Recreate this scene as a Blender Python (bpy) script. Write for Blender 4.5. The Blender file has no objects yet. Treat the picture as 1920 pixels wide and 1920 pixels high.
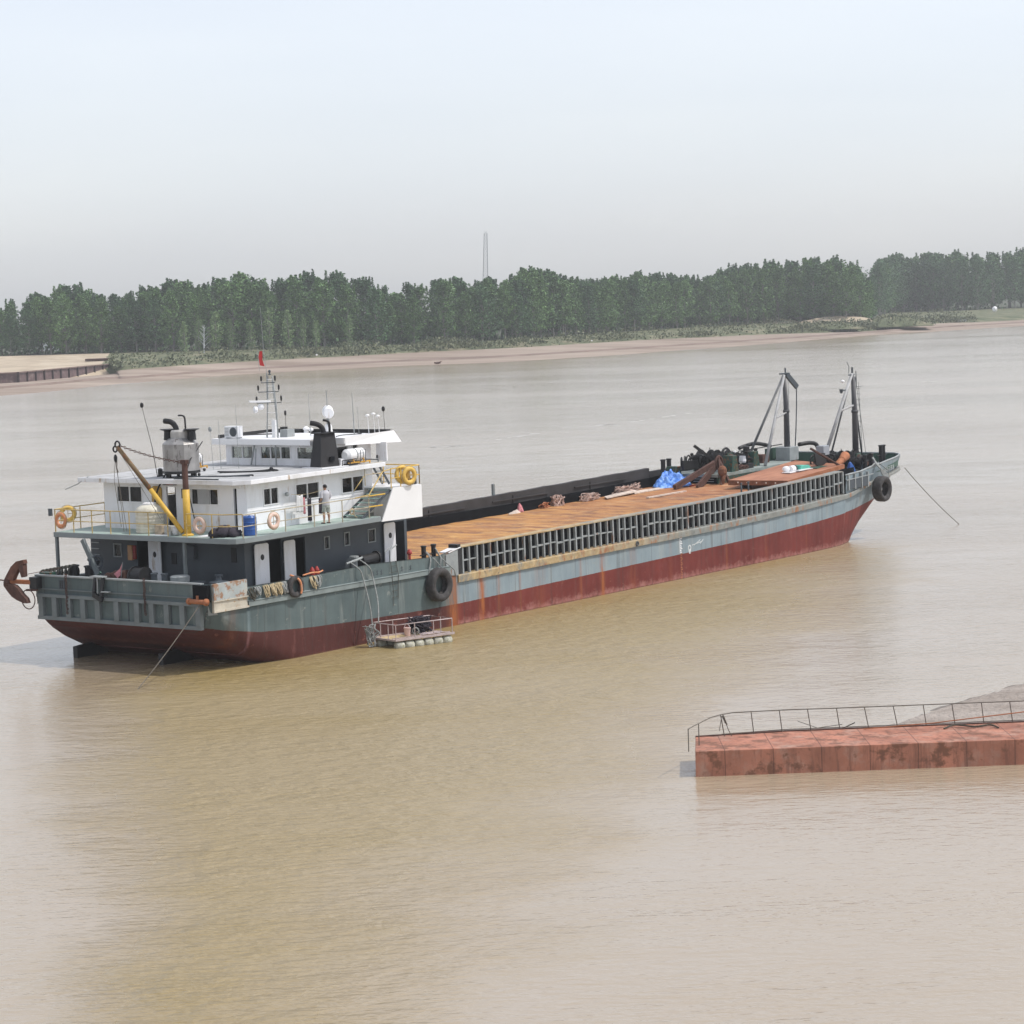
import bpy, bmesh, math, random
import numpy as np
from mathutils import Vector, Matrix, noise
random.seed(7)
sc = bpy.context.scene
col = sc.collection
PHI = 0.644018
P0 = Vector((-2.0752, 114.6332, 0.0))
UA = Vector((math.sin(PHI), math.cos(PHI), 0)); VA = Vector((-math.cos(PHI), math.sin(PHI), 0))
RZ = math.pi/2 - PHI
TRIM = 0.012                      # the ship floats slightly down by the stern

def S(u, v, w):
    return P0 + UA*u + VA*v + Vector((0, 0, w + TRIM*u))
def W(x, y, z):
    return Vector((x, y, z))

# ------------------------------------------------------------------ materials
def newmat(name):
    m = bpy.data.materials.new(name); m.use_nodes = True
    nt = m.node_tree; b = nt.nodes['Principled BSDF']
    return m, nt, b
def N(nt, t, **kw):
    n = nt.nodes.new(t)
    for k, v in kw.items():
        if k in n.bl_rna.properties.keys(): setattr(n, k, v)
        else: n.inputs[k].default_value = v
    return n
def L(nt, a, b): nt.links.new(a, b)
def rgba(c): return (c[0], c[1], c[2], 1)
def noisetex(nt, scale, detail=4, rough=.55, stretch=None, seed=0, coord='Object'):
    tc = N(nt, 'ShaderNodeTexCoord'); mp = N(nt, 'ShaderNodeMapping')
    L(nt, tc.outputs[coord], mp.inputs['Vector'])
    mp.inputs['Location'].default_value = (seed*3.1, seed*1.7, seed*2.3)
    if stretch: mp.inputs['Scale'].default_value = stretch
    n = N(nt, 'ShaderNodeTexNoise', Scale=scale, Detail=detail, Roughness=rough)
    L(nt, mp.outputs[0], n.inputs['Vector'])
    return n.outputs['Fac']
def ramp(nt, fac, a, b, ca=(0,0,0), cb=(1,1,1)):
    r = N(nt, 'ShaderNodeValToRGB')
    r.color_ramp.elements[0].position = a; r.color_ramp.elements[1].position = b
    r.color_ramp.elements[0].color = rgba(ca); r.color_ramp.elements[1].color = rgba(cb)
    L(nt, fac, r.inputs[0]); return r.outputs[0]
def mix(nt, fac, a, b):
    m = N(nt, 'ShaderNodeMix', data_type='RGBA')
    if isinstance(fac, (int, float)): m.inputs[0].default_value = fac
    else: L(nt, fac, m.inputs[0])
    for i, c in ((6, a), (7, b)):
        if isinstance(c, tuple): m.inputs[i].default_value = rgba(c)
        else: L(nt, c, m.inputs[i])
    return m.outputs[2]
def math_(nt, op, a, b=None, clamp=False):
    m = N(nt, 'ShaderNodeMath', operation=op); m.use_clamp = clamp
    for i, c in enumerate((a, b)):
        if c is None: continue
        if isinstance(c, (int, float)): m.inputs[i].default_value = c
        else: L(nt, c, m.inputs[i])
    return m.outputs[0]
def bump(nt, b, h, strength=.3, dist=.02):
    bm = N(nt, 'ShaderNodeBump', Strength=strength, Distance=dist)
    L(nt, h, bm.inputs['Height']); L(nt, bm.outputs[0], b.inputs['Normal'])
MATS = {}
def paint(name, c, rough=.55, var=.18, scale=1.2, rust=0., rustcol=(.20,.075,.025), streak=False, metal=0., bmp=.15, dirt=None):
    """weathered paint: tone variation, dirt and rust patches with noise"""
    if name in MATS: return MATS[name]
    m, nt, b = newmat(name)
    n1 = noisetex(nt, scale, 5, .6, seed=1)
    ca = tuple(x*(1-var) for x in c); cb = tuple(min(1, x*(1+var)) for x in c)
    colr = ramp(nt, n1, .3, .7, ca, cb)
    if dirt:
        nd = noisetex(nt, scale*1.7, 6, .65, (1,1,.25) if streak else None, seed=4)
        colr = mix(nt, ramp(nt, nd, .5, .75), colr, dirt)
    if rust > 0:
        n2 = noisetex(nt, scale*2.3, 7, .68, (1,1,.22) if streak else None, seed=2)
        colr = mix(nt, ramp(nt, n2, .72-rust, .80-rust), colr, rustcol)
    L(nt, colr, b.inputs['Base Color'])
    b.inputs['Roughness'].default_value = rough; b.inputs['Metallic'].default_value = metal
    b.inputs['Specular IOR Level'].default_value = .35
    if bmp: bump(nt, b, noisetex(nt, scale*6, 4, seed=3), bmp, .01)
    MATS[name] = m; return m
M_white = paint('white_paint', (.80,.805,.82), .5, .04, .8, rust=.10, streak=True, rustcol=(.45,.34,.24), dirt=(.62,.61,.59))
M_white2 = paint('white_enamel', (.8,.8,.8), .4, .03, 1.)
M_roof = paint('roof_grey', (.44,.44,.44), .6, .16, .9, dirt=(.30,.29,.28), rust=.03)
M_slate = paint('dark_slate_paint', (.065,.078,.09), .5, .15, .8, rust=.02, streak=True)
M_walk = paint('walkway_green', (.30,.385,.345), .65, .2, 1.1, dirt=(.40,.41,.38), rust=.05)
M_walkedge = paint('walkway_edge', (.22,.25,.255), .55, .12, 1., rust=.04, streak=True)
M_yellow = paint('yellow_paint', (.62,.39,.06), .5, .15, 3, rust=.10)
M_yrail = paint('rail_yellow_worn', (.50,.36,.13), .55, .35, 5, rust=.12)
M_rail = paint('rail_grey_tan', (.42,.37,.27), .55, .3, 5, rust=.1)
M_grey = paint('grey_paint', (.155,.178,.182), .55, .18, 1.2, rust=.05, streak=True)
M_lgrey = paint('light_grey_paint', (.29,.31,.31), .55, .18, 2.2, rust=.08, streak=True)
M_rib = paint('rib_grey', (.28,.30,.305), .5, .25, 1.4, rust=.13, streak=True)
M_black = paint('black_steel', (.018,.018,.019), .5, .3, 2, rust=.05)
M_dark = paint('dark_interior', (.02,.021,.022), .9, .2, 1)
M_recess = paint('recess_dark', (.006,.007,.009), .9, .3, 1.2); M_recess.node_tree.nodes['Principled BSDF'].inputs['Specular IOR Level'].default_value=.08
M_green = paint('machinery_green', (.022,.065,.048), .55, .35, 2.4, rust=.19)
M_dgreen = paint('bulwark_green', (.04,.09,.065), .55, .3, 1.3, rust=.08, streak=True)
M_rust = paint('rusty_steel', (.20,.085,.045), .8, .4, 2.5, dirt=(.10,.045,.03), bmp=.4)
M_drust = paint('dark_rust', (.085,.042,.032), .8, .4, 3, bmp=.4)
M_orange = paint('orange_rust', (.36,.14,.065), .75, .25, 3, dirt=(.30,.10,.04), bmp=.3)
M_wallrust = paint('far_wall_dark', (.038,.036,.037), .75, .3, .9, rust=.05, rustcol=(.11,.06,.045), streak=True, bmp=.4)
M_funnel = paint('funnel_black', (.014,.013,.014), .6, .25, 1)
M_rubber = paint('tyre_rubber', (.045,.042,.042), .8, .35, 3, dirt=(.10,.09,.085), bmp=.4)
M_rope = paint('rope_tan', (.42,.34,.21), .9, .3, 9, bmp=.5)
M_ropeg = paint('rope_grey', (.27,.28,.27), .9, .3, 9, bmp=.5)
M_roped = paint('rope_dark', (.07,.065,.05), .9, .3, 9)
M_cable = paint('steel_cable', (.12,.105,.085), .6, .2, 5)
M_orangep = paint('lifebuoy_orange', (.62,.24,.10), .55, .12, 4, dirt=(.6,.5,.42))
M_yelp = paint('lifebuoy_yellow', (.66,.43,.10), .55, .15, 4)
M_palep = paint('lifebuoy_pale', (.66,.47,.38), .55, .15, 5, dirt=(.68,.62,.56))
M_blue = paint('blue_plastic', (.03,.10,.34), .35, .15, 2)
M_tank = paint('tank_plastic', (.66,.63,.53), .45, .1, 2, dirt=(.46,.42,.33))
M_silver = paint('stained_silver', (.33,.32,.31), .42, .25, 2.0, rust=.15, rustcol=(.055,.042,.04), streak=True, metal=.45)
M_red = paint('red_paint', (.35,.04,.035), .5, .2, 3)
M_redbrown = paint('pontoon_red', (.40,.17,.11), .75, .3, .7, dirt=(.40,.27,.21), rust=.2, rustcol=(.20,.09,.055))
def seams(m, step):
    nt = m.node_tree; b = nt.nodes['Principled BSDF']; src = b.inputs['Base Color'].links[0].from_socket
    tc = N(nt, 'ShaderNodeTexCoord'); sx = N(nt, 'ShaderNodeSeparateXYZ'); L(nt, tc.outputs['Object'], sx.inputs[0])
    f = math_(nt, 'LESS_THAN', math_(nt, 'FRACT', math_(nt, 'DIVIDE', math_(nt, 'ADD', sx.outputs['X'], 100.2), step)), .02)
    c = mix(nt, math_(nt, 'MULTIPLY', f, .7), src, (.08,.04,.03))
    c = mix(nt, math_(nt, 'MULTIPLY', ramp(nt, noisetex(nt, 1.6, 7, .75, (2.5,2.5,.3), seed=61), .50, .62), .6), c, (.17,.08,.055))
    L(nt, c, b.inputs['Base Color'])
seams(M_redbrown, 1.5)
M_wood = paint('worn_plank', (.50,.38,.20), .8, .25, 3, dirt=(.34,.27,.18))
M_pinkg = paint('pinkish_rail', (.46,.38,.37), .6, .2, 6, rust=.12)
M_foamw = paint('algae_drum', (.46,.45,.38), .7, .3, 5, dirt=(.20,.21,.08), bmp=.4)
M_cloth_w = paint('white_cloth', (.62,.62,.62), .9, .12, 6)
M_cloth_d = paint('dark_cloth', (.035,.03,.04), .9, .3, 4)
M_skin = paint('skin', (.42,.24,.16), .6, .08, 8, bmp=0)
M_hair = paint('hair', (.012,.01,.01), .6, .2, 8)
M_shirt = paint('grey_white_shirt', (.46,.46,.49), .9, .1, 6)
M_shorts = paint('patterned_shorts', (.33,.36,.33), .9, .4, 16)
M_scrap = paint('scrap_mixed', (.46,.33,.28), .85, .5, 5, dirt=(.60,.56,.53), rust=.2)
M_sheet = paint('pale_sheet', (.56,.47,.40), .85, .25, 3, rust=.12)
M_teal = paint('teal_plastic', (.10,.42,.33), .5, .2, 5)
M_redblock = paint('red_flag', (.55,.05,.05), .8, .2, 5)
M_pinkc = paint('pink_cloth', (.55,.22,.24), .85, .4, 9)
def blue_tarp():
    m, nt, b = newmat('blue_tarp')
    L(nt, ramp(nt, noisetex(nt, 4, 5, seed=5), .35, .65, (.03,.16,.60), (.20,.40,.82)), b.inputs['Base Color'])
    b.inputs['Roughness'].default_value = .35; bump(nt, b, noisetex(nt, 9, 3), .8, .06); return m
M_tarp = blue_tarp()
def glass():
    m, nt, b = newmat('window_glass'); nt.nodes.remove(b)
    tr = N(nt, 'ShaderNodeBsdfTransparent', Color=(.62,.66,.66,1)); gl = N(nt, 'ShaderNodeBsdfGlossy', Roughness=.03)
    fr = N(nt, 'ShaderNodeFresnel', IOR=1.45); mx = N(nt, 'ShaderNodeMixShader')
    L(nt, fr.outputs[0], mx.inputs[0]); L(nt, tr.outputs[0], mx.inputs[1]); L(nt, gl.outputs[0], mx.inputs[2])
    L(nt, mx.outputs[0], nt.nodes['Material Output'].inputs['Surface']); return m
M_glass = glass()
def planks():
    m, nt, b = newmat('rusty_deck_boards')
    big = noisetex(nt, .22, 4, .6, seed=2)
    lng = noisetex(nt, 1.3, 7, .74, (2.0, .26, 1), seed=5)
    tc = N(nt, 'ShaderNodeTexCoord'); sx = N(nt, 'ShaderNodeSeparateXYZ'); L(nt, tc.outputs['Object'], sx.inputs[0])
    grad = math_(nt, 'ADD', math_(nt, 'MULTIPLY', sx.outputs['X'], .022), .5)     # aft boards are yellower, forward ones redder
    base = mix(nt, math_(nt, 'ADD', grad, math_(nt, 'MULTIPLY', math_(nt, 'SUBTRACT', big, .5), .9), True), (.58,.315,.075), (.42,.17,.07))
    c = mix(nt, ramp(nt, lng, .38, .55), (.26,.105,.045), base)
    c = mix(nt, ramp(nt, noisetex(nt, 2.0, 7, .75, (1.8, .22, 1), seed=9), .55, .68), c, (.66,.47,.27))
    c = mix(nt, math_(nt, 'MULTIPLY', ramp(nt, noisetex(nt, .42, 7, .78, (1.3,.7,1), seed=12), .50, .62), .8), c, (.17,.075,.045))
    c = mix(nt, math_(nt, 'MULTIPLY', ramp(nt, noisetex(nt, .7, 6, .7, (1.6,.5,1), seed=18), .60, .70), .7), c, (.70,.46,.20))
    # board joints across the ship
    wv = N(nt, 'ShaderNodeTexWave', Scale=1.6, Distortion=1.2, Detail=2); wv.bands_direction = 'X'
    wv.inputs['Detail Scale'].default_value = .6
    L(nt, tc.outputs['Object'], wv.inputs['Vector'])
    c = mix(nt, math_(nt, 'MULTIPLY', ramp(nt, wv.outputs['Fac'], .0, .16, (1,1,1), (0,0,0)), .5), c, (.11,.055,.035))
    L(nt, c, b.inputs['Base Color']); b.inputs['Roughness'].default_value = .85
    bump(nt, b, lng, .9, .08); return m
M_planks = planks()
def rustplate():
    m, nt, b = newmat('rusty_plate')
    c = ramp(nt, noisetex(nt, .7, 6, .65, (.5, 1.6, 1), seed=3), .35, .68, (.27,.105,.055), (.46,.21,.12))
    c = mix(nt, ramp(nt, noisetex(nt, .9, 4, .6, (.3, 2.5, 1), seed=8), .62, .75), c, (.56,.33,.19))
    L(nt, c, b.inputs['Base Color']); b.inputs['Roughness'].default_value = .8
    bump(nt, b, noisetex(nt, 5, 5), .3, .02); return m
M_plate = rustplate()
def hullmat():
    m, nt, b = newmat('hull_paint')
    at = N(nt, 'ShaderNodeAttribute', attribute_name='pl'); ru = N(nt, 'ShaderNodeAttribute', attribute_name='rust')
    zz = N(nt, 'ShaderNodeAttribute', attribute_name='hz'); fw = N(nt, 'ShaderNodeAttribute', attribute_name='fwd')
    st = noisetex(nt, 1.2, 6, .65, (1.6,1.6,.16), seed=2); bl = noisetex(nt, .55, 5, .6, seed=6); fine = noisetex(nt, 3.2, 6, .7, seed=9)
    g_aft = ramp(nt, bl, .3, .7, (.085,.112,.114), (.13,.168,.168))
    g_fwd = ramp(nt, bl, .3, .7, (.205,.26,.29), (.275,.335,.365))
    grey = mix(nt, fw.outputs['Fac'], g_aft, g_fwd)
    grey = mix(nt, math_(nt, 'MULTIPLY', ramp(nt, st, .54, .72), .45), grey, (.36,.37,.34))
    grey = mix(nt, math_(nt, 'MULTIPLY', ramp(nt, noisetex(nt, 1.7, 6, .7, (1.8,1.8,.12), seed=14), .58, .74), .5), grey, (.12,.11,.10))
    r_aft = ramp(nt, bl, .3, .7, (.066,.022,.019), (.10,.032,.027))
    r_fwd = ramp(nt, bl, .3, .7, (.125,.025,.021), (.19,.042,.034))
    red = mix(nt, fw.outputs['Fac'], r_aft, r_fwd)
    red = mix(nt, math_(nt, 'MULTIPLY', ramp(nt, noisetex(nt, 1.5, 7, .72, (1.5,1.5,.4), seed=21), .56, .74), .55), red, (.24,.10,.085))
    red = mix(nt, math_(nt, 'MULTIPLY', ramp(nt, noisetex(nt, 1.3, 7, .72, (2,2,.25), seed=25), .60, .72), .6), red, (.12,.04,.03))
    # water-washed pale fringe just above the water, mostly forward
    fr = math_(nt, 'SUBTRACT', math_(nt, 'ADD', .34, math_(nt, 'MULTIPLY', math_(nt, 'SUBTRACT', fine, .5), 1.1)), zz.outputs['Fac'])
    fr = math_(nt, 'MULTIPLY', math_(nt, 'MULTIPLY', fr, 2.2, True), fw.outputs['Fac'], True)
    red = mix(nt, math_(nt, 'MULTIPLY', fr, .7), red, (.46,.23,.20))
    wet = math_(nt, 'LESS_THAN', math_(nt, 'ADD', zz.outputs['Fac'], math_(nt, 'MULTIPLY', math_(nt, 'SUBTRACT', fine, .5), .12)), .05)
    red = mix(nt, math_(nt, 'MULTIPLY', wet, .7), red, (.13,.06,.04))
    edge = math_(nt, 'ADD', at.outputs['Fac'], math_(nt, 'MULTIPLY', math_(nt, 'SUBTRACT', fine, .5), .05))
    c = mix(nt, math_(nt, 'GREATER_THAN', edge, 0), red, grey)
    rr = math_(nt, 'MULTIPLY', ru.outputs['Fac'], ramp(nt, noisetex(nt, 2.5, 6, .7, (2.5,2.5,.3), seed=31), .32, .55), True)
    c = mix(nt, rr, c, (.36,.12,.04))
    tc = N(nt, 'ShaderNodeTexCoord'); sx = N(nt, 'ShaderNodeSeparateXYZ'); L(nt, tc.outputs['Object'], sx.inputs[0])
    fx = math_(nt, 'FRACT', math_(nt, 'DIVIDE', math_(nt, 'ADD', sx.outputs['X'], 60.3), 2.93)); seam = math_(nt, 'LESS_THAN', fx, .010)
    fr2 = math_(nt, 'FRACT', math_(nt, 'DIVIDE', math_(nt, 'ADD', sx.outputs['X'], 60.), .535))
    c = mix(nt, math_(nt, 'MULTIPLY', seam, .55), c, (.05,.04,.035))
    gr = ramp(nt, noisetex(nt, 1.1, 7, .75, (2.6,2.6,.10), seed=51), .56, .70)
    c = mix(nt, math_(nt, 'MULTIPLY', gr, .55), c, (.055,.045,.038))
    pt_ = ramp(nt, noisetex(nt, 1.9, 6, .7, (1,1,1.4), seed=57), .63, .67)
    c = mix(nt, math_(nt, 'MULTIPLY', pt_, .5), c, mix(nt, math_(nt, 'GREATER_THAN', edge, 0), (.30,.12,.09), (.30,.31,.28)))
    L(nt, c, b.inputs['Base Color']); b.inputs['Roughness'].default_value = .6; b.inputs['Specular IOR Level'].default_value = .15
    hh = math_(nt, 'ADD', noisetex(nt, .8, 3, .5, seed=40), math_(nt, 'MULTIPLY', math_(nt, 'PINGPONG', math_(nt, 'MULTIPLY', fr2, 1.0), .5), .55))
    bump(nt, b, hh, .55, .06); return m
M_hull = hullmat()
def bandmat():
    m, nt, b = newmat('rub_rail_paint')
    tc = N(nt, 'ShaderNodeTexCoord'); sx = N(nt, 'ShaderNodeSeparateXYZ'); L(nt, tc.outputs['Object'], sx.inputs[0])
    f = math_(nt, 'ADD', math_(nt, 'MULTIPLY', sx.outputs['X'], -.11), math_(nt, 'MULTIPLY', noisetex(nt, .6, 5, .7, seed=3), 2.0))
    f = math_(nt, 'SUBTRACT', f, .55, True)
    n = noisetex(nt, 2.5, 6, .7, seed=8)
    g = ramp(nt, n, .3, .7, (.16,.17,.16), (.29,.30,.275)); y = ramp(nt, n, .3, .7, (.30,.20,.09), (.52,.40,.22))
    c = mix(nt, f, g, y)
    c = mix(nt, ramp(nt, noisetex(nt, 1.8, 6, .7, (1,1,.5), seed=12), .54, .64), c, (.30,.13,.055))
    c = mix(nt, ramp(nt, noisetex(nt, .9, 7, .75, (1,1,.6), seed=17), .52, .64), c, (.20,.20,.18))
    c = mix(nt, ramp(nt, noisetex(nt, 3.5, 6, .75, seed=19), .60, .68), c, (.09,.07,.055))
    L(nt, c, b.inputs['Base Color']); b.inputs['Roughness'].default_value = .65
    bump(nt, b, n, .3, .02); return m
M_band = bandmat()
M_bandaft = paint('rub_rail_aft', (.21,.245,.24), .6, .15, 1.5, rust=.06, streak=True)

# ------------------------------------------------------------------ mesh building
def tag(o, label=None, cat=None, group=None, kind=None):
    if label: o['label'] = label
    if cat: o['category'] = cat
    if group: o['group'] = group
    if kind: o['kind'] = kind
    return o
BASE = {}
def thing(name, label, cat, base, rz=RZ, group=None, T=S):
    o = bpy.data.objects.new(name, None); col.objects.link(o)
    o.empty_display_size = .2
    p = T(*base); o.location = p; o.rotation_euler = (0, 0, rz)
    tag(o, label, cat, group); BASE[o.name] = (p, rz); return o
class MB:
    def __init__(s, T=S): s.v = []; s.f = []; s.m = []; s.T = T; s.mi = 0
    def add(s, pts, faces):
        n = len(s.v); s.v += [s.T(*p) for p in pts]
        for f in faces: s.f.append([i+n for i in f]); s.m.append(s.mi)
        return s
    def addw(s, pts, faces):
        n = len(s.v); s.v += [Vector(p) for p in pts]
        for f in faces: s.f.append([i+n for i in f]); s.m.append(s.mi)
        return s
    def box(s, a0, a1, b0, b1, c0, c1):
        p = [(a,b,c) for c in (c0,c1) for b in (b0,b1) for a in (a0,a1)]
        return s.add(p, [(0,2,3,1),(4,5,7,6),(0,1,5,4),(2,6,7,3),(0,4,6,2),(1,3,7,5)])
    def quad(s, *p): return s.add(p, [tuple(range(len(p)))])
    def prism(s, poly, c0, c1):
        """poly in (a,b), extruded along third coordinate"""
        n = len(poly); p = [(x,y,c0) for x,y in poly]+[(x,y,c1) for x,y in poly]
        return s.add(p, [tuple(range(n))[::-1], tuple(range(n,2*n))]+[(i,(i+1)%n,n+(i+1)%n,n+i) for i in range(n)])
    def prismv(s, poly, v0, v1):
        """poly in (u,w) extruded along v"""
        n = len(poly); p = [(x,v0,y) for x,y in poly]+[(x,v1,y) for x,y in poly]
        return s.add(p, [tuple(range(n)), tuple(range(n,2*n))[::-1]]+[(i,n+i,n+(i+1)%n,(i+1)%n) for i in range(n)])
    def tube(s, pts, r, n=8, caps=True):
        P = [s.T(*p) for p in pts]; return s.tubew(P, r, n, caps)
    def tubew(s, P, r, n=8, caps=True):
        R = r if isinstance(r, (list, tuple)) else [r]*len(P)
        base = len(s.v); prev = None
        for i, p in enumerate(P):
            d = (P[min(i+1,len(P)-1)]-P[max(i-1,0)])
            if d.length < 1e-9: d = Vector((0,0,1))
            d.normalize()
            if prev is None:
                x = d.cross(Vector((0,0,1)))
                if x.length < .05: x = d.cross(Vector((1,0,0)))
            else: x = prev - d*prev.dot(d)
            x.normalize(); prev = x; y = d.cross(x)
            for k in range(n):
                a = 2*math.pi*(k+.5)/n
                s.v.append(p + (x*math.cos(a)+y*math.sin(a))*R[i])
        for i in range(len(P)-1):
            for k in range(n):
                a = base+i*n+k; b_ = base+i*n+(k+1)%n
                s.f.append([a, b_, b_+n, a+n]); s.m.append(s.mi)
        if caps:
            s.f.append([base+k for k in range(n)][::-1]); s.m.append(s.mi)
            e = base+(len(P)-1)*n; s.f.append([e+k for k in range(n)]); s.m.append(s.mi)
        return s
    def bar(s, p, q, w, h=None):
        """square bar between two points"""
        h = h or w; P = s.T(*p); Q = s.T(*q); d = (Q-P).normalized()
        x = d.cross(Vector((0,0,1)))
        if x.length < .05: x = UA.copy()
        x.normalize(); y = d.cross(x)
        c = [(-1,-1),(1,-1),(1,1),(-1,1)]; pts = [E_+x*a*w/2+y*b*h/2 for E_ in (P,Q) for a,b in c]
        return s.addw(pts, [(3,2,1,0),(4,5,6,7)]+[(i,(i+1)%4,4+(i+1)%4,4+i) for i in range(4)])
    def lathe(s, base, prof, n=20, axis=None, up=None):
        """profile [(r,h)] around axis (world vector) from base point"""
        P = s.T(*base); ax = (axis or Vector((0,0,1))).normalized()
        x = ax.cross(Vector((0,0,1)))
        if x.length < .05: x = Vector((1,0,0))
        x.normalize(); y = ax.cross(x); b0 = len(s.v)
        for r, h in prof:
            for k in range(n):
                a = 2*math.pi*k/n; s.v.append(P+ax*h+(x*math.cos(a)+y*math.sin(a))*max(r,1e-4))
        for i in range(len(prof)-1):
            for k in range(n):
                a = b0+i*n+k; c = b0+i*n+(k+1)%n
                s.f.append([a,c,c+n,a+n]); s.m.append(s.mi)
        s.f.append([b0+k for k in range(n)][::-1]); s.m.append(s.mi)
        e = b0+(len(prof)-1)*n; s.f.append([e+k for k in range(n)]); s.m.append(s.mi)
        return s
    def torus(s, c, R, r, axis, n=28, k=10, flat=1.0, T=None):
        P = s.T(*c); ax = axis.normalized(); x = ax.cross(Vector((0,0,1)))
        if x.length < .05: x = Vector((1,0,0))
        x.normalize(); y = ax.cross(x); b0 = len(s.v)
        for i in range(n):
            a = 2*math.pi*i/n; d = x*math.cos(a)+y*math.sin(a)
            for j in range(k):
                t = 2*math.pi*j/k; s.v.append(P+d*(R+r*math.cos(t))+ax*(r*flat*math.sin(t)))
        for i in range(n):
            for j in range(k):
                a = b0+i*k+j; b = b0+i*k+(j+1)%k; c2 = b0+((i+1)%n)*k+(j+1)%k; d2 = b0+((i+1)%n)*k+j
                s.f.append([a,b,c2,d2]); s.m.append(s.mi)
        return s
    def ball(s, c, r, sx=1, sz=1, n=12, jit=0):
        P = s.T(*c); b0 = len(s.v); rows = max(4, n//2)
        for i in range(rows+1):
            th = math.pi*i/rows
            for k in range(n):
                a = 2*math.pi*k/n
                q = Vector((math.sin(th)*math.cos(a)*sx, math.sin(th)*math.sin(a), math.cos(th)*sz))*r
                if jit: q *= 1+jit*noise.noise(q*2.3/r+P)
                s.v.append(P+q)
        for i in range(rows):
            for k in range(n):
                a = b0+i*n+k; c2 = b0+i*n+(k+1)%n
                s.f.append([a,a+n,c2+n,c2]); s.m.append(s.mi)
        return s
    def wall(s, ax, p0, p1, a0, a1, w0, w1, ops=()):
        """flat wall with rectangular openings; ax='u' -> plane of constant u"""
        A = sorted({a0,a1,*[x for o in ops for x in o[:2]]}); Z = sorted({w0,w1,*[x for o in ops for x in o[2:4]]})
        def pt(p,a,w): return (p,a,w) if ax=='u' else (a,p,w)
        def solid(i,j):
            if i<0 or j<0 or i>=len(A)-1 or j>=len(Z)-1: return False
            ca=(A[i]+A[i+1])/2; cz=(Z[j]+Z[j+1])/2
            return not any(o[0]<ca<o[1] and o[2]<cz<o[3] for o in ops)
        for i in range(len(A)-1):
            for j in range(len(Z)-1):
                if not solid(i,j): continue
                x0,x1,z0,z1=A[i],A[i+1],Z[j],Z[j+1]
                for p in (p0,p1): s.quad(pt(p,x0,z0),pt(p,x1,z0),pt(p,x1,z1),pt(p,x0,z1))
                if not solid(i-1,j): s.quad(pt(p0,x0,z0),pt(p1,x0,z0),pt(p1,x0,z1),pt(p0,x0,z1))
                if not solid(i+1,j): s.quad(pt(p0,x1,z0),pt(p1,x1,z0),pt(p1,x1,z1),pt(p0,x1,z1))
                if not solid(i,j-1): s.quad(pt(p0,x0,z0),pt(p1,x0,z0),pt(p1,x1,z0),pt(p0,x1,z0))
                if not solid(i,j+1): s.quad(pt(p0,x0,z1),pt(p1,x0,z1),pt(p1,x1,z1),pt(p0,x1,z1))
        return s
    def build(s, name, mats, parent=None, base=None, rz=None, smooth=False, bevel=0, fix=True, attrs=None):
        if parent is not None: B, rz_ = BASE[parent.name]
        else:
            B = s.T(*base) if base else Vector((0,0,0)); rz_ = rz if rz is not None else (RZ if s.T is S else 0)
        Rm = Matrix.Rotation(-rz_, 3, 'Z')
        me = bpy.data.meshes.new(name)
        me.from_pydata([Rm @ (p-B) for p in s.v], [], s.f)
        for m in (mats if isinstance(mats, (list,tuple)) else [mats]): me.materials.append(m)
        me.polygons.foreach_set('material_index', s.m)
        if attrs:
            for k, vals in attrs.items():
                a = me.attributes.new(k, 'FLOAT', 'POINT'); a.data.foreach_set('value', vals)
        if fix:
            bm = bmesh.new(); bm.from_mesh(me); bmesh.ops.recalc_face_normals(bm, faces=bm.faces); bm.to_mesh(me); bm.free()
        if smooth: me.polygons.foreach_set('use_smooth', [True]*len(me.polygons))
        o = bpy.data.objects.new(name, me); col.objects.link(o)
        if parent is not None:
            o.parent = parent; BASE[o.name] = (B, rz_)
        else:
            o.location = B; o.rotation_euler = (0,0,rz_); BASE[o.name] = (B, rz_)
        if bevel:
            md = o.modifiers.new('bevel','BEVEL'); md.width = bevel; md.segments = 2; md.limit_method = 'ANGLE'
        if smooth == 'auto' or (smooth and bevel):
            me.polygons.foreach_set('use_smooth', [False]*len(me.polygons))
        return o
def lerp(tab, x):
    if x <= tab[0][0]: return tab[0][1]
    for (a, p), (b, q) in zip(tab, tab[1:]):
        if x <= b: return p+(q-p)*(x-a)/(b-a)
    return tab[-1][1]
def smooth_pts(pts, n=6):
    """Catmull-Rom through points"""
    P = [Vector(p) for p in pts]; out = []
    for i in range(len(P)-1):
        a = P[max(i-1,0)]; b = P[i]; c = P[i+1]; d = P[min(i+2,len(P)-1)]
        for k in range(n):
            t = k/n
            out.append(tuple(.5*((2*b)+(c-a)*t+(2*a-5*b+4*c-d)*t*t+(3*b-a-3*c+d)*t**3)))
    out.append(tuple(P[-1])); return out
def sag(p, q, s, n=12):
    out = []
    for i in range(n+1):
        t = i/n; out.append((p[0]+(q[0]-p[0])*t, p[1]+(q[1]-p[1])*t, p[2]+(q[2]-p[2])*t - s*4*t*(1-t)))
    return out
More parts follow.
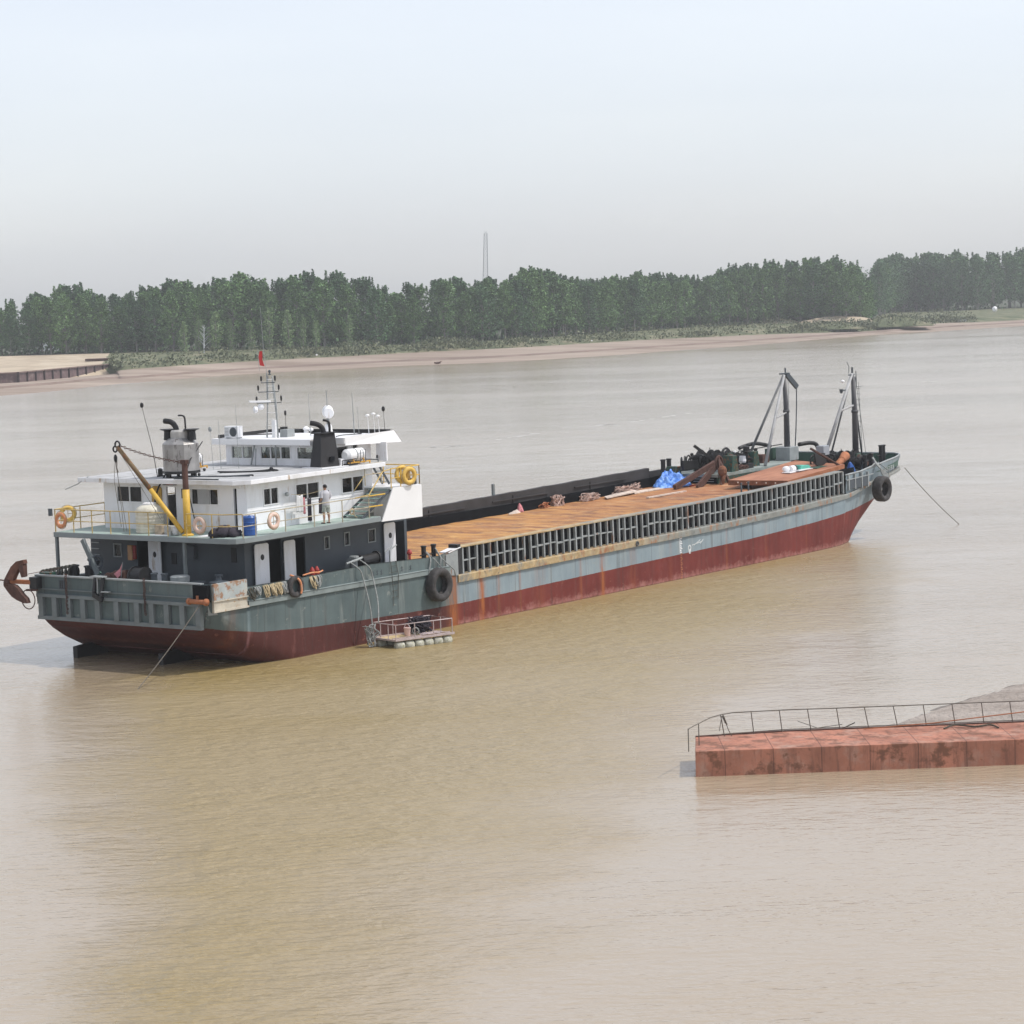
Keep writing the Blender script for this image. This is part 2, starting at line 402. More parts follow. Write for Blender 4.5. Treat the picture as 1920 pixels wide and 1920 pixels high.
# ================================================================== THE BARGE
B = 11.0
def sh(u): return 0.001*(u-18)**2 if u > 18 else 0.
ship = thing('cargo_barge', 'long grey and red cargo barge with white stern deckhouse and open brown deck', 'barge', (14, 5.5, -.168))
ZB = [(-17.1,2.0),(-16.9,1.72),(-15.8,1.02),(-14.4,.35),(-12.5,-.35),(-9,-1.3),(30,-1.4),(35,-1.2),(37.4,-.5),(39,.42),(40.8,1.2),(43,2.12),(45.4,3.05)]
VU = [(-17.1,.55),(-16.95,.22),(-16.6,.04),(-16.2,0),(35,0),(38,.12),(41,.42),(43.5,.92),(45,1.4),(45.4,1.75)]
VL = [(-17.1,.7),(-16.9,.4),(-16.5,.2),(-15,.08),(-12,0),(31,0),(34,.15),(36.5,.6),(38,.95),(41,1.3),(43.5,1.6),(45.4,2.0)]
PL = [(-17.1,2.1),(-16.3,1.9),(-14.3,1.56),(-11,1.32),(-7.85,1.17),(-3.5,1.03),(-.7,.99),(16,1.08),(25,1.12),(32,1.28),(36.5,1.47),(41,1.75),(46,2.1)]
WR = [(-17.1,3.9),(-15.3,3.82),(-15.0,3.56),(-13,3.52),(-7,3.55),(-3.2,3.38),(-2.2,3.36),(-1.4,3.5)]
def wrail(u):
    if u < -1.0: return lerp(WR, u)
    if u < 35.7: return 2.0 + sh(u)*.9
    return lerp([(35.7,3.62),(37.7,3.68),(39,3.80),(42,3.95),(45.4,4.05)], u)
RUST = [(.9,.22,1.,9),(-1.3,.35,.9,9),(10.8,.16,.9,9),(2.2,.12,.4,9),(8.9,.08,.5,9),(3.9,.06,.5,9),(13.5,.3,.25,9),(-15.9,.25,.18,.8),(22.5,.07,.4,9),(26.6,.1,.35,9),(31,.08,.4,9),(5.5,.5,.18,9),(17,.12,.2,9)]
def hull():
    us = list(np.arange(-17.1, -15, .1)) + list(np.arange(-15, -1.0, .15)) + [-1.001, -.999] + list(np.arange(-.9, 35.7, .12)) + [35.699, 35.701] + list(np.arange(35.8, 45.4, .2)) + [45.4]
    mb = MB(); rings = []; pl = []; rust = []; hz = []; fwd = []
    NV = 15
    for u in us:
        wr = wrail(u); zb = lerp(ZB, u); vu = lerp(VU, u); vl = lerp(VL, u); kn = 3.05 if u > 36 else 2.0
        side = []
        for i in range(NV):
            t = i/(NV-1); w = wr+(zb+lerp([(-16,.9),(-11,.75),(-6,.3),(34,.25)],u)-wr)*t
            f = max(0, min(1, (wr-w)/max(.01, wr-zb)))
            side.append((vu+(vl-vu)*f**1.3, w))
        rb = lerp([(-16,.9),(-11,.75),(-6,.3),(34,.25)], u)
        side = side[:-1]+[(vl+rb*(1-math.cos(a)), min(side[-2][1]-.01, zb+rb*(1-math.sin(a)))) for a in (0.05,.45,.85,1.2,1.5)]
        ring = [(u, v, w) for v, w in side] + [(u, B-v, w) for v, w in side[::-1]]
        rings.append(ring)
    n = len(rings[0])
    for r in rings: mb.add(r, [])
    for i in range(len(rings)-1):
        for k in range(n-1):
            a = i*n+k; mb.f.append([a, a+1, a+n+1, a+n]); mb.m.append(0)
    for r, off in ((0, 0), (len(rings)-1, (len(rings)-1)*n)):
        h = n//2
        for k in range(h-1): mb.f.append([off+k, off+k+1, off+n-2-k, off+n-1-k]); mb.m.append(0)
    for r in rings:
        for (u, v, w) in r:
            pl.append(w-lerp(PL, u)); hz.append(w+TRIM*u)
            s = 0
            for (uc, wd, am, ln) in RUST: s += am*math.exp(-((u-uc)/wd)**2)
            rust.append(min(1, s)); fwd.append(1.0 if u > -1.0 else 0.0)
    o = mb.build('hull', M_hull, ship, attrs=dict(pl=pl, rust=rust, hz=hz, fwd=fwd), fix=True, smooth=True)
    return o
H_ = hull()
# decks, inner faces of the bulwarks
mb = MB(); mb.prism([(-16.9,.6),(-16.2,.1),(-1.0,.1),(-1.0,B-.1),(-16.2,B-.1),(-16.9,B-.6)], 2.55, 2.62); mb.build('aft_deck', M_grey, ship)
mb = MB()
def offs(u, d): return lerp(VU, u)+d
for sgn in (0, 1):
    us = [-17.0,-16.8,-16.4,-15.3,-15.0,-12,-7,-3.2,-2.2,-1.4,-1.02]
    for a, b in zip(us, us[1:]):
        pts = []
        for u in (a, b):
            for d, w in ((.07, 2.6), (.07, wrail(u)-.01), (-.02, wrail(u)+.015)):
                v = offs(u, d); v = v if sgn == 0 else B-v
                pts.append((u, v, w))
        mb.add(pts, [(0,1,4,3),(1,2,5,4)])
mb.quad((-17.0,.6,2.6),(-17.0,B-.6,2.6),(-17.0,B-.6,3.88),(-17.0,.6,3.88))
mb.box(-17.16,-16.96,.6,B-.6,3.87,3.93)
mb.build('bulwark_cap', M_lgrey, ship)
# transom framing: vertical bars over recessed plates
mb = MB()
rec = [10.14,9.30,8.43,7.54,6.65,5.52,4.31,3.45,2.57,1.67,.77]
mb.box(-17.25,-17.05,.62,B-.62,2.98,3.12); mb.box(-17.22,-17.05,.62,B-.62,2.0,2.16)
for r in rec: mb.box(-17.26,-17.05,r-.16,r+.12,2.165,2.975)
mb.box(-17.16,-17.05,.6,B-.6,3.30,3.34)
mb.build('transom_frame', M_grey, ship)
mb = MB()
mb.box(-17.13,-17.09,8.72,9.05,3.35,3.75)
mb.build('transom_plate', M_slate, ship)
for r in [9.0,4.9,2.4]: MB().box(-17.13,-17.09,r-.02,r+.02,2.17,2.97).build('transom_seam', M_slate, ship)
# faded characters on the stern plate
mb = MB()
for i, vv in enumerate((8.95, 8.83)):
    for k in range(4): mb.box(-17.145,-17.135,vv-.045,vv+.02,3.42+.08*k,3.445+.08*k)
    mb.box(-17.145,-17.135,vv-.01,vv+.01,3.40,3.72)
mb.build('stern_marking', M_black, ship)
# skegs and rudders under the counter
for v in (4.15, 9.35):
    mb = MB(); mb.prismv([(-16.1,-1.2),(-16.1,.68),(-14.4,.78),(-13.9,-1.2)], v-.13, v+.13); mb.build('rudder', M_black, ship)
    mb = MB(); mb.prismv([(-14.2,-1.2),(-13.6,.25),(-9.0,.2),(-8.5,-1.2)], v-.55, v+.5); mb.build('skeg', M_black, ship)
# corner plate (rust patched) and rounded rollers at the near stern corner
mb = MB(); mb.prism([(-17.0,.02),(-15.1,-.07),(-15.1,.04),(-16.95,.2)], 3.22, 3.90); mb.build('corner_plate', paint('rusted_corner_plate', (.36,.40,.40), .6, .2, 1.3, rust=.22, rustcol=(.30,.17,.10), dirt=(.45,.42,.36)), ship)
mb = MB(); mb.prism([(-17.05,.0),(-15.05,-.13),(-15.1,.04),(-16.95,.2)], 3.17, 3.215); mb.prism([(-17.02,.02),(-15.05,-.10),(-15.1,.04),(-16.95,.2)], 2.72, 2.80); mb.prism([(-17.0,.04),(-15.1,-.05),(-15.1,.04),(-16.95,.2)], 2.80, 3.17)
mb.build('corner_band', paint('corner_band_paint', (.50,.46,.38), .6, .2, 2, rust=.16, rustcol=(.42,.22,.08)), ship)
mb = MB(); mb.box(-17.21,-17.0,.22,1.02,3.18,3.86); mb.build('fairlead_opening', M_recess, ship)
mb = MB(); mb.tube([(-17.33,.12,3.2),(-17.3,1.25,3.2)], .10, 12); mb.tube([(-17.3,.15,3.2),(-17.3,.24,3.2)], .15, 12); mb.tube([(-17.3,1.1,3.2),(-17.3,1.2,3.2)], .14, 12); mb.tube([(-17.28,.7,3.2),(-17.28,.7,3.45)], .06, 8)
mb.build('fairlead_roller', M_orange, ship, smooth=True)
# rub rails
mb = MB()
for sgn in (0,1):
    y = lambda v: v if sgn == 0 else B-v
    us = [-15.05,-13,-9,-5,-2.3,-1.5]
    for (w0, w1, d) in ((2.72,2.93,.09),(2.93,2.97,.11)):
        p = []
        for u in us:
            q = w0-.02*(u+15)*.35; 
            for vv, ww in ((.01,w0),(-d,w0+.02),(-d,w1),(.01,w1+.02)): p.append((u, y(vv), ww-.004*(u+15)*3))
        f = []
        for i in range(len(us)-1):
            for k in range(3): f.append((i*4+k,i*4+k+1,i*4+5+k,i*4+4+k))
        f += [(0,1,2,3), tuple(4*(len(us)-1)+k for k in range(4))]
        mb.add(p, f)
mb.build('aft_rub_rail', M_bandaft, ship)
mb = MB()
for sgn in (0,1):
    y = lambda v: v if sgn == 0 else B-v
    us = list(np.arange(-.9, 37.2, .6))+[37.6,39,40.5,42,43.5,44.6,45.3]
    p = []
    for i, u in enumerate(us):
        j = .012*math.sin(u*5.1)+.01*math.sin(u*11.7)
        s = sh(u)*.95; k0 = lerp([(-.9,1.97),(36,1.95),(39,2.35),(45.3,2.6)], u)+s*lerp([(36,1),(45,.75)],u); k1 = k0+lerp([(-.9,.36),(34,.33),(38,.2),(45.3,.16)], u)
        vo = lerp(VU, u)+(lerp(VL,u)-lerp(VU,u))*.12
        for vv, ww in ((vo+.03,k0),(vo-.10+j,k0+.01),(vo-.10+j,k1-.05),(vo-.07+j,k1),(vo+.38,k1+.005)): p.append((u, y(vv), ww))
    f = []
    for i in range(len(us)-1):
        for k in range(4): f.append((i*5+k,i*5+k+1,i*5+6+k,i*5+5+k))
    f += [(0,1,2,3,4), tuple(5*(len(us)-1)+k for k in range(5))]
    mb.add(p, f)
mb.build('rub_rail', M_band, ship)
# side structure of the cargo deck: dark recessed plating, ribs, rails
def wdk(u): return 3.05+sh(u)*.8
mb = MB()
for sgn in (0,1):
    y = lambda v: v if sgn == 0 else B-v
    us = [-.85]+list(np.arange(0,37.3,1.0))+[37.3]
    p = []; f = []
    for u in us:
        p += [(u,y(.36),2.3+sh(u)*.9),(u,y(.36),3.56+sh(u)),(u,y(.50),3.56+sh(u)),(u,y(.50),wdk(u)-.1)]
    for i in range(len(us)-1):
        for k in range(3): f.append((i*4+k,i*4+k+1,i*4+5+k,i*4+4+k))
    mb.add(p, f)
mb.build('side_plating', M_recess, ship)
us_r = [-.42+.535*i for i in range(68)]
def rib_mb(u, t=.05, lean=0.045):
    m = MB(); s = sh(u)
    w0 = 2.33+s*.85; w1 = 3.55+s
    # plate rib, tapering inwards at the foot, leaning slightly aft at the head
    q = [(u-t,.015,w0),(u+t,.015,w0),(u+t,.13,w0),(u-t,.13,w0),(u-t-lean,-.01,w1),(u+t-lean,-.01,w1),(u+t-lean,.13,w1),(u-t-lean,.13,w1)]
    m.add(q, [(3,2,1,0),(4,5,6,7),(0,1,5,4),(1,2,6,5),(2,3,7,6),(3,0,4,7)])
    return m
for i, u in enumerate(us_r):
    r_ = random.Random(i); rib_mb(u+r_.uniform(-.02,.02), .045+r_.uniform(-.006,.01), .045+r_.uniform(-.03,.03)).build('side_rib', M_rib, ship)
mb = MB(); rr = random.Random(3)
for u in us_r[:-1]:
    if rr.random() < .07: continue
    s = sh(u); dw = rr.uniform(-.05,.05); h = rr.uniform(.05,.085)
    MB().box(u+.03, u+.50, .03, .12, 2.93+s*.9+dw-h/2, 2.93+s*.9+dw+h/2).build('middle_rail', M_lgrey, ship)
mb = MB(); us = list(np.arange(-.6,35.7,.535))
p=[];f=[]
for i,u in enumerate(us):
    s=sh(u); j=.012*math.sin(u*3.7)
    p+=[(u,-.03+j,3.55+s),(u,-.03+j,3.60+s+j),(u,.5,3.61+s),(u,.5,3.57+s)]
for i in range(len(us)-1):
    for k in range(4): f.append((i*4+k,i*4+(k+1)%4,i*4+4+(k+1)%4,i*4+4+k))
f+=[(0,1,2,3),tuple(4*(len(us)-1)+k for k in range(4))]
mb.add(p,f); mb.build('top_rail', M_band, ship)
mb = MB(); mb.box(-.86,-.62,-.02,.5,2.34,3.72); mb.build('end_post', M_black, ship)
mb = MB(); mb.box(-1.0,-.87,.0,.5,2.0,3.36); mb.build('corner_bracket', M_lgrey, ship)
# near plates between tyre and ribs
mb = MB(); mb.prismv([(-1.75,3.33),(-1.0,3.46),(-.87,3.48),(-.87,2.3),(-1.75,2.4)], -.045, .0); mb.build('doubler_plate', M_lgrey, ship)
mb = MB(); mb.prismv([(-1.55,3.40),(-.65,3.56),(-.65,3.60),(-1.55,3.44)], -.06, .5); mb.build('white_cap', M_white, ship)
# cargo deck
mb = MB(); us = list(np.arange(-2.45,39,.5)); nv = 26
pts=[];f=[]
for u in us:
    for k in range(nv):
        v=.5+(10.15)*k/(nv-1); z=wdk(u)+.03*noise.noise(Vector((u*.5,v*.9,0)))+.012*math.sin(u*2*math.pi/.62)
        pts.append((u,v,z))
for i in range(len(us)-1):
    for k in range(nv-1): f.append((i*nv+k,(i+1)*nv+k,(i+1)*nv+k+1,i*nv+k+1))
mb.add(pts,f)
mb.add([(-2.45,.5,3.05),(-2.45,10.65,3.05),(-2.45,10.65,2.6),(-2.45,.5,2.6)],[(0,1,2,3)])
mb.build('cargo_deck', M_planks, ship)
# far side wall, stepped
mb = MB()
def ft(u): return lerp([(-2,3.92),(10,4.06),(20,4.16),(31.1,4.27)],u)
us=list(np.arange(-2,31.2,.6))+[31.2]
p=[];f=[]
for u in us:
    j=.02*math.sin(u*1.9)+.015*math.sin(u*4.3)
    t=ft(u)+j*.6
    p+=[(u,10.62+j,3.0+sh(u)*.8),(u,10.62+j*.5,t),(u,10.86,t+.01),(u,11.02,2.2)]
for i in range(len(us)-1):
    for k in range(3): f.append((i*4+k,i*4+k+1,i*4+5+k,i*4+4+k))
f+=[(0,1,2,3),tuple(4*(len(us)-1)+k for k in range(4))]
mb.add(p,f)
mb.box(31.2,35.5,10.62,10.9,3.1,4.08)
for u in np.arange(3,31,7.35): mb.box(u,u+.05,10.57,10.63,3.1,ft(u)-.15)
for a in (.5,8.2,15.8,23.5):
    mb.box(a,a+5.2,10.53,10.62,3.62+.01*a,3.68+.01*a)
mb.build('far_bulwark_wall', M_wallrust, ship)
mb=MB(); mb.box(16.35,16.5,10.9,11.02,2.6,4.72); mb.build('wall_post', M_grey, ship)
# foredeck
mb=MB(); mb.prism([(35.6,.5),(38,.5),(41,.8),(43.5,1.3),(45.3,2.0),(45.3,9.0),(43.5,9.7),(41,10.2),(35.6,10.5)],3.30,3.42); mb.build('fore_deck', M_grey, ship)
mb=MB(); mb.prism([(33.0,7.0),(41.5,7.0),(44.5,9.2),(43,9.9),(33.0,10.6)],3.62,3.80); mb.build('windlass_platform', paint('platform_paint',(.25,.29,.27),.6,.25,1.5,rust=.08,dirt=(.36,.37,.35)), ship)
mb=MB(); mb.prismv([(33.0,3.25),(41.5,3.42),(41.5,3.62),(33.0,3.62)],7.02,7.10); mb.build('platform_edge', M_green, ship)
mb=MB(); mb.box(33.08,33.2,7.1,10.6,3.2,3.62); mb.build('platform_recess', M_recess, ship)
mb=MB()
for w in (3.36,3.5): mb.box(32.96,33.02,7.3,8.7,w,w+.03); mb.box(32.96,33.02,9.1,10.4,w,w+.03)
mb.build('platform_bar', M_lgrey, ship)
# bow bulwarks
def rv(u): return lerp(VU,u)
mb=MB()
for sgn in (0,1):
    y=lambda v: v if sgn==0 else B-v
    us=[35.7,36.5,37.7,39,40.5,42,43.5,44.5,45.3]
    p=[];f=[]
    for u in us: p+=[(u,y(rv(u)+.07),3.4),(u,y(rv(u)+.07),wrail(u)-.02)]
    for i in range(len(us)-1): f.append((i*2,i*2+1,i*2+3,i*2+2))
    mb.add(p,f)
mb.quad((45.3,1.9,3.3),(45.3,B-1.9,3.3),(45.3,B-1.9,4.05),(45.3,1.9,4.05))
mb.build('bow_bulwark_lining', M_dgreen, ship)
mb=MB()
us=[35.7,36.5,37.7,39,40.5,42,43.5,44.6,45.25]
mb.tube([(u,rv(u)+.02,wrail(u)+.0) for u in us]+[(45.42,2.1,4.08),(45.42,B-2.1,4.08)]+[(u,B-rv(u)-.02,wrail(u)) for u in us[::-1]],.055,8)
mb.build('bow_rail_cap', M_lgrey, ship, smooth=True)
mb=MB()
for u in (36.0,36.75,37.55,38.3): mb.add([(u-.05,-.04,2.72),(u+.05,-.04,2.72),(u+.05,.1,2.72),(u-.05,.1,2.72),(u-.08,-.05,3.62),(u+.02,-.05,3.62),(u+.02,.1,3.62),(u-.08,.1,3.62)],[(3,2,1,0),(4,5,6,7),(0,1,5,4),(1,2,6,5),(2,3,7,6),(3,0,4,7)])
mb.prismv([(35.7,3.3),(38.9,3.40),(38.9,3.45),(35.7,3.35)],-.05,.02)
mb.build('bow_stiffener', M_lgrey, ship)
mb=MB()
for a,b in ((36.06,36.68),(36.85,37.4)): mb.box(a,b,-.02,.0,2.78,3.30)
mb.box(37.62,38.2,-.02,.0,2.8,3.35)
mb.build('bow_recess', M_slate, ship)
# faint characters near the bow
mb=MB(); rr=random.Random(11)
for i in range(5):
    u0=41.2+i*.42; v0=rv(u0)-.035
    for k in range(3): mb.box(u0-.11,u0+.11,rv(u0)-.03,rv(u0)-.02,3.35+.1*k,3.38+.1*k)
    mb.box(u0-.015+rr.uniform(-.06,.06),u0+.015+.03,rv(u0)-.03,rv(u0)-.02,3.3,3.62)
mb.build('bow_lettering', paint('faded_lettering',(.36,.38,.38),.7,.2,3), ship)
# draught marks and load line
mb=MB(); mbo=MB()
for k in range(26):
    w=2.0-.09*k; m_=mb if w>1.15 else mbo
    m_.box(17.95+.02*(k%2),18.05+.05*((k+1)%3),-.006,.0,w-.025,w+.02)
mb.box(17.90,17.94,-.006,.0,1.15,2.0)
mb.build('draught_mark', M_white, ship); mbo.build('draught_mark', M_orange, ship)
mb=MB(); mb.torus((18.85,-.004,1.33),.12,.035,VA,20,6,.15); mb.prismv([(18.72,1.24),(18.98,1.24),(18.92,1.02),(18.80,1.02)],-.007,-.001)
mb.prismv([(19.1,1.42),(20.1,1.52),(20.1,1.56),(19.1,1.46)],-.007,-.001); mb.prismv([(19.3,1.40),(19.9,1.62),(19.92,1.66),(19.3,1.45)],-.007,-.001)
mb.prismv([(19.9,1.42),(20.2,1.62),(20.16,1.64),(19.86,1.44)],-.007,-.001)
mb.build('load_line_mark', paint('worn_white_mark',(.60,.62,.62),.7,.2,6,rust=.12), ship)
mb=MB()
for i,(u,w) in enumerate([(-6.9,3.12),(-6.62,3.14),(-6.34,3.12),(-4.9,3.10),(-4.3,3.08)]):
    mb.prismv([(u-.09,w-.09),(u+.09,w-.07),(u+.09,w-.05),(u-.09,w-.07)],-.012,-.001); mb.prismv([(u-.07,w+.02),(u+.07,w+.04),(u+.07,w+.06),(u-.07,w+.04)],-.012,-.001); mb.prismv([(u-.01,w-.12),(u+.015,w-.12),(u+.015,w+.1),(u-.01,w+.1)],-.012,-.001)
mb.build('side_lettering', M_slate, ship)
# small fittings on the side
mb=MB(); mb.torus((5.9+7.9,-.12,2.12),.10,.03,VA,16,6); mb.build('mooring_ring', M_slate, ship)

# ------------------------------------------------------------------ deckhouses
def room_floor(name,u0,u1,v0,v1,w): MB().box(u0,u1,v0,v1,w-.04,w).build(name,M_dark,lower)
lower = None
# lower deckhouse
mb=MB(); D0=2.62; T0=5.34
aft_ops=[(7.21,8.0,2.8,5.14),(8.95,9.45,4.30,4.90)]
side_ops=[(-12.05,-11.07,2.8,5.08),(-10.34,-9.53,2.8,5.0),(-3.5,-2.68,2.8,5.0),(-8.3,-7.92,4.28,4.86),(-6.93,-6.55,4.28,4.90),(-5.3,-4.75,4.24,4.86)]
mb.wall('u',-13.4,-13.32,1.6,10.9,D0,T0,aft_ops); mb.wall('v',1.6,1.68,-13.32,-2.5,D0,T0,side_ops)
mb.wall('u',-2.58,-2.5,1.68,10.9,D0,T0); mb.wall('v',10.82,10.9,-13.32,-2.58,D0,T0)
lower=mb.build('lower_deckhouse', M_slate, ship)
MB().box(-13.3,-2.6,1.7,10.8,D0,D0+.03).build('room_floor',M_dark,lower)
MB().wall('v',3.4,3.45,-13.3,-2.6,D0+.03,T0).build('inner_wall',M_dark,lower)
def leaf(name,pts_uv,w0,w1,parent,mat=M_white,hole=True,side='v'):
    """open door leaf lying near a wall, with round port and hinges"""
    (u0,v0),(u1,v1)=pts_uv; d=Vector((u1-u0,v1-v0)); ln=d.length; d/=ln; nrm=Vector((d.y,-d.x)); t=.045
    def P(s,o,w): return (u0+d.x*s+nrm.x*o, v0+d.y*s+nrm.y*o, w)
    c=.07; poly=[(c,w0),(ln-c,w0),(ln,w0+c),(ln,w1-c),(ln-c,w1),(c,w1),(0,w1-c),(0,w0+c)]
    m=MB(); n=len(poly)
    m.add([P(s,0,w) for s,w in poly]+[P(s,t,w) for s,w in poly],[tuple(range(n)),tuple(range(n,2*n))[::-1]]+[(i,n+i,n+(i+1)%n,(i+1)%n) for i in range(n)])
    o=m.build(name,mat,parent)
    if hole:
        for oo in (-.012,):
            k=14; cx=ln*.52; cz=w0+(w1-w0)*.72; m=MB()
            m.add([P(cx+.10*math.cos(6.283*i/k),oo,cz+.13*math.sin(6.283*i/k)) for i in range(k)]+[P(cx+.10*math.cos(6.283*i/k),t+.012,cz+.13*math.sin(6.283*i/k)) for i in range(k)],[tuple(range(k)),tuple(range(k,2*k))[::-1]]+[(i,k+i,k+(i+1)%k,(i+1)%k) for i in range(k)])
            m.build('porthole',M_black,o)
    m=MB()
    for z in (.15,.55,.85):
        zz=w0+(w1-w0)*z; p=P(0,-.02,zz); q=P(.10,-.02,zz); m.bar(p,q,.03,.04)
    m.build('hinge',M_lgrey,o)
    return o
leaf('door',((-12.9,1.50),(-12.09,1.44)),2.95,5.03,ship).name='door'
leaf('door',((-11.05,1.50),(-10.37,1.46)),2.95,4.98,ship,hole=False)
leaf('door',((-4.28,1.50),(-3.54,1.46)),2.95,5.02,ship)
leaf('door',((-13.52,7.15),(-13.56,6.36)),2.95,5.12,ship)
mb=MB()
for i,w in enumerate(np.arange(3.8,5.2,.27)): mb.box(-13.43,-13.40,10.35,10.85,w,w+.04)
mb.build('louvre', M_lgrey, lower)
def framed(name,ax,p,a0,a1,w0,w1,parent,fm,t=.06,fw=.045,div=0,gm=None,out=-1):
    """window: frame, optional dividers, glass set back"""
    m=MB(); p0=p+out*.035; p1=p+t
    f=lambda q0,q1,x0,x1,z0,z1: m.box(q0,q1,x0,x1,z0,z1) if ax=='u' else m.box(x0,x1,q0,q1,z0,z1)
    f(p0,p1,a0,a0+fw,w0,w1); f(p0,p1,a1-fw,a1,w0,w1); f(p0,p1,a0+fw,a1-fw,w0,w0+fw); f(p0,p1,a0+fw,a1-fw,w1-fw,w1)
    for k in range(div):
        x=a0+(a1-a0)*(k+1)/(div+1); f(p0+.01,p1-.01,x-fw/2,x+fw/2,w0+fw,w1-fw)
    m.mi=1; q=p+t*.5; f(q,q+.008,a0+fw,a1-fw,w0+fw,w1-fw)
    return m.build(name,[fm,gm or M_glass],parent)
for a in side_ops[3:]: framed('window','v',1.6,a[0],a[1],a[2],a[3],lower,M_lgrey)
framed('window','u',-13.4,8.95,9.45,4.30,4.90,lower,M_lgrey)
mb=MB(); mb.box(-13.62,-13.41,4.35,4.85,4.40,4.98); mb.build('electric_box',M_slate,lower,bevel=.015)
mb=MB(); mb.box(-13.43,-13.40,2.05,2.35,4.3,4.95); mb.box(-13.43,-13.4,5.6,5.9,4.1,4.6); mb.build('vent_opening',M_black,lower)
mb=MB(); mb.box(-13.56,-13.42,8.18,8.44,4.20,4.86); mb.build('hose_box',paint('hose_box',(.55,.30,.15),.6,.2,4),lower,bevel=.01)
mb=MB(); mb.box(-13.50,-13.42,8.02,8.17,4.25,4.85); mb.build('red_panel',M_red,lower)
# walkway slab around the upper house
mb=MB(); WT=5.58; WB=5.36
slab=[(-15.5,.55),(-15.35,.22),(-15.0,0.03),(-14.6,-.0),(-6.2,0),(-6.2,1.6),(-4.8,1.6),(-4.8,11),(-15.5,11.0)]
mb.prism(slab,WB,WT); mb.build('walkway_slab', M_walkedge, ship, bevel=.012)
mb=MB(); mb.prism([(-15.44,.6),(-15.3,.3),(-15.0,.1),(-14.6,.06),(-6.2,.06),(-6.2,1.6),(-4.8,1.6),(-4.8,10.94),(-15.44,10.94)],WT,WT+.006); mb.build('walkway_floor', M_walk, ship)
for v in (3.22,): MB().box(-15.38,-15.26,v-.06,v+.06,2.6,WB).build('support_post',M_grey,ship)
mb=MB(); mb.bar((-15.9,8.75,5.36),(-15.9,7.75,3.6),.13,.2); mb.build('support_strut',M_grey,ship)
mb=MB(); mb.bar((-15.4,10.9,5.36),(-15.4,10.9,2.7),.12); mb.build('support_post',M_grey,ship)
# upper deckhouse
mb=MB(); RB=7.65
a_ops=[(7.5,9.08,6.74,7.48),(5.48,6.05,5.64,7.47),(2.93,4.56,6.72,7.44),(1.72,2.08,5.66,7.46)]
s_ops=[(-12.09,-11.11,6.60,7.35),(-10.02,-8.45,6.60,7.34),(-6.95,-5.43,6.62,7.34)]
mb.wall('u',-13.4,-13.3,1.9,9.9,WT,RB,a_ops)
mb.add([(-13.4,1.9,WT),(-13.1,1.6,WT),(-13.1,1.6,RB),(-13.4,1.9,RB),(-13.3,1.95,WT),(-13.05,1.68,WT),(-13.05,1.68,RB),(-13.3,1.95,RB)],[(0,1,2,3),(4,5,6,7)])
mb.wall('v',1.6,1.68,-13.1,-4.8,WT,RB,s_ops); mb.wall('u',-4.88,-4.8,1.68,9.9,WT,RB,[(3,5,6.6,7.3),(6,8,6.6,7.3)])
mb.wall('v',9.82,9.9,-13.3,-4.88,WT,RB,[(-12.4,-11.0,6.65,7.4),(-9.5,-8.0,6.65,7.4)])
upper=mb.build('upper_deckhouse',M_white,ship)
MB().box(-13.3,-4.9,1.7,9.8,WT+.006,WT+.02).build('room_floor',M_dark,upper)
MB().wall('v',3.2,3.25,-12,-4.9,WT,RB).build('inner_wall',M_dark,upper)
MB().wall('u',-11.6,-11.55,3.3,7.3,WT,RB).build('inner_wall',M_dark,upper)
for i,o_ in enumerate(s_ops): framed('window','v',1.6,o_[0],o_[1],o_[2],o_[3],upper,M_white2,div=1)
framed('window','u',-13.4,7.5,9.08,6.74,7.48,upper,M_white2,div=1)
framed('window','u',-13.4,2.93,4.56,6.72,7.44,upper,M_white2,div=2)
mb=MB(); mb.box(-13.44,-13.41,3.45,4.15,6.76,7.40); mb.build('window_blind',paint('grey_blind',(.34,.35,.36),.5,.1,3),upper)
# yellow closed door
mb=MB(); c=.1; poly=[(6.3+c,5.64),(6.9-c,5.64),(6.9,5.64+c),(6.9,7.49-c),(6.9-c,7.49),(6.3+c,7.49),(6.3,7.49-c),(6.3,5.64+c)]
n=len(poly); mb.add([(-13.45,x,y) for x,y in poly]+[(-13.41,x,y) for x,y in poly],[tuple(range(n)),tuple(range(n,2*n))]+[(i,n+i,n+(i+1)%n,(i+1)%n) for i in range(n)])
yd=mb.build('door',paint('mustard_door',(.42,.25,.04),.5,.2,2,dirt=(.52,.38,.2)),upper); yd['label']='mustard yellow door with round handle wheel'
mb=MB(); mb.torus((-13.47,6.6,6.75),.09,.018,UA,16,6); mb.build('door_handle',M_lgrey,yd)
mb=MB(); mb.box(-13.45,-13.41,5.40,6.20,7.545,7.62); sg=mb.build('name_board',M_black,upper)
mb=MB()
for i in range(5): mb.box(-13.457,-13.451,5.58+i*.085,5.63+i*.085,7.56,7.605)
mb.build('red_lettering',M_red,sg)
mb=MB(); mb.box(-13.58,-13.42,4.72,4.98,7.0,7.42); mb.build('speaker_box',M_black,upper,bevel=.02)
mb=MB(); mb.lathe((-10.75,1.50,6.98),[(.0,0),(.09,.02),(.09,.12),(.03,.16)],12,axis=-VA); mb.build('bulkhead_lamp',M_lgrey,upper)
mb=MB(); mb.lathe((-10.72,1.42,6.98),[(.0,0),(.05,.01),(.05,.05)],10,axis=-VA); mb.build('lamp_glass',M_black,upper)
# moulding under the windows
mb=MB(); mb.box(-13.08,-4.8,1.585,1.6,6.44,6.48); mb.build('wall_moulding',M_white2,upper)
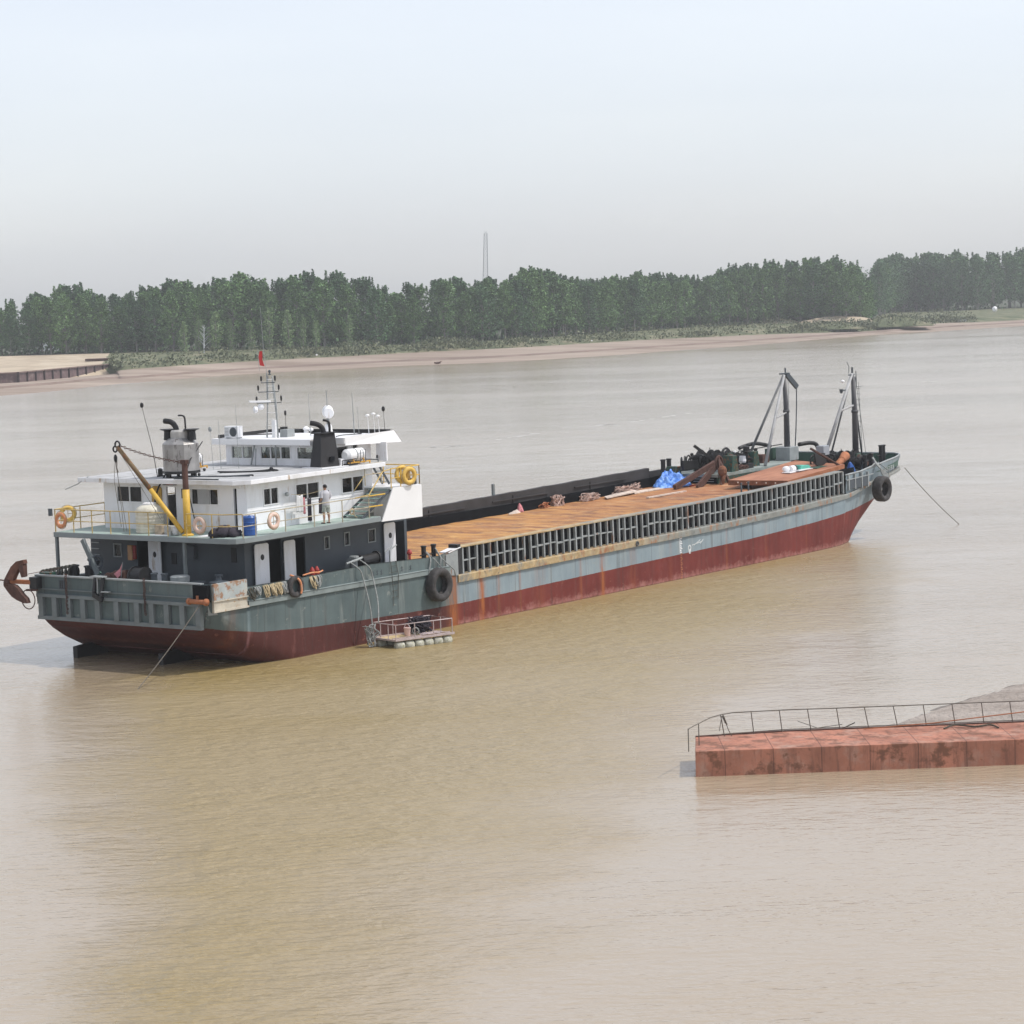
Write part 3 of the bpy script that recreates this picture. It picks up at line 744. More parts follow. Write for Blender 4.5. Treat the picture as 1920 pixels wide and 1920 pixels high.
# forward white block, side panel and stair
mb=MB(); mb.box(-4.78,-3.28,0.06,11,5.34,6.75); mb.build('forward_block',M_white,ship)
mb=MB(); mb.prismv([(-6.15,5.34),(-3.28,5.28),(-3.28,6.73),(-5.28,6.78)],0.0,.055); mb.build('side_panel',M_white2,ship)
mb=MB(); mb.box(-5.4,-4.79,.06,1.6,6.68,6.75); mb.build('stair_landing',M_lgrey,ship)
st=MB()
for v in (.12,1.22): st.prismv([(-7.45,5.60),(-7.2,5.60),(-5.1,6.74),(-5.35,6.74)],v,v+.04)
st=st.build('stair',M_slate,ship)
mb=MB()
for i in range(7):
    t=(i+.6)/7; mb.box(-7.35+2.1*t-.12,-7.35+2.1*t+.12,.16,1.22,5.62+1.12*t-.03,5.62+1.12*t)
mb.build('stair_tread',paint('tread_green',(.20,.30,.27),.6,.2,3),st)
mb=MB(); mb.tube([(-7.9,.05,6.55),(-6.9,.06,6.6),(-5.9,.06,7.55),(-5.4,.06,7.6)],.03,8); mb.tube([(-5.8,1.2,7.35),(-6.6,1.2,6.7)],.02,6); mb.build('handrail',M_yrail,st,smooth=True)
# ladder to roof
la=MB(); 
for v in (1.32,1.72): la.bar((-4.72,v,7.80),(-3.95,v,6.80),.05,.09)
la=la.build('roof_ladder',M_slate,ship)
mb=MB()
for i in range(4): t=(i+.5)/4; mb.box(-4.72+.77*t-.06,-4.72+.77*t+.06,1.34,1.70,7.78-1.0*t,7.81-1.0*t)
mb.build('ladder_rung',M_lgrey,la)
# house roof
mb=MB(); roofp=[(-14.0,1.55),(-13.45,1.0),(-4.55,1.0),(-4.55,10.9),(-14.0,10.9)]
mb.prism(roofp,RB,7.84); roof=mb.build('house_roof',M_white,ship,bevel=.01)
mb=MB(); mb.prism([(-13.94,1.6),(-13.4,1.06),(-4.6,1.06),(-4.6,10.84),(-13.94,10.84)],7.84,7.85); mb.build('roof_sheet',M_roof,roof)
mb=MB()
for v in (3.1,5.0,6.8,8.6): mb.box(-13.9,-4.6,v,v+.03,7.85,7.862)
mb.build('roof_seam',M_lgrey,roof)
mb=MB(); mb.tube([(-13.9,10.3,7.9),(-14.05,10.9,7.55),(-14.4,11.3,7.35)],.02,6); mb.build('drip_pipe',M_lgrey,roof)
mb=MB()
mb.bar((-14.05,4.9,7.90),(-14.05,2.3,7.90),.05); mb.bar((-13.0,5.2,7.89),(-12.2,2.2,7.89),.05)
mb.build('roof_pole',M_slate,roof)
mb=MB(); mb.tube(smooth_pts([(-10.6,5.6,7.88),(-10.4,4.6,7.87),(-9.9,3.8,7.88),(-9.3,3.6,7.89),(-9.6,3.0,7.88),(-10.3,3.9,7.88),(-10.9,5.2,7.88)],5),.035,6); mb.build('roof_cable',M_black,roof,smooth=True)
mb=MB()
mb.tube(smooth_pts([(-12.6,4.3,7.88),(-12.3,3.2,7.88),(-11.7,2.6,7.88),(-11.9,2.3,7.88)],5),.03,6); mb.ball((-9.35,3.55,7.93),.09); mb.ball((-10.3,6.7,7.93),.07); mb.ball((-12.4,5.0,7.93),.07)
mb.build('roof_hose',M_black,roof,smooth=True)

# wheelhouse
mb=MB(); w_a=[(6.78,8.16,8.12,8.73),(4.50,6.36,8.12,8.72),(2.95,4.15,8.12,8.71)]; w_s=[(-6.6,-5.6,8.1,8.68),(-5.35,-4.9,8.1,8.7)]
mb.wall('u',-6.95,-6.88,2.3,8.5,7.85,8.80,w_a); mb.wall('v',2.3,2.37,-6.88,-4.0,7.85,8.80,w_s)
mb.wall('u',-4.07,-4.0,2.37,8.5,7.85,8.80,[(2.9,4.1,8.1,8.7),(4.3,6.2,8.1,8.7),(6.5,8.1,8.1,8.7)]); mb.wall('v',8.43,8.5,-6.88,-4.07,7.85,8.80,[(-6.5,-5.5,8.1,8.7),(-5.2,-4.3,8.1,8.7)])
wh=mb.build('wheelhouse',M_white,ship)
framed('window','u',-6.95,6.78,8.16,8.12,8.73,wh,M_white2,div=1); framed('window','u',-6.95,4.50,6.36,8.12,8.72,wh,M_white2,div=2); framed('window','u',-6.95,2.95,4.15,8.12,8.71,wh,M_white2)
for o_ in w_s: framed('window','v',2.3,o_[0],o_[1],o_[2],o_[3],wh,M_white2)
MB().box(-5.6,-5.0,3.2,7.6,7.86,8.28).build('console',M_slate,wh)
MB().box(-6.85,-6.80,5.35,6.15,7.9,8.66).build('curtain',paint('curtain',(.30,.34,.34),.9,.1,4),wh)
MB().box(-4.2,-4.14,6.9,7.6,7.9,8.66).build('curtain',MATS['curtain'],wh)
MB().box(-3.98,-3.9,1.4,2.0,7.85,8.7).build('side_screen',M_white,wh)
mb=MB(); mb.bar((-3.75,1.95,8.68),(-3.95,1.95,7.95),.10,.14); mb.build('roof_strut',M_slate,wh)
mb=MB(); mb.bar((-7.1,6.55,8.85),(-7.3,6.65,7.86),.06); mb.bar((-7.1,6.5,8.6),(-7.5,6.2,7.86),.05); mb.bar((-7.2,5.2,8.8),(-7.2,5.2,7.86),.05); mb.bar((-7.2,5.2,8.84),(-7.2,6.6,8.84),.05); mb.build('boarding_frame',M_lgrey,wh)
# wheelhouse roof with flared forward brow
mb=MB()
mb.prism([(-7.4,2.95),(-6.45,2.85),(-6.3,1.9),(-3.6,1.9),(-3.6,8.95),(-7.4,8.95)],8.80,9.06)
wr_=mb.build('wheelhouse_roof',M_white2,ship)
mb=MB()   # sloping brow along the near side and the front
mb.add([(-6.25,1.88,8.72),(-2.62,1.6,8.60),(-2.98,1.75,9.16),(-6.25,1.88,9.10)],[(0,1,2,3)])
mb.add([(-6.25,1.96,8.78),(-2.70,1.7,8.66),(-3.06,1.84,9.14),(-6.25,1.96,9.08)],[(0,1,2,3)])
mb.add([(-2.62,1.6,8.60),(-2.62,9.25,8.60),(-2.98,9.1,9.16),(-2.98,1.75,9.16)],[(0,1,2,3)])
mb.add([(-3.6,1.9,8.80),(-2.70,1.7,8.66),(-2.70,9.15,8.66),(-3.6,8.95,8.80)],[(0,1,2,3)])
mb.add([(-6.25,1.88,8.72),(-2.62,1.6,8.60),(-2.70,1.7,8.66),(-6.25,1.96,8.78)],[(0,1,2,3)])
mb.add([(-6.6,9.0,8.72),(-2.62,9.25,8.60),(-2.98,9.1,9.16),(-6.6,9.0,9.10)],[(0,1,2,3)])
mb.build('roof_brow',M_white2,wr_,fix=False)
mb=MB(); mb.box(-3.08,-3.02,1.9,9.05,8.85,9.20); mb.add([(-3.09,1.9,8.9),(-3.09,9.05,8.9),(-3.5,9.05,8.95),(-3.5,1.9,8.95)],[(0,1,2,3)]); mb.box(-6.9,-3.1,8.96,9.0,8.95,9.2); mb.build('brow_inner_face',M_black,wr_)
mb=MB(); mb.tube([(-7.3,8.6,9.10),(-6.6,8.4,9.14),(-5.6,8.2,9.12),(-5.0,7.2,9.12)],.03,6); mb.tube(smooth_pts([(-6.0,2.6,9.10),(-5.2,2.9,9.10),(-4.4,2.5,9.10),(-3.9,3.2,9.10)],5),.02,6); mb.build('roof_cable',M_black,wr_,smooth=True)
# funnel
mb=MB()
b0=[(-8.05,1.8),(-7.0,1.6),(-6.85,2.45),(-7.8,2.65)]; t0=[(-7.6,2.1),(-6.8,2.0),(-6.7,2.55),(-7.45,2.65)]
mb.add([(*p,7.85) for p in b0]+[(*p,9.33) for p in t0],[(3,2,1,0),(4,5,6,7)]+[(i,(i+1)%4,4+(i+1)%4,4+i) for i in range(4)])
mb.add([(x+dx,y+dy,w) for w in (9.33,9.37) for (x,y),(dx,dy) in zip(t0,((-.1,-.12),(.12,-.12),(.12,.12),(-.1,.12)))],[(3,2,1,0),(4,5,6,7)]+[(i,(i+1)%4,4+(i+1)%4,4+i) for i in range(4)])
fu=mb.build('funnel',M_funnel,ship)
mb=MB(); mb.tube(smooth_pts([(-7.2,2.3,9.3),(-7.22,2.32,9.52),(-7.35,2.45,9.72),(-7.55,2.75,9.82)],5),.115,12); mb.build('exhaust_pipe',M_funnel,fu,smooth=True)
mb=MB(); mb.tube(smooth_pts([(-6.9,2.2,9.3),(-6.9,2.2,9.7),(-6.95,2.25,9.85),(-7.1,2.4,9.92)],5),.055,10); mb.build('exhaust_pipe',M_funnel,fu,smooth=True)
mb=MB(); mb.box(-7.5,-7.25,1.66,1.76,8.12,8.32); mb.build('funnel_opening',M_recess,fu)
mb=MB(); mb.prism([(-8.3,1.5),(-6.8,1.25),(-6.6,2.7),(-8.0,2.95)],7.85,7.88); mb.build('funnel_base',M_white2,fu)
# locker beside the funnel
mb=MB(); mb.box(-6.75,-6.1,1.75,2.15,7.85,8.15); mb.build('roof_locker',M_white,ship,bevel=.01)
# silver silencer tank on the aft roof, standing on feet
mb=MB(); cz=8.04; ct=(-12.8,5.65,cz)
mb.lathe(ct,[(.80,0),(.80,.08),(.79,.12),(.79,1.25),(.77,1.28),(.5,1.50),(.45,1.50)],10)
tank=mb.build('silencer_tank',M_silver,ship)
mb=MB(); mb.lathe((-12.8,5.65,cz-.02),[(.82,0),(.82,.12)],10); 
for a in range(6): mb.box(-12.8+.65*math.cos(a)-.05,-12.8+.65*math.cos(a)+.05,5.65+.65*math.sin(a)-.05,5.65+.65*math.sin(a)+.05,7.85,cz)
mb.build('tank_feet',M_black,tank)
mb=MB(); mb.lathe((-12.8,5.65,cz+1.5),[(.42,0),(.42,.28),(.36,.36)],12); mb.build('tank_collar',paint('collar_grey',(.42,.41,.39),.6,.15,3),tank)
for dv,du in ((.62,-.1),(-.60,.1)):
    mb=MB(); mb.lathe((-12.8+du,5.65+dv,cz+1.42),[(.20,0),(.17,.36),(.19,.40),(.36,.46),(.34,.48)],12); mb.build('vent_cowl',M_black,tank)
mb=MB(); mb.tube(smooth_pts([(-12.85,5.8,cz+1.8),(-12.85,5.85,cz+2.0),(-12.9,6.05,cz+2.2),(-12.95,6.4,cz+2.25)],5),.12,12); mb.build('exhaust_pipe',M_black,tank,smooth=True)
mb=MB(); mb.tube(smooth_pts([(-12.7,5.4,cz+1.8),(-12.7,5.42,cz+2.35),(-12.75,5.5,cz+2.47),(-12.8,5.7,cz+2.48)],5),.04,8); mb.build('exhaust_pipe',M_black,tank,smooth=True)
mb=MB(); mb.tube([(-12.1,5.0,cz+1.3),(-13.0,4.9,cz+.6),(-13.55,4.7,cz+.0),(-13.6,4.45,7.0),(-13.6,4.2,6.0)],.025,6); mb.build('tank_pipe',M_black,tank,smooth=True)
mb=MB(); mb.tube(smooth_pts([(-13.2,6.2,cz),(-13.8,6.15,7.4),(-13.9,6.3,6.7),(-13.6,6.5,6.3)],5),.04,6); mb.build('tank_hose',M_black,tank,smooth=True)
# whip aerial and lantern on the aft roof
def whip(u,v,w0,w1,du=0,dv=0,r=.018,tip=None,m=None,par=None):
    m_=MB(); m_.tube([(u,v,w0),(u+du*.3,v+dv*.3,w0+(w1-w0)*.4),(u+du,v+dv,w1)],[r,r*.8,r*.5],6)
    if tip=='bulb': m_.ball((u+du,v+dv,w1+.05),.085,1,1.5,8)
    if tip=='dome': m_.ball((u+du,v+dv,w1+.04),.10,1,.7,8)
    return m_.build('whip_antenna',m or M_lgrey,par or ship)
whip(-12.1,7.85,7.85,10.88,-.1,.65,.02,'bulb',M_black)
mb=MB(); mb.lathe((-12.8,6.95,7.85),[(.16,0),(.16,.05),(.11,.08),(.11,.28),(.13,.30),(.05,.36)],12); mb.build('roof_lantern',M_black,ship)
# aerials on wheelhouse roof
whip(-8.9,7.0,7.85,10.05,0,.05,.015,None)
whip(-8.6,6.2,7.85,10.7,0,.03,.014)
whip(-9.3,7.1,7.85,9.6,0,.1,.012,'bulb')
for (u,v,w1,tip,r) in [(-5.0,5.0,10.95,None,.016),(-4.95,3.95,11.1,None,.03),(-4.4,2.9,10.95,None,.024),(-4.3,2.7,10.3,None,.012),(-3.9,2.45,9.85,'dome',.018),(-3.6,2.35,9.9,'dome',.012),(-3.7,2.0,9.8,'dome',.018),(-3.3,2.0,10.1,'bulb',.014)]:
    whip(u,v,9.06,w1,0,.05,r,tip,M_white2 if tip=='dome' else (M_black if tip=='bulb' else M_lgrey))
# satellite dome on pedestal
mb=MB(); mb.lathe((-4.85,4.05,9.06),[(.22,0),(.15,.45),(.12,.5)],14); dm=mb.build('dome_pedestal',M_white2,ship)
mb=MB(); mb.ball((-4.85,4.05,10.13),.26,1,1.15,20); mb.build('antenna_dome',M_white2,dm,smooth=True)
mb=MB(); mb.lathe((-4.9,4.02,10.08),[(.22,.1),(.25,.12),(.25,.19),(.21,.22)],22,axis=(-UA*.55-VA*.83)); mb.build('dish_face',M_white,dm)
mb=MB(); mb.tube([(-4.85,4.05,9.5),(-4.85,4.05,9.85)],.07,8); mb.build('dome_neck',M_lgrey,dm,smooth=True)
# radar mast
mb=MB(); MZ=9.06
feet=[(-6.6,5.15),(-6.5,4.35),(-5.7,4.45),(-5.8,5.2)]
tops=[(-6.25,5.0),(-6.2,4.72),(-6.0,4.72),(-6.05,4.98)]
cu,cv=-6.2,6.4
mb.tube([(cu-.32,cv-.10,MZ),(cu-.12,cv-.02,10.6),(cu-.06,cv,12.0)],.026,6); mb.tube([(cu-.28,cv-.72,MZ),(cu+.02,cv-.42,10.6),(cu+.08,cv-.2,11.85)],.034,6); mb.tube([(cu+.35,cv+.55,MZ),(cu+.15,cv+.2,10.6),(cu+.02,cv,11.85)],.022,6); mb.tube([(cu+.45,cv-.1,MZ),(cu+.2,cv-.2,10.4),(cu+.1,cv-.15,11.6)],.022,6)
mast=mb.build('radar_mast',M_lgrey,ship,smooth=True)
for z in np.arange(9.3,11.8,.3):
    k=(z-9.06)/2.9; MB().tube([(cu-.30+.22*k,cv-.10+.09*k,z),(cu-.26+.33*k,cv-.70+.5*k,z)],.010,5).build('mast_rung',M_white2,mast)
for (z,hw) in ((10.64,.80),(11.14,.67),(11.56,.45)):
    mb=MB(); cc=(cu-.12,cv-.12)
    p=(cc[0]-hw*.42,cc[1]+hw*.56,z); q=(cc[0]+hw*.42,cc[1]-hw*.56,z)
    mb.tube([(p[0],p[1],z+.08),p,q,(q[0],q[1],z+.08)],.018,6); cb=mb.build('mast_crossbar',M_slate,mast)
    for e in (p,q):
        mb=MB(); mb.lathe((e[0],e[1],z+.08),[(.03,0),(.045,.04),(.045,.19),(.025,.23)],10); mb.build('navigation_light',M_black,cb)
mb=MB(); mb.lathe((cu+.02,cv-.1,11.9),[(.07,0),(.07,.04),(.03,.06),(.03,.10),(.06,.12),(.06,.2),(.02,.23)],10); mb.build('masthead_light',M_slate,mast)
mb=MB(); mb.lathe((cu+.25,cv-.75,10.05),[(.04,0),(.05,.04),(.05,.18),(.02,.22)],10); mb.tube([(cu+.25,cv-.75,9.06),(cu+.25,cv-.75,10.05)],.010,6); mb.build('signal_light',M_black,mast)
mb=MB(); mb.bar((cu-.95,cv+.35,10.74),(cu-.1,cv-.2,10.70),.13,.09); mb.build('radar_scanner',M_white2,mast,bevel=.02)
mb=MB(); mb.ball((cu-.42,cv+.12,10.47),.15,1,.95,14); mb.lathe((cu-.6,cv+.18,10.36),[(.12,0),(.15,.04),(.15,.15),(.08,.18)],12,axis=(-UA+VA*.6)); mb.build('radar_motor',M_white,mast,smooth=False)
mb=MB(); mb.box(cu-.15,cu+.03,cv-.45,cv-.25,9.06,9.85); mb.build('mast_locker',M_white2,mast)
mb=MB(); mb.box(cu+.05,cu+.55,cv-1.0,cv-.55,9.06,9.4); mb.build('mast_cabinet',M_lgrey,mast)
mb=MB(); mb.box(-3.75,-3.5,7.75,8.0,9.06,9.34) ; mb.box(-3.7,-3.5,6.9,7.5,9.06,9.2); mb.build('deck_speaker',M_black,ship)
mb=MB(); mb.lathe((-3.5,6.6,9.06),[(.12,0),(.1,.12),(.15,.14),(.15,.2),(.05,.3)],12); mb.ball((-3.5,6.3,9.2),.12,1,.8,10); mb.build('roof_vent',M_white2,ship)
# railings on the walkway
def railing(pts,h,mat,spacing=1.85,name='railing',r=.024,mid=True,par=None,posts=None):
    m=MB(); m.tube([(u,v,w+h) for u,v,w in pts],r,6)
    if mid: m.tube([(u,v,w+h*.5) for u,v,w in pts],r*.8,6)
    o=m.build(name,mat,par or ship)
    seg=[0]
    for a,b in zip(pts,pts[1:]): seg.append(seg[-1]+math.hypot(b[0]-a[0],b[1]-a[1]))
    n=max(1,round(seg[-1]/spacing)); ds=[seg[-1]*i/n for i in range(n+1)] if posts is None else posts
    for d in ds:
        for i in range(len(pts)-1):
            if d<=seg[i+1]+1e-6:
                t=(d-seg[i])/max(1e-6,seg[i+1]-seg[i]); q=[pts[i][k]+(pts[i+1][k]-pts[i][k])*t for k in range(3)]; break
        m=MB(); m.tube([tuple(q),(q[0],q[1],q[2]+h)],r,6); m.build('post',mat,o)
    return o
railing([(-15.42,10.92,WT),(-15.42,8.6,WT),(-15.42,6.4,WT),(-15.42,4.05,WT)],1.0,M_yrail,1.15)
railing([(-15.42,2.95,WT),(-15.42,.85,WT),(-15.05,.08,WT)],1.0,M_yrail,1.2)
railing([(-15.05,.07,WT),(-14.3,.05,WT),(-6.95,.05,WT)],.97,M_rail,1.85,posts=[0,.75,2.6,4.45,6.3,8.1])
railing([(-15.42,10.93,WT),(-4.9,10.93,WT)],1.0,M_yrail,1.5)
mb=MB(); mb.tube([(-6.95,.05,WT+.97),(-5.85,.02,WT+.97)],.03,6); mb.tube([(-6.95,.05,WT+.49),(-6.05,.02,WT+.49)],.03,6); mb.build('yellow_bar',M_yellow,ship)
railing([(-5.35,.06,6.76),(-3.34,.06,6.76)],.86,M_yellow,.7)
railing([(-3.34,.06,6.76),(-3.34,3.2,6.76)],.86,M_yellow,1.0)
railing([(-5.9,1.1,6.9),(-4.75,1.1,6.9)],.95,M_rail,.8)
railing([(-4.7,9.8,7.85),(-4.7,1.3,7.85)],.12,M_slate,2.0,mid=False)
mb=MB(); mb.box(-15.62,-15.5,10.98,11.14,6.3,6.62); mb.build('rail_lamp',M_slate,ship,bevel=.01)
mb=MB(); mb.box(-3.55,-3.36,.2,.5,6.76,7.02); mb.box(-3.5,-3.3,.65,.85,6.76,7.06); mb.build('loudspeaker',M_black,ship,bevel=.02)
# davit crane
mb=MB(); mb.tube([(-14.95,3.35,WT),(-14.95,3.35,7.55)],.155,16); mb.lathe((-14.95,3.35,WT),[(.26,0),(.26,.06),(.17,.1)],16)
cr=mb.build('davit_crane',M_yellow,ship,smooth=True)
mb=MB(); mb.tube([(-14.95,3.35,7.45),(-14.95,3.35,8.72)],.125,16); mb.box(-15.05,-14.85,3.2,3.5,8.62,8.80); mb.build('crane_post_head',M_drust,cr,smooth=False)
bt=(-15.3,6.95,9.35)
mb=MB(); mb.mi=0
P_=[(-15.1,3.5,5.75),(-15.2,5.2,7.55)]; mb.tube(P_,.105,14); bo=mb.build('crane_boom',M_yellow,cr,smooth=True)
mb=MB(); mb.tube([(-15.2,5.18,7.53),bt],[.105,.095],14); mb.build('boom_tip',paint('boom_brown',(.16,.11,.055),.7,.35,3,rust=.2),bo,smooth=True)
mb=MB(); mb.torus((-15.3,6.95,9.45),.14,.04,UA,18,6); mb.torus((-15.3,7.1,9.25),.12,.04,UA,18,6); mb.ball((-15.3,7.1,8.85),.12,.7,1.5,10); mb.build('boom_sheave',M_black,bo)
mb=MB()
for a,b in ((0,0),(.18,.05)): mb.tube([(-15.3,7.08+a*.4,8.9),(-15.3,6.8-a,5.7)],.012,5)
mb.tube([(-15.3,7.12,8.9),(-15.3,7.25,7.9),(-15.3,6.95,5.9)],.012,5); mb.tube([(-15.3,7.02,8.75),(-15.35,7.0,8.45),(-15.3,6.98,8.25)],.02,5)
mb.tube([(-15.3,6.9,9.2),(-15.2,4.6,6.2)],.01,5)
mb.build('hoist_rope',M_cable,cr)
mb=MB()
ch=sag((-15.0,3.4,8.70),(-15.3,6.85,9.42),.10,26)
for i,(a,b) in enumerate(zip(ch,ch[1:])):
    c_=tuple((x+y)/2 for x,y in zip(a,b)); mb.torus(c_,.055,.016,(UA if i%2 else Vector((0,0,1))+UA*.3),10,5)
mb.build('crane_chain',M_drust,cr)
# ------------------------------------------------------------------ foredeck gear (parts of the barge)
def bollard_pair(u,v,w,par=ship,mat=M_black,h=.55,r=.11,gap=.72,base_h=.0,du=1,dv=0):
    m=MB()
    if base_h: m.box(u-.5,u+.5,v-.25,v+.25,w-base_h,w)
    for s in (-.5,.5):
        m.lathe((u+du*s*gap,v+dv*s*gap,w),[(r,0),(r,h),(r*1.25,h+.01),(r*1.25,h+.06),(r*.9,h+.08)],14)
    m.tube([(u-du*.62,v-dv*.62,w+h*.55),(u+du*.62,v+dv*.62,w+h*.55)],.035,8)
    return m.build('bollard',mat,par)
bollard_pair(-2.45,.4,3.02,h=.78); 
bollard_pair(31.9,9.9,3.35,mat=M_black,h=1.35,r=.14,gap=.62)
bollard_pair(43.6,1.9,3.45,h=1.2,r=.13,gap=.3); bollard_pair(41.2,9.6,3.8,h=.7)
bollard_pair(40.7,1.35,3.42,h=.9,r=.12,gap=.5)
mb=MB(); mb.lathe((-3.78,.45,2.62),[(.09,0),(.07,.1),(.06,.95),(.12,1.0),(.12,1.08),(.05,1.2)],10); mb.tube([(-3.78,.45,3.0),(-4.2,.5,3.0)],.04,6); mb.build('fire_hydrant',M_red,ship)
for u in (-10.15,-9.85):
    mb=MB(); mb.lathe((u,.7,2.62),[(.12,0),(.12,1.0),(.08,1.08),(.03,1.16)],12); mb.build('gas_cylinder',M_red,ship)
def windlass(u,v,w,mat_body=M_green,s=1.0,par=ship):
    m=MB()
    for dv in (-.95,.95): m.prismv([(u-.55*s,w),(u+.55*s,w),(u+.28*s,w+.95*s),(u-.2*s,w+.95*s)],v+dv*s-.05,v+dv*s+.05)
    wl=m.build('windlass',mat_body,par,bevel=.01)
    m=MB(); m.tube([(u,v-.9*s,w+.62*s),(u,v+.9*s,w+.62*s)],.3*s,16)
    for dv in (-.85,-.2,.2,.85): m.tube([(u,v+dv*s-.04,w+.62*s),(u,v+dv*s+.04,w+.62*s)],.5*s,20)
    m.build('windlass_drum',M_black,wl)
    m=MB(); m.tube([(u,v-1.25*s,w+.62*s),(u,v-1.0*s,w+.62*s)],[.2*s,.3*s],14); m.tube([(u,v+1.0*s,w+.62*s),(u,v+1.25*s,w+.62*s)],[.3*s,.2*s],14); m.build('warping_head',M_drust,wl)
    m=MB(); m.torus((u+.3*s,v-.55*s,w+.75*s),.42*s,.07*s,VA,20,6); m.torus((u-.3*s,v+.5*s,w+.5*s),.33*s,.06*s,VA,20,6); m.build('gear_wheel',M_black,wl)
    m=MB(); m.tube([(u-.5*s,v-.3*s,w+.1),(u-.9*s,v-.3*s,w+1.3*s)],.025,6); m.tube([(u-.4*s,v+.2*s,w+.1),(u-.7*s,v+.2*s,w+1.1*s)],.02,6); m.build('brake_lever',M_black,wl)
    return wl
windlass(35.4,8.75,3.8,s=1.12); windlass(41.6,3.4,3.42,mat_body=M_dgreen,s=1.0); windlass(40.6,2.2,3.42,mat_body=M_slate,s=.75)
# green housings and stands on the far platform
for u,v,hh in ((32.2,9.6,.62),(38.6,8.1,1.0),(35.0,7.4,1.05)):
    mb=MB(); mb.prismv([(u-.42,3.7),(u+.42,3.7),(u+.22,3.7+hh),(u-.22,3.7+hh)],v-.35,v+.35); mb.build('machinery_housing',M_green,ship,bevel=.03)
mb=MB(); mb.box(42.0,44.0,9.0,9.2,3.8,4.55); mb.build('breakwater',M_dgreen,ship)
mb=MB(); mb.tube([(37.2,7.6,3.8),(37.2,7.6,4.75)],.10,10); mb.torus((37.2,7.6,4.8),.26,.05,Vector((0,0,1)),16,6); mb.box(36.9,37.5,7.3,7.9,3.8,4.1); mb.tube([(37.2,7.2,4.35),(37.2,8.0,4.35)],.09,8); mb.lathe((37.2,7.6,4.8),[(.2,0),(.2,.28),(.08,.34)],10); mb.build('valve_stand',M_black,ship)
mb=MB(); mb.lathe((37.0,7.75,4.15),[(.2,0),(.23,.1),(.18,.4)],12); mb.build('white_housing',M_white,ship)
# rust-brown anchor derrick lying by the far windlass
mb=MB(); mb.bar((30.0,8.1,3.3),(34.0,7.6,4.5),.22,.3); mb.bar((31.2,7.3,3.15),(34.2,7.7,4.4),.16,.4); mb.bar((32.7,6.6,3.2),(34.1,7.6,4.8),.1,.14); mb.bar((33.6,6.6,3.2),(34.2,7.7,4.6),.1,.2)
mb.torus((34.0,7.55,4.4),.38,.07,VA,18,6); mb.build('anchor_derrick',M_drust,ship)
mb=MB(); mb.bar((33.3,8.8,5.45),(34.4,8.0,4.4),.13,.16); mb.build('derrick_pole',M_black,ship)
mb=MB(); mb.prismv([(32.3,4.1),(33.9,4.05),(33.8,4.55),(32.2,4.65)],8.9,9.05); mb.build('chute_plate',M_black,ship)
mb=MB(); mb.tube(smooth_pts([(32.9,6.7,3.15),(32.9,6.6,3.5),(33.0,6.6,3.75)],4),.12,8); mb.ball((33.0,6.7,4.0),.28,1,1.25,10); mb.build('rusty_block',M_rust,ship)
# lateral pole, chute, green box and motor at the near windlass
mb=MB(); mb.tube([(35.95,2.45,5.12),(38.0,1.6,3.9)],.075,10); mb.build('dark_pole',M_drust,ship,smooth=True)
mb=MB(); mb.prismv([(36.7,4.75),(37.9,4.7),(38.0,4.1),(37.3,3.9),(36.85,4.1)],2.6,2.7); mb.build('chute_plate',M_black,ship)
mb=MB(); mb.box(36.0,37.4,2.1,2.6,3.42,4.0); mb.build('green_locker',M_dgreen,ship,bevel=.02)
mb=MB(); p=[(38.5,2.2,3.82),(38.8,2.3,3.94),(39.6,2.45,4.12),(40.3,2.6,4.32),(40.45,2.63,4.36)]
mb.tube(p,[.08,.19,.21,.30,.16],14); mb.tube([(39.55,2.44,4.11),(39.65,2.46,4.13)],.24,14); mb.build('winch_motor',M_orange,ship,smooth=True)
mb=MB()
for q in range(5): mb.torus((38.2+.25*q,3.6-.15*q,4.2),.32,.05,VA+UA*.2*q,16,6)
mb.build('cable_reel',M_black,ship)
mb=MB(); mb.box(37.9,38.6,2.7,3.2,4.55,5.1); mb.build('control_box',paint('pale_box',(.30,.32,.35),.5,.1,3),ship,bevel=.02)
mb=MB(); mb.tube([(40.1,.75,3.4),(40.1,.75,4.5)],.13,10); mb.tube([(39.5,.8,4.1),(40.7,.8,4.1)],.05,8); mb.torus((40.1,.75,4.5),.12,.05,Vector((0,0,1)),12,5); mb.build('rope_bitt',M_black,ship)
windlass(38.0,8.9,3.8,mat_body=M_slate,s=.8)
mb=MB()
for q in range(7): mb.torus((33.6+.22*q,9.9-.1*q,4.35+.05*(q%3)),.36,.05,VA+UA*(.3*q-.8),16,6)
mb.bar((34.8,9.6,3.8),(34.4,9.7,4.9),.14); mb.build('wire_reel',M_black,ship)
mb=MB(); mb.tube([(39.2,8.2,3.8),(39.2,8.2,4.5)],.16,10); mb.tube([(39.9,8.9,3.8),(39.9,8.9,4.4)],.14,10); mb.tube([(38.9,8.2,4.3),(40.2,8.9,4.25)],.05,6); mb.box(40.4,41.2,8.4,9.2,3.8,4.3); mb.build('deck_machinery',M_drust,ship)
mb=MB(); mb.tube([(40.0,3.9,3.5),(40.0,3.9,4.5)],.18,12); mb.tube([(39.6,3.9,4.35),(40.4,3.9,4.35)],.3,14); mb.tube([(42.6,3.6,3.5),(42.6,3.6,4.35)],.12,10); mb.tube([(43.1,3.9,3.5),(43.1,3.9,4.35)],.12,10); mb.torus((41.0,4.6,4.2),.42,.08,UA,18,6); mb.build('bow_machinery',M_black,ship)
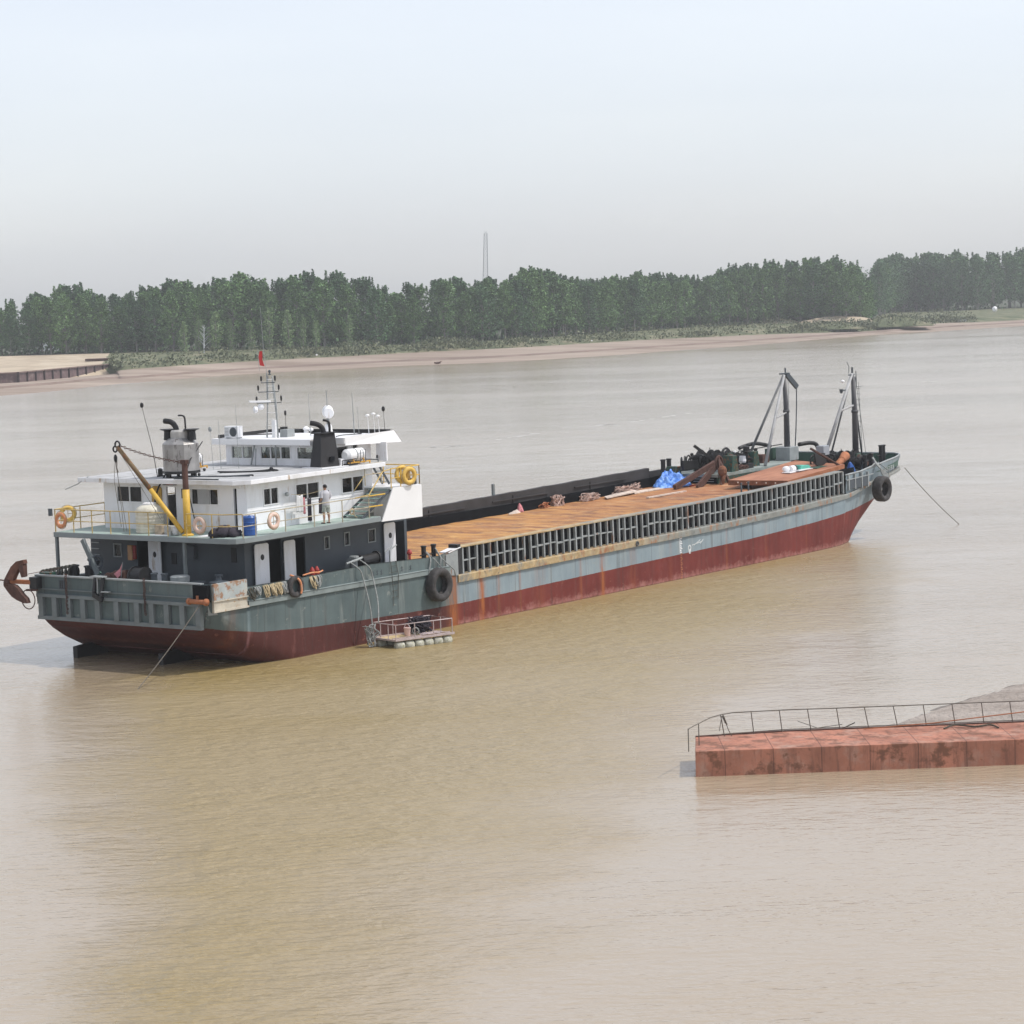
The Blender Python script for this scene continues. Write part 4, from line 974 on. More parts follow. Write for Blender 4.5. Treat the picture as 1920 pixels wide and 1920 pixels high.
mb=MB(); mb.tube([(43.9,3.2,3.45),(44.2,3.0,4.15)],.04,6); mb.tube([(44.3,4.2,3.45),(44.1,4.1,4.2)],.04,6); mb.tube([(43.9,2.4,3.45),(44.6,2.3,4.1)],.05,6); mb.build('bulwark_stay',M_lgrey,ship)
# masts on the foredeck
def fore_mast(u,v,w0,w1,mats,legs,name='fore_mast'):
    m=MB(); m.tube([(u,v,w0),(u,v,w0+(w1-w0)*.55),(u-.15,v,w1-.35)],[.20,.17,.11],14); m.tube([(u,v,w0+(w1-w0)*.54),(u,v,w0+(w1-w0)*.57)],.21,14); m.lathe((u,v,w0),[(.3,0),(.3,.1),(.22,.14)],14)
    o=m.build(name,mats[0],ship,smooth=True)
    for (lu,lv,lw,r,mt) in legs:
        m=MB(); m.tube([(lu,lv,lw),(u-.22,v+.04*(lv-v),w1-.2)],[r,r*.8],10); m.build('mast_leg',mt,o,smooth=True)
    return o
Mg=paint('mast_pale_grey',(.36,.36,.36),.55,.2,2,rust=.08); Md=paint('mast_dark_grey',(.075,.075,.08),.5,.2,2,rust=.05)
w0=3.80
ma=fore_mast(42.95,8.15,w0,9.25,[Md],[(39.1,8.5,4.5,.085,paint('mast_mid_grey',(.11,.115,.12),.5,.2,2)),(38.6,7.15,3.85,.10,Mg)])
mb=MB(); mb.box(42.3,43.4,7.6,8.6,3.8,4.62); mb.build('mast_base_box',M_lgrey,ma,bevel=.02)
mb=MB(); mb.tube([(41.0,7.7,6.55),(42.9,8.1,6.75)],.05,8); mb.build('mast_brace',Mg,ma)
mb=MB(); mb.tube(smooth_pts([(42.9,8.15,9.1),(43.6,8.0,8.6),(43.9,7.95,8.2),(43.7,7.9,6.2),(43.5,7.9,4.6)],5),.035,6); mb.bar((43.0,8.1,9.1),(43.9,7.9,8.25),.16,.3); mb.tube([(42.5,8.3,9.15),(43.2,8.0,9.15)],.05,6); mb.tube([(42.95,8.15,9.2),(42.95,8.15,9.5)],.05,6); mb.build('mast_head',M_slate,ma)
mb=MB()
for k in range(14): z=4.7+.3*k; mb.tube([(42.5+.02*k,7.75,z),(42.75+.01*k,7.85,z)],.016,5)
mb.tube([(42.5,7.75,4.6),(42.75,7.85,8.9)],.016,5); mb.build('mast_ladder',M_slate,ma)
mb=MB(); mb.tube(smooth_pts([(42.2,8.9,4.7),(41.2,9.3,4.95),(40.2,9.6,4.85),(39.8,9.7,4.75)],4),.12,10); mb.tube(smooth_pts([(43.6,7.7,4.7),(44.4,7.4,4.75),(44.9,7.2,4.6),(45.0,7.1,4.15)],4),.13,10); mb.tube([(39.5,9.6,4.6),(42.6,8.3,4.8)],.03,6); mb.build('boom_arm',M_black,ma,smooth=True)
mf=fore_mast(41.95,2.8,w0,9.35,[Md],[(38.75,3.0,4.7,.115,Mg),(40.2,3.6,4.1,.06,paint('mast_mid_grey',(.11,.115,.12))),(43.1,3.0,4.1,.055,paint('mast_mid_grey',(.11,.115,.12)))])
mb=MB(); mb.tube([(40.42,2.95,7.0),(41.8,2.8,7.25)],.065,8); mb.build('mast_brace',Mg,mf)
mb=MB(); mb.prismv([(41.75,7.3),(42.12,7.2),(42.02,8.9),(41.75,9.1)],2.75,2.85); mb.tube([(41.4,2.85,9.2),(41.45,2.85,9.6),(41.3,2.9,9.9)],.02,5); mb.tube([(41.3,2.8,9.1),(42.0,2.8,9.1)],.04,6); mb.tube([(42.2,2.8,9.3),(42.25,2.8,8.3)],.025,5); mb.tube([(41.75,2.8,9.2),(41.75,2.8,9.55)],.06,6); mb.build('mast_head',M_slate,mf)
mb=MB(); mb.ball((40.75,2.9,8.75),.12,1,.8,10); mb.build('searchlight',M_white2,mf)
mb=MB(); mb.tube([(40.7,2.9,8.2),(41.3,2.85,8.25)],.04,6); mb.lathe((40.55,2.9,8.05),[(.05,0),(.09,.08),(.13,.25)],10); mb.tube([(42.1,2.8,8.35),(43.0,2.75,8.35)],.015,5); mb.build('mast_fitting',M_slate,mf)
mb=MB()
mb.tube([(42.4,2.75,8.6),(42.6,2.7,4.3)],.014,5); mb.tube([(42.1,2.8,9.0),(43.4,2.9,4.2)],.014,5)
for k in range(12): z=4.6+.33*k; mb.tube([(42.2,2.8,z),(42.55,2.72,z)],.014,5)
mb.build('mast_ladder',M_slate,mf)
# aft deck machinery
def capstan(u,v,w,mat=M_slate,s=1):
    m=MB(); m.lathe((u,v,w),[(.42*s,0),(.40*s,.1),(.24*s,.5*s),(.22*s,.75*s),(.36*s,.85*s),(.36*s,.9*s),(.12*s,.95*s),(.08*s,1.08*s),(.14*s,1.1*s),(.14*s,1.16*s)],16)
    o=m.build('capstan',mat,ship); m=MB(); m.tube([(u-.45*s,v-.3*s,w+.88*s),(u+.45*s,v+.3*s,w+.88*s)],.03,6); m.build('capstan_bar',M_lgrey,o); return o
capstan(-15.6,1.05,2.62+.15,M_slate,1.15)
mb=MB(); mb.lathe((-15.9,2.0,3.3),[(.1,0),(.08,.35),(.34,.45),(.34,.5)],14); mb.build('capstan_drum',M_slate,ship)
mb=MB(); mb.lathe((-16.0,2.9,2.62),[(.18,0),(.18,1.1),(.40,1.15),(.42,1.38),(.36,1.42)],16); mb.build('mooring_drum',M_lgrey,ship)
bollard_pair(-16.3,3.8,2.62,h=1.45,r=.13,gap=.6,du=0,dv=1,mat=M_slate); bollard_pair(-15.9,8.9,2.62,h=1.55,r=.18,gap=.9,du=0,dv=1)
mb=MB(); mb.tube([(-16.2,4.75,3.95),(-16.2,5.35,3.95)],.36,18); mb.tube([(-16.2,4.7,3.95),(-16.2,4.76,3.95)],.42,18); mb.tube([(-16.2,5.34,3.95),(-16.2,5.4,3.95)],.42,18); mb.box(-16.4,-16.0,4.8,5.3,2.62,3.6); mb.build('hose_reel',M_black,ship)
mb=MB(); mb.tube([(-16.1,5.9,3.9),(-16.1,6.6,3.85)],.28,14); mb.ball((-16.2,6.9,3.85),.25,1,.8,10,.3); mb.build('engine_lump',M_drust,ship)
mb=MB(); rr=random.Random(5)
for k in range(9):
    v=9.3+.22*k*.9; mb.torus((-16.0-.04*k,v,3.95-.02*k),.30-.012*k,.05,VA,16,6)
mb.build('rope_reel',paint('reel_dark',(.06,.06,.05),.8,.5,4),ship)
mb=MB(); mb.tube([(-15.6,8.3,4.3),(-15.6,8.6,4.55)],.2,12); mb.torus((-15.7,8.2,4.35),.3,.06,VA+UA*.3,16,6); mb.build('fan_housing',M_slate,ship)
mb=MB(); mb.tube([(-16.6,7.2,3.9),(-16.6,7.0,4.1)],.05,6); mb.box(-16.95,-16.6,9.8,10.4,3.7,4.0); mb.build('green_bracket',M_green,ship)
# spare hose drum and pipe frame on the side deck by the third door
mb=MB(); mb.tube([(-6.9,.75,3.62),(-5.6,.85,3.66)],[.26,.24],16); mb.tube([(-6.95,.75,3.62),(-6.85,.76,3.62)],.31,16); mb.tube([(-5.7,.85,3.66),(-5.6,.85,3.66)],.30,16); mb.box(-6.6,-5.9,.6,1.0,2.62,3.42); mb.build('air_receiver',M_black,ship,smooth=False)
mb=MB(); mb.tube([(-5.35,.3,2.9),(-5.35,.3,3.95),(-4.5,.6,4.1)],.035,6); mb.tube([(-5.7,.3,3.9),(-5.2,.3,4.15)],.03,6); mb.tube([(-7.9,.3,3.75),(-7.3,.3,3.85)],.05,8); mb.lathe((-7.5,.55,3.1),[(.14,0),(.14,.75),(.2,.78),(.2,.85)],12); mb.tube([(-8.4,.25,3.72),(-7.2,.35,3.86)],.045,8); mb.build('mooring_fitting',M_lgrey,ship)

# ================================================================== THINGS ON AND AROUND THE BARGE
def tyre(name,c,R,w,label,ax=VA,group=None):
    r_in=R*.56; m=MB()
    t=thing(name,label,'tyre',c,group=group)
    prof=[(r_in,-w*.34),(R*.78,-w*.5),(R*.94,-w*.46),(R,-w*.3),(R,w*.3),(R*.94,w*.46),(R*.78,w*.5),(r_in,w*.34),(r_in-.015,w*.25),(R*.72,w*.1),(R*.72,-w*.1),(r_in-.015,-w*.25)]
    P=S(*c); a=ax.normalized(); x=a.cross(Vector((0,0,1))).normalized(); y=a.cross(x); n=44; k=len(prof)
    for i in range(n):
        an=2*math.pi*i/n; d=x*math.cos(an)+y*math.sin(an)
        for j,(r,h) in enumerate(prof):
            tr=0.012 if (i%2==0 and abs(h)<=w*.46 and r>R*.9) else 0
            m.v.append(P+d*(r-tr)+a*h)
    for i in range(n):
        for j in range(k): m.f.append([i*k+j,i*k+(j+1)%k,((i+1)%n)*k+(j+1)%k,((i+1)%n)*k+j]); m.m.append(0)
    m.build('tyre_body',M_rubber,t,smooth=True); return t
t1=tyre('tyre_fender',(-2.6,-.27,2.1),.78,.46,'large black tyre fender hanging from ropes where the ribbed side begins')
mb=MB()
mb.tube(smooth_pts([(-2.75,.35,3.6),(-2.9,-.05,3.3),(-3.1,-.1,2.7),(-3.0,-.1,2.5)],4),.035,6); mb.tube([(-2.1,.3,3.7),(-2.2,-.1,3.3),(-2.5,-.3,2.85)],.03,6); mb.tube([(-2.1,.3,3.6),(-2.1,-.1,3.2),(-1.6,-.4,2.65),(-1.5,-.35,2.35)],.03,6); mb.tube([(-2.75,.3,3.6),(-2.6,-.1,3.2),(-2.4,-.3,2.85)],.025,6)
mb.build('tyre_rope',M_ropeg,t1,smooth=True)
t2=tyre('tyre_fender',(39.75,-.12,2.45),.76,.62,'dark treaded tyre fender hanging below the bow bulwark')
mb=MB()
for q in range(5): mb.tube(smooth_pts([(40.1+.05*q,.75,4.3),(39.7-.05*q,.0,3.82),(39.75+.12*q,-.12,3.4),(39.85+.1*q,-.3,3.1)],4),.04,6)
mb.tube(smooth_pts([(38.9,.3,3.6),(39.3,.2,3.9),(39.9,.3,4.0)],4),.04,6); mb.tube([(40.3,.3,3.9),(40.9,0,3.4),(40.4,-.2,2.7)],.03,6)
mb.build('tyre_rope',M_ropeg,t2,smooth=True)
t3=tyre('tyre_fender',(-12.2,-.14,3.22),.47,.24,'small black tyre hung over the stern bulwark beside rope coils')
# rope coils draped on the bulwark: each a thing
coils=[(-14.85,3.30,.30,.22,M_roped,'dark rope coil on the bulwark beside the rusted corner plate'),
(-14.45,3.38,.22,.17,M_ropeg,'pale grey rope loop next to the dark coil on the bulwark'),
(-13.95,3.30,.26,.17,M_rope,'tan rope coil, first of the tan ones from the stern on the bulwark'),
(-13.45,3.28,.30,.15,M_rope,'tan rope coil hanging lowest in the middle of the bulwark row'),
(-13.1,3.36,.27,.13,M_rope,'cream rope coil with close loops left of the small tyre'),
(-12.75,3.34,.26,.14,M_ropeg,'grey rope coil touching the small tyre'),
(-11.0,3.32,.30,.22,M_rope,'tan tangle of rope over the bulwark, forward of the small tyre'),
(-10.6,3.36,.26,.20,M_ropeg,'grey tangle of thin rope below the red cylinders')]
for i,(u,w,hh,ww,mt,lb) in enumerate(coils):
    m=MB(); r_=random.Random(20+i)
    for k in range(6):
        du=r_.uniform(-.12,.12); d=hh+r_.uniform(-.1,.12); wd=ww*.5+r_.uniform(-.03,.05)
        top=3.52
        m.tube(smooth_pts([(u+du-wd*.6,.04,top),(u+du-wd,-.05,top-.12),(u+du-wd*.9,-.07-.02*k,top-d),(u+du,-.08-.02*k,top-d-.16),(u+du+wd*.9,-.07-.01*k,top-d),(u+du+wd,-.05,top-.1),(u+du+wd*.6,.04,top)],4),.021,6)
    o=m.build('rope_coil',mt,None,base=(u,-.05,w-.3),smooth=True); tag(o,lb,'rope','rope coils hung over the stern bulwark')
mb=MB(); mb.tube(smooth_pts([(-11.5,.05,3.6),(-11.0,-.03,3.66),(-10.5,.0,3.62),(-10.2,.05,3.66)],4),.035,6); mb.tube(smooth_pts([(-12.35,.02,3.72),(-12.1,-.28,3.5),(-12.0,-.3,3.1),(-12.05,-.3,2.9)],4),.05,6)
tag(mb.build('rope_end',M_orangep,None,base=(-11,0,3.6),smooth=True),'orange and pale rope ends lying along the top of the stern bulwark','rope')
# chains on the transom
for v,l,lb in ((8.45,1.75,'rusty dark chain hanging down the stern, nearer the anchor'),(3.75,1.55,'dark chain hanging down the stern, nearer the orange roller')):
    m=MB(); n=int(l/.085)
    for k in range(n):
        w=3.98-.085*k; m.torus((-17.27,v+.015*math.sin(k),w),.05,.018,(UA if k%2 else VA),10,5,1.0)
    tag(m.build('hanging_chain',M_drust,None,base=(-17.27,v,3.98-l)),lb,'chain','chains hanging on the stern')
# screw clamp on the transom rail
c_=thing('screw_clamp','dark steel screw clamp hooked over the stern rail below the flag','clamp',(-17.3,6.4,3.1))
mb=MB(); mb.bar((-17.2,6.7,3.98),(-17.35,6.7,3.2),.14,.1); mb.bar((-17.35,6.72,3.25),(-17.35,6.2,3.02),.14,.2); mb.bar((-17.2,6.25,3.98),(-17.35,6.25,3.15),.16,.1); mb.build('clamp_body',M_black,c_,bevel=.01)
mb=MB(); mb.box(-17.4,-17.1,6.1,6.85,3.98,4.03); mb.box(-17.42,-17.2,5.8,6.2,3.36,3.40); mb.tube([(-17.35,6.45,4.0),(-17.35,6.45,3.3)],.03,6); mb.build('clamp_screw',M_lgrey,c_)
# flag on the aft deck
f_=thing('small_flag','small faded red and white flag on a stick over the stern rail','flag',(-16.4,6.0,3.6))
mb=MB(); mb.tube([(-16.5,6.0,3.3),(-16.5,5.75,4.55)],.012,5); mb.build('flag_stick',M_lgrey,f_)
mb=MB(); mb.add([(-16.5,5.78,4.5),(-16.45,6.0,4.25),(-16.55,6.25,4.05),(-16.5,6.1,3.85),(-16.45,5.95,4.0),(-16.5,5.88,4.1)],[(0,1,4,5),(1,2,3,4)]); mb.build('flag_cloth',M_pinkc,f_)
# stern anchor
an=thing('stern_anchor','rust-brown stern anchor hung at the far corner of the stern','anchor',(-17.7,10.9,2.7))
mb=MB(); mb.bar((-17.7,11.6,3.66),(-17.4,10.45,3.62),.2,.18); mb.build('anchor_shank',M_orange,an,bevel=.02)
def fluke(pts,nm,mt):
    m=MB()
    poly=[(10.35+(v-10.35)*.86,3.66+(w-3.72)*.90) for v,w in pts]; n=len(poly)
    m.add([(-17.85,x,y) for x,y in poly]+[(-17.62,x,y) for x,y in poly],[tuple(range(n)),tuple(range(n,2*n))]+[(i,n+i,n+(i+1)%n,(i+1)%n) for i in range(n)])
    return m.build(nm,mt,an,bevel=.02)
fluke([(11.95,3.8),(11.75,4.05),(11.4,4.45),(11.0,4.72),(10.45,4.82),(10.4,4.62),(10.75,4.5),(11.0,4.2),(11.2,3.95),(11.3,3.78)],'anchor_fluke',paint('anchor_brown',(.12,.055,.038),.85,.4,3,bmp=.5))
fluke([(10.85,4.45),(10.45,4.6),(10.45,4.0),(10.65,3.95)],'anchor_fluke',M_drust)
fluke([(12.0,3.72),(12.0,3.5),(11.75,3.25),(11.45,3.0),(11.1,2.85),(10.6,2.72),(10.3,2.72),(10.4,2.95),(10.7,3.15),(10.95,3.38),(11.2,3.55)],'anchor_fluke',M_drust)
mb=MB(); mb.ball((-17.72,11.62,3.62),.22,.8,1,12); mb.build('anchor_crown',M_drust,an)
mb=MB(); mb.torus((-17.6,10.5,2.9),.42,.025,UA,20,5); mb.tube([(-17.6,10.6,3.3),(-17.4,10.1,3.3)],.05,6); mb.build('anchor_wire',M_drust,an)
mb=MB(); mb.box(-17.5,-17.15,10.1,10.5,3.35,3.85); mb.build('anchor_bracket',M_black,an)
mb=MB(); mb.bar((-17.6,10.45,4.0),(-16.6,9.4,4.2),.025); mb.tube([(-17.6,13.2,3.74),(-17.7,11.9,3.68)],.03,6); mb.build('anchor_rod',M_drust,an)
# mooring cables
mb=MB(); mb.tube(sag((-17.3,.5,3.15),(-21.4,.27,-.05+.25),.10,14),.020,6); tag(mb.build('mooring_cable',M_cable,None,base=(-21.4,.27,.2)),'thin steel cable from the orange stern roller down into the water','cable')
mb=MB(); mb.tube(sag((45.7,1.5,3.15),(48.72,-.59,-.6),.14,14),.022,6); tag(mb.build('mooring_cable',M_cable,None,base=(48.7,-.59,-.6)),'thin cable from the tip of the bow down into the water','cable')
# life rings
def ring(c,ax,mat,lb,R=.36,ropes=True,grp='life rings on the deckhouse railings'):
    t=thing('life_ring',lb,'life ring',c,group=grp)
    m=MB(); m.torus(c,R*.76,R*.25,ax,30,12,.75); m.build('ring_body',mat,t,smooth=True)
    if ropes:
        m=MB(); P=S(*c); a=ax.normalized(); x=a.cross(Vector((0,0,1))).normalized(); y=a.cross(x)
        for k in range(4):
            an=k*math.pi/2+.4; pts=[]
            for q in range(9):
                s_=q/8; aa=an+s_*math.pi/2; rr_=R*(1.02+.07*math.sin(s_*math.pi)); pts.append(P+(x*math.cos(aa)+y*math.sin(aa))*rr_)
            m.tubew(pts,.014,5)
        m.tubew([P+x*R*.8,P,P+y*R*.7],.014,5); m.tubew([P,P-y*R*.8],.014,5)
        m.build('grab_rope',M_rope,t)
    return t
ring((-15.52,10.45,6.12),UA,M_orangep,'orange life ring on the aft railing, nearest its outer corner')
ring((-14.6,10.98,6.30),VA*.7+UA*.6,M_yelp,'yellow life ring hung on the far-side railing, beside the orange one')
ring((-15.52,2.1,6.12),UA,M_palep,'pale pinkish life ring on the aft railing, right of the yellow crane')
ring((-13.3,-.06,6.14),VA,M_palep,'pale orange life ring on the side railing beside the blue barrel')
for k,lb in enumerate(('yellow life ring nearest the viewer in the pair tied on the yellow railing','yellow life ring behind, in the pair tied on the yellow railing')):
    ring((-4.25-.22*k,-.10+.22*k,7.22+.08*k),VA+UA*.2,M_yelp,lb,R=.41,grp='yellow life rings on the stair landing rail')
# life raft canisters
def raft_can(u,v,w,lb):
    t=thing('life_raft_canister',lb,'life raft',(u,v,w))
    m=MB(); m.tube([(u-.62,v,w+.42),(u-.5,v,w+.42),(u+.5,v,w+.42),(u+.62,v,w+.42)],[.17,.29,.29,.17],20); m.build('canister',M_white2,t,smooth=False)
    m=MB(); m.tube([(u-.08,v,w+.42),(u-.03,v,w+.42)],.305,20); m.tube([(u+.34,v,w+.42),(u+.37,v,w+.42)],.30,20); m.build('canister_band',M_lgrey,t)
    m=MB()
    for du in (-.35,.35): m.bar((u+du,v-.35,w+.08),(u+du,v+.35,w+.08),.07); m.bar((u+du,v-.33,w+.08),(u+du,v-.2,w+.34),.05); m.bar((u+du,v+.33,w+.08),(u+du,v+.2,w+.34),.05); m.bar((u+du,v,w),(u+du,v,w+.1),.08)
    m.bar((u-.75,v-.3,w+.1),(u+.75,v-.3,w+.1),.06); m.bar((u-.75,v+.3,w+.1),(u+.75,v+.3,w+.1),.06); m.bar((u+.74,v-.3,w),(u+.74,v-.3,w+.12),.05)
    m.build('cradle',M_orange if False else paint('cradle_orange',(.60,.33,.06),.5,.2,4,rust=.1),t)
    m=MB(); m.tube([(u+.05,v-.36,w+.1),(u+.05,v-.36,w+.62),(u+.38,v-.36,w+.64),(u+.40,v-.36,w+.1)],.018,5); m.build('cradle_hoop',M_slate,t)
    return t
raft_can(-5.85,1.75,7.85,'white life raft canister in an orange cradle, next to the black funnel')
raft_can(-9.45,8.35,7.85,'white life raft canister in an orange cradle, behind the stained silver tank')
mb=MB(); mb.box(-6.7,-6.05,1.35,1.65,7.85,7.93) ; mb.tube([(-7.05,1.4,7.86),(-7.05,1.4,8.1),(-6.1,1.4,8.12)],.025,5); mb.ball((-6.5,1.5,7.98),.1); mb.build('roof_fitting',M_black,ship)
# air conditioner
ac=thing('air_conditioner','white air conditioner box with grey fan on the wheelhouse roof','air conditioner',(-6.9,8.0,9.07))
mb=MB(); mb.box(-7.12,-6.78,7.55,8.4,9.10,9.62); mb.build('casing',M_white2,ac,bevel=.02)
mb=MB(); mb.lathe((-7.13,7.83,9.36),[(.21,0),(.21,.02),(.2,.03)],20,axis=-UA); mb.build('fan_grille',M_slate,ac)
mb=MB(); 
for z in range(6): mb.box(-7.135,-7.12,8.12,8.36,9.18+.065*z,9.2+.065*z)
mb.box(-7.1,-6.8,7.6,7.7,9.07,9.10); mb.box(-7.1,-6.8,8.25,8.35,9.07,9.10); mb.build('side_louvre',M_lgrey,ac)
# masthead flag on the whip
fl=thing('mast_flag','small red flag on a tall thin pole above the wheelhouse mast','flag',(-6.35,6.45,12.0))
mb=MB(); mb.tube([(-6.3,6.35,11.9),(-6.35,6.45,13.0),(-6.4,6.5,15.0)],.011,5); mb.tube([(-6.5,6.62,12.1),(-6.52,6.66,13.1)],.009,5); mb.build('flag_pole',M_lgrey,fl)
mb=MB(); mb.add([(-6.40,6.48,13.0),(-6.48,6.58,13.0),(-6.5,6.64,12.75),(-6.48,6.6,12.35),(-6.36,6.42,12.3),(-6.40,6.5,12.6)],[(0,1,2,5),(5,2,3,4)]); mb.build('flag_cloth',M_redblock,fl)
# white plastic water tank on the aft walkway
wt=thing('water_tank','cream white plastic water tank on the aft walkway behind the crane boom','water tank',(-14.3,6.2,WT))
mb=MB(); pr=[(.60,0),(.63,.03)]
for k in range(5): pr+= [(.63,.08+.16*k),(.605,.12+.16*k),(.63,.16+.16*k)]
pr+=[(.63,.95),(.55,1.08),(.32,1.2),(.28,1.2)]
mb.lathe((-14.3,6.2,WT),pr,28); mb.build('tank_body',M_tank,wt,smooth=True)
mb=MB(); mb.lathe((-14.3,6.2,WT+1.2),[(.30,0),(.30,.07),(.2,.1)],20); mb.build('tank_lid',M_white2,wt)
bb=thing('blue_barrel','blue plastic barrel on the walkway at the corner of the white deckhouse','barrel',(-14.05,.62,WT))
mb=MB(); mb.lathe((-14.05,.62,WT),[(.27,0),(.3,.04),(.3,.24),(.315,.27),(.3,.3),(.3,.52),(.315,.55),(.3,.58),(.3,.76),(.26,.82),(.24,.82)],22); mb.build('barrel_body',M_blue,bb,smooth=False)
mb=MB(); mb.lathe((-14.05,.62,WT+.82),[(.05,0),(.05,.03)],10); mb.build('barrel_bung',M_blue,bb)
# small stuff on the walkway
tag(MB().box(-15.1,-14.7,4.75,5.15,WT,WT+.42).build('crate',paint('tan_crate',(.42,.35,.26),.7,.3,6),None,base=(-14.9,4.95,WT),bevel=.02),'tan box on the aft walkway, right of the white water tank','box')
tag(MB().box(-15.1,-14.75,4.2,4.6,WT,WT+.40).build('crate',paint('grey_crate',(.38,.38,.36),.7,.2,6),None,base=(-14.9,4.4,WT),bevel=.02),'grey box on the aft walkway, between the tan box and white sack','box')
mb=MB(); mb.ball((-15.0,3.95,WT+.2),.24,.8,1,14,.5); tag(mb.build('sack',M_cloth_w,None,base=(-15,3.95,WT),smooth=True),'white sack on the walkway at the foot of the crane','sack')
mb=MB(); mb.ball((-14.8,1.55,WT+.13),.62,.8,.45,22,.6); mb.ball((-14.6,1.1,WT+.1),.45,.8,.5,18,.6); tag(mb.build('black_tarpaulin',M_cloth_d,None,base=(-14.7,1.3,WT),smooth=True),'crumpled black tarpaulin heap on the walkway left of the blue barrel','tarpaulin')
mb=MB(); mb.lathe((-14.0,2.1,WT),[(.16,0),(.22,.36),(.24,.38),(.22,.38),(.15,.05)],16); tag(mb.build('bucket',M_yellow,None,base=(-14,2.1,WT)),'yellow bucket by the deckhouse wall behind the black tarpaulin','bucket')
mb=MB(); mb.box(-15.3,-14.9,4.3,5.3,WT+.0,WT+.03); mb.box(-15.2,-14.5,1.7,2.6,WT,WT+.03); mb.build('floor_board',M_white,ship)
# laundry on a line along the side wall
ln=thing('laundry_line','thin clothes line along the white side wall of the deckhouse','clothes line',(-9.6,1.15,6.9))
mb=MB(); mb.tube(sag((-10.75,1.2,6.98),(-8.4,1.2,7.05),.12,10),.008,5); mb.build('line',M_rope,ln)
def cloth(name,u0,u1,w1,w0,v,mat,lb,taper=.0):
    m=MB(); nx,nz=8,10; pts=[];f=[]
    for i in range(nx+1):
        for j in range(nz+1):
            s_=i/nx; t_=j/nz; u=u0+(u1-u0)*(.5+(s_-.5)*(1-taper*(1-t_)*.6)); pts.append((u,v+.035*math.sin(s_*14)*(.3+t_)+.0,w1+(w0-w1)*t_+.02*math.sin(s_*9)))
    for i in range(nx):
        for j in range(nz): f.append((i*(nz+1)+j,i*(nz+1)+j+1,(i+1)*(nz+1)+j+1,(i+1)*(nz+1)+j))
    m.add(pts,f); o=m.build(name,mat,None,base=((u0+u1)/2,v,w0),smooth=True)
    sd=o.modifiers.new('th','SOLIDIFY'); sd.thickness=.015; tag(o,lb,'laundry','laundry drying on the line'); return o
cloth('hanging_shirt',-10.45,-9.95,6.88,6.15,1.18,M_cloth_w,'white shirt hanging on the line, left of the black trousers',.3)
cloth('hanging_trousers',-9.78,-9.52,6.70,5.72,1.12,M_cloth_d,'black trousers hanging on the line between the white shirt and the man',.1)
cloth('hanging_jacket',-8.98,-8.72,6.62,5.95,1.18,M_cloth_d,'black cloth hanging on the line, partly behind the man',.2)
cloth('hanging_towel',-9.95,-9.85,6.75,6.05,1.2,M_pinkc,'thin striped pinkish towel hanging beside the white shirt',.0)
tag(MB().torus((-8.02,.12,5.98),.13,.03,VA,16,6).tube([(-8.02,.1,5.92),(-7.85,.08,5.75),(-7.75,.08,5.7)],.02,5).build('rope_loop',M_rope,None,base=(-8.02,.12,5.9)),'small tan rope loop tied to the side railing near the stair','rope')
# loose deck items
# ---------------- cargo deck items
def heap(name,c,rx,ry,h,mat,lb,cat,seed=1,n=34,rough=.5,T=S,crumple=0):
    m=MB(T); nr=28 if crumple else 12; pts=[];f=[]
    for i in range(nr+1):
        for k in range(n):
            a=2*math.pi*k/n; q=i/nr; e=1+.28*noise.noise(Vector((math.cos(a)*1.5,math.sin(a)*1.5,seed*3.3)))
            x=math.cos(a)*rx*q*e; y=math.sin(a)*ry*q*e
            hh=h*max(0,1-q**2.2)*(1+rough*noise.noise(Vector((x*2.2,y*2.2,seed*5.1))))+h*rough*.35*noise.noise(Vector((x*7,y*7,seed)))*(1-q**3)+.0
            if crumple: hh+=crumple*(1-q**4)*(abs(noise.noise(Vector((x*2.6+3,y*2.6,seed))))*1.4+abs(noise.noise(Vector((x*6.5,y*6.5,seed+9))))*.8-.35)
            pts.append((c[0]+x,c[1]+y,c[2]+max(0.0,hh)))
    for i in range(nr):
        for k in range(n): f.append((i*n+k,i*n+(k+1)%n,(i+1)*n+(k+1)%n,(i+1)*n+k))
    m.add(pts,f); m.f.append([nr*n+k for k in range(n)]); m.m.append(0)
    o=m.build(name,mat,None,base=c,smooth=True); tag(o,lb,cat); return o
heap('blue_tarpaulin',(31.9,9.55,wdk(31.9)+.02),1.4,1.15,.72,M_tarp,'crumpled bright blue tarpaulin heap on the brown cargo deck','tarpaulin',seed=2,rough=.3,n=110,crumple=.32)
heap('blue_tarpaulin_edge',(30.9,9.3,wdk(30.9)+.02),.75,.5,.22,M_tarp,'low flap of blue tarpaulin lying beside the main blue heap','tarpaulin',seed=5,rough=.6,n=60,crumple=.15)
def tangle(name,c,rx,ry,h,mat,lb,cat,n=26,seed=1,r=.022):
    m=MB(); r_=random.Random(seed)
    for k in range(n):
        a=[(c[0]+r_.uniform(-rx,rx),c[1]+r_.uniform(-ry,ry),c[2]+r_.random()**1.4*h) for _ in range(4)]
        a[0]=(a[0][0],a[0][1],c[2]+.02); m.tube(smooth_pts(a,4),r,5)
    o=m.build(name,mat,None,base=c); tag(o,lb,cat); return o
tangle('rusty_wire_heap',(21.3,10.25,wdk(21.3)),.45,.25,.65,M_scrap,'upright pinkish rusty mesh scrap against the dark far wall','scrap',30,1,.03)
tangle('scrap_heap',(24.2,10.1,wdk(24.2)),.8,.3,.42,M_scrap,'low heap of rusty wire scrap left of the pale sheet','scrap',34,2)
tangle('scrap_heap',(28.0,10.0,wdk(28)),1.3,.35,.5,M_scrap,'long low scrap heap beyond the pale sheet, near the blue tarpaulin','scrap',50,3)
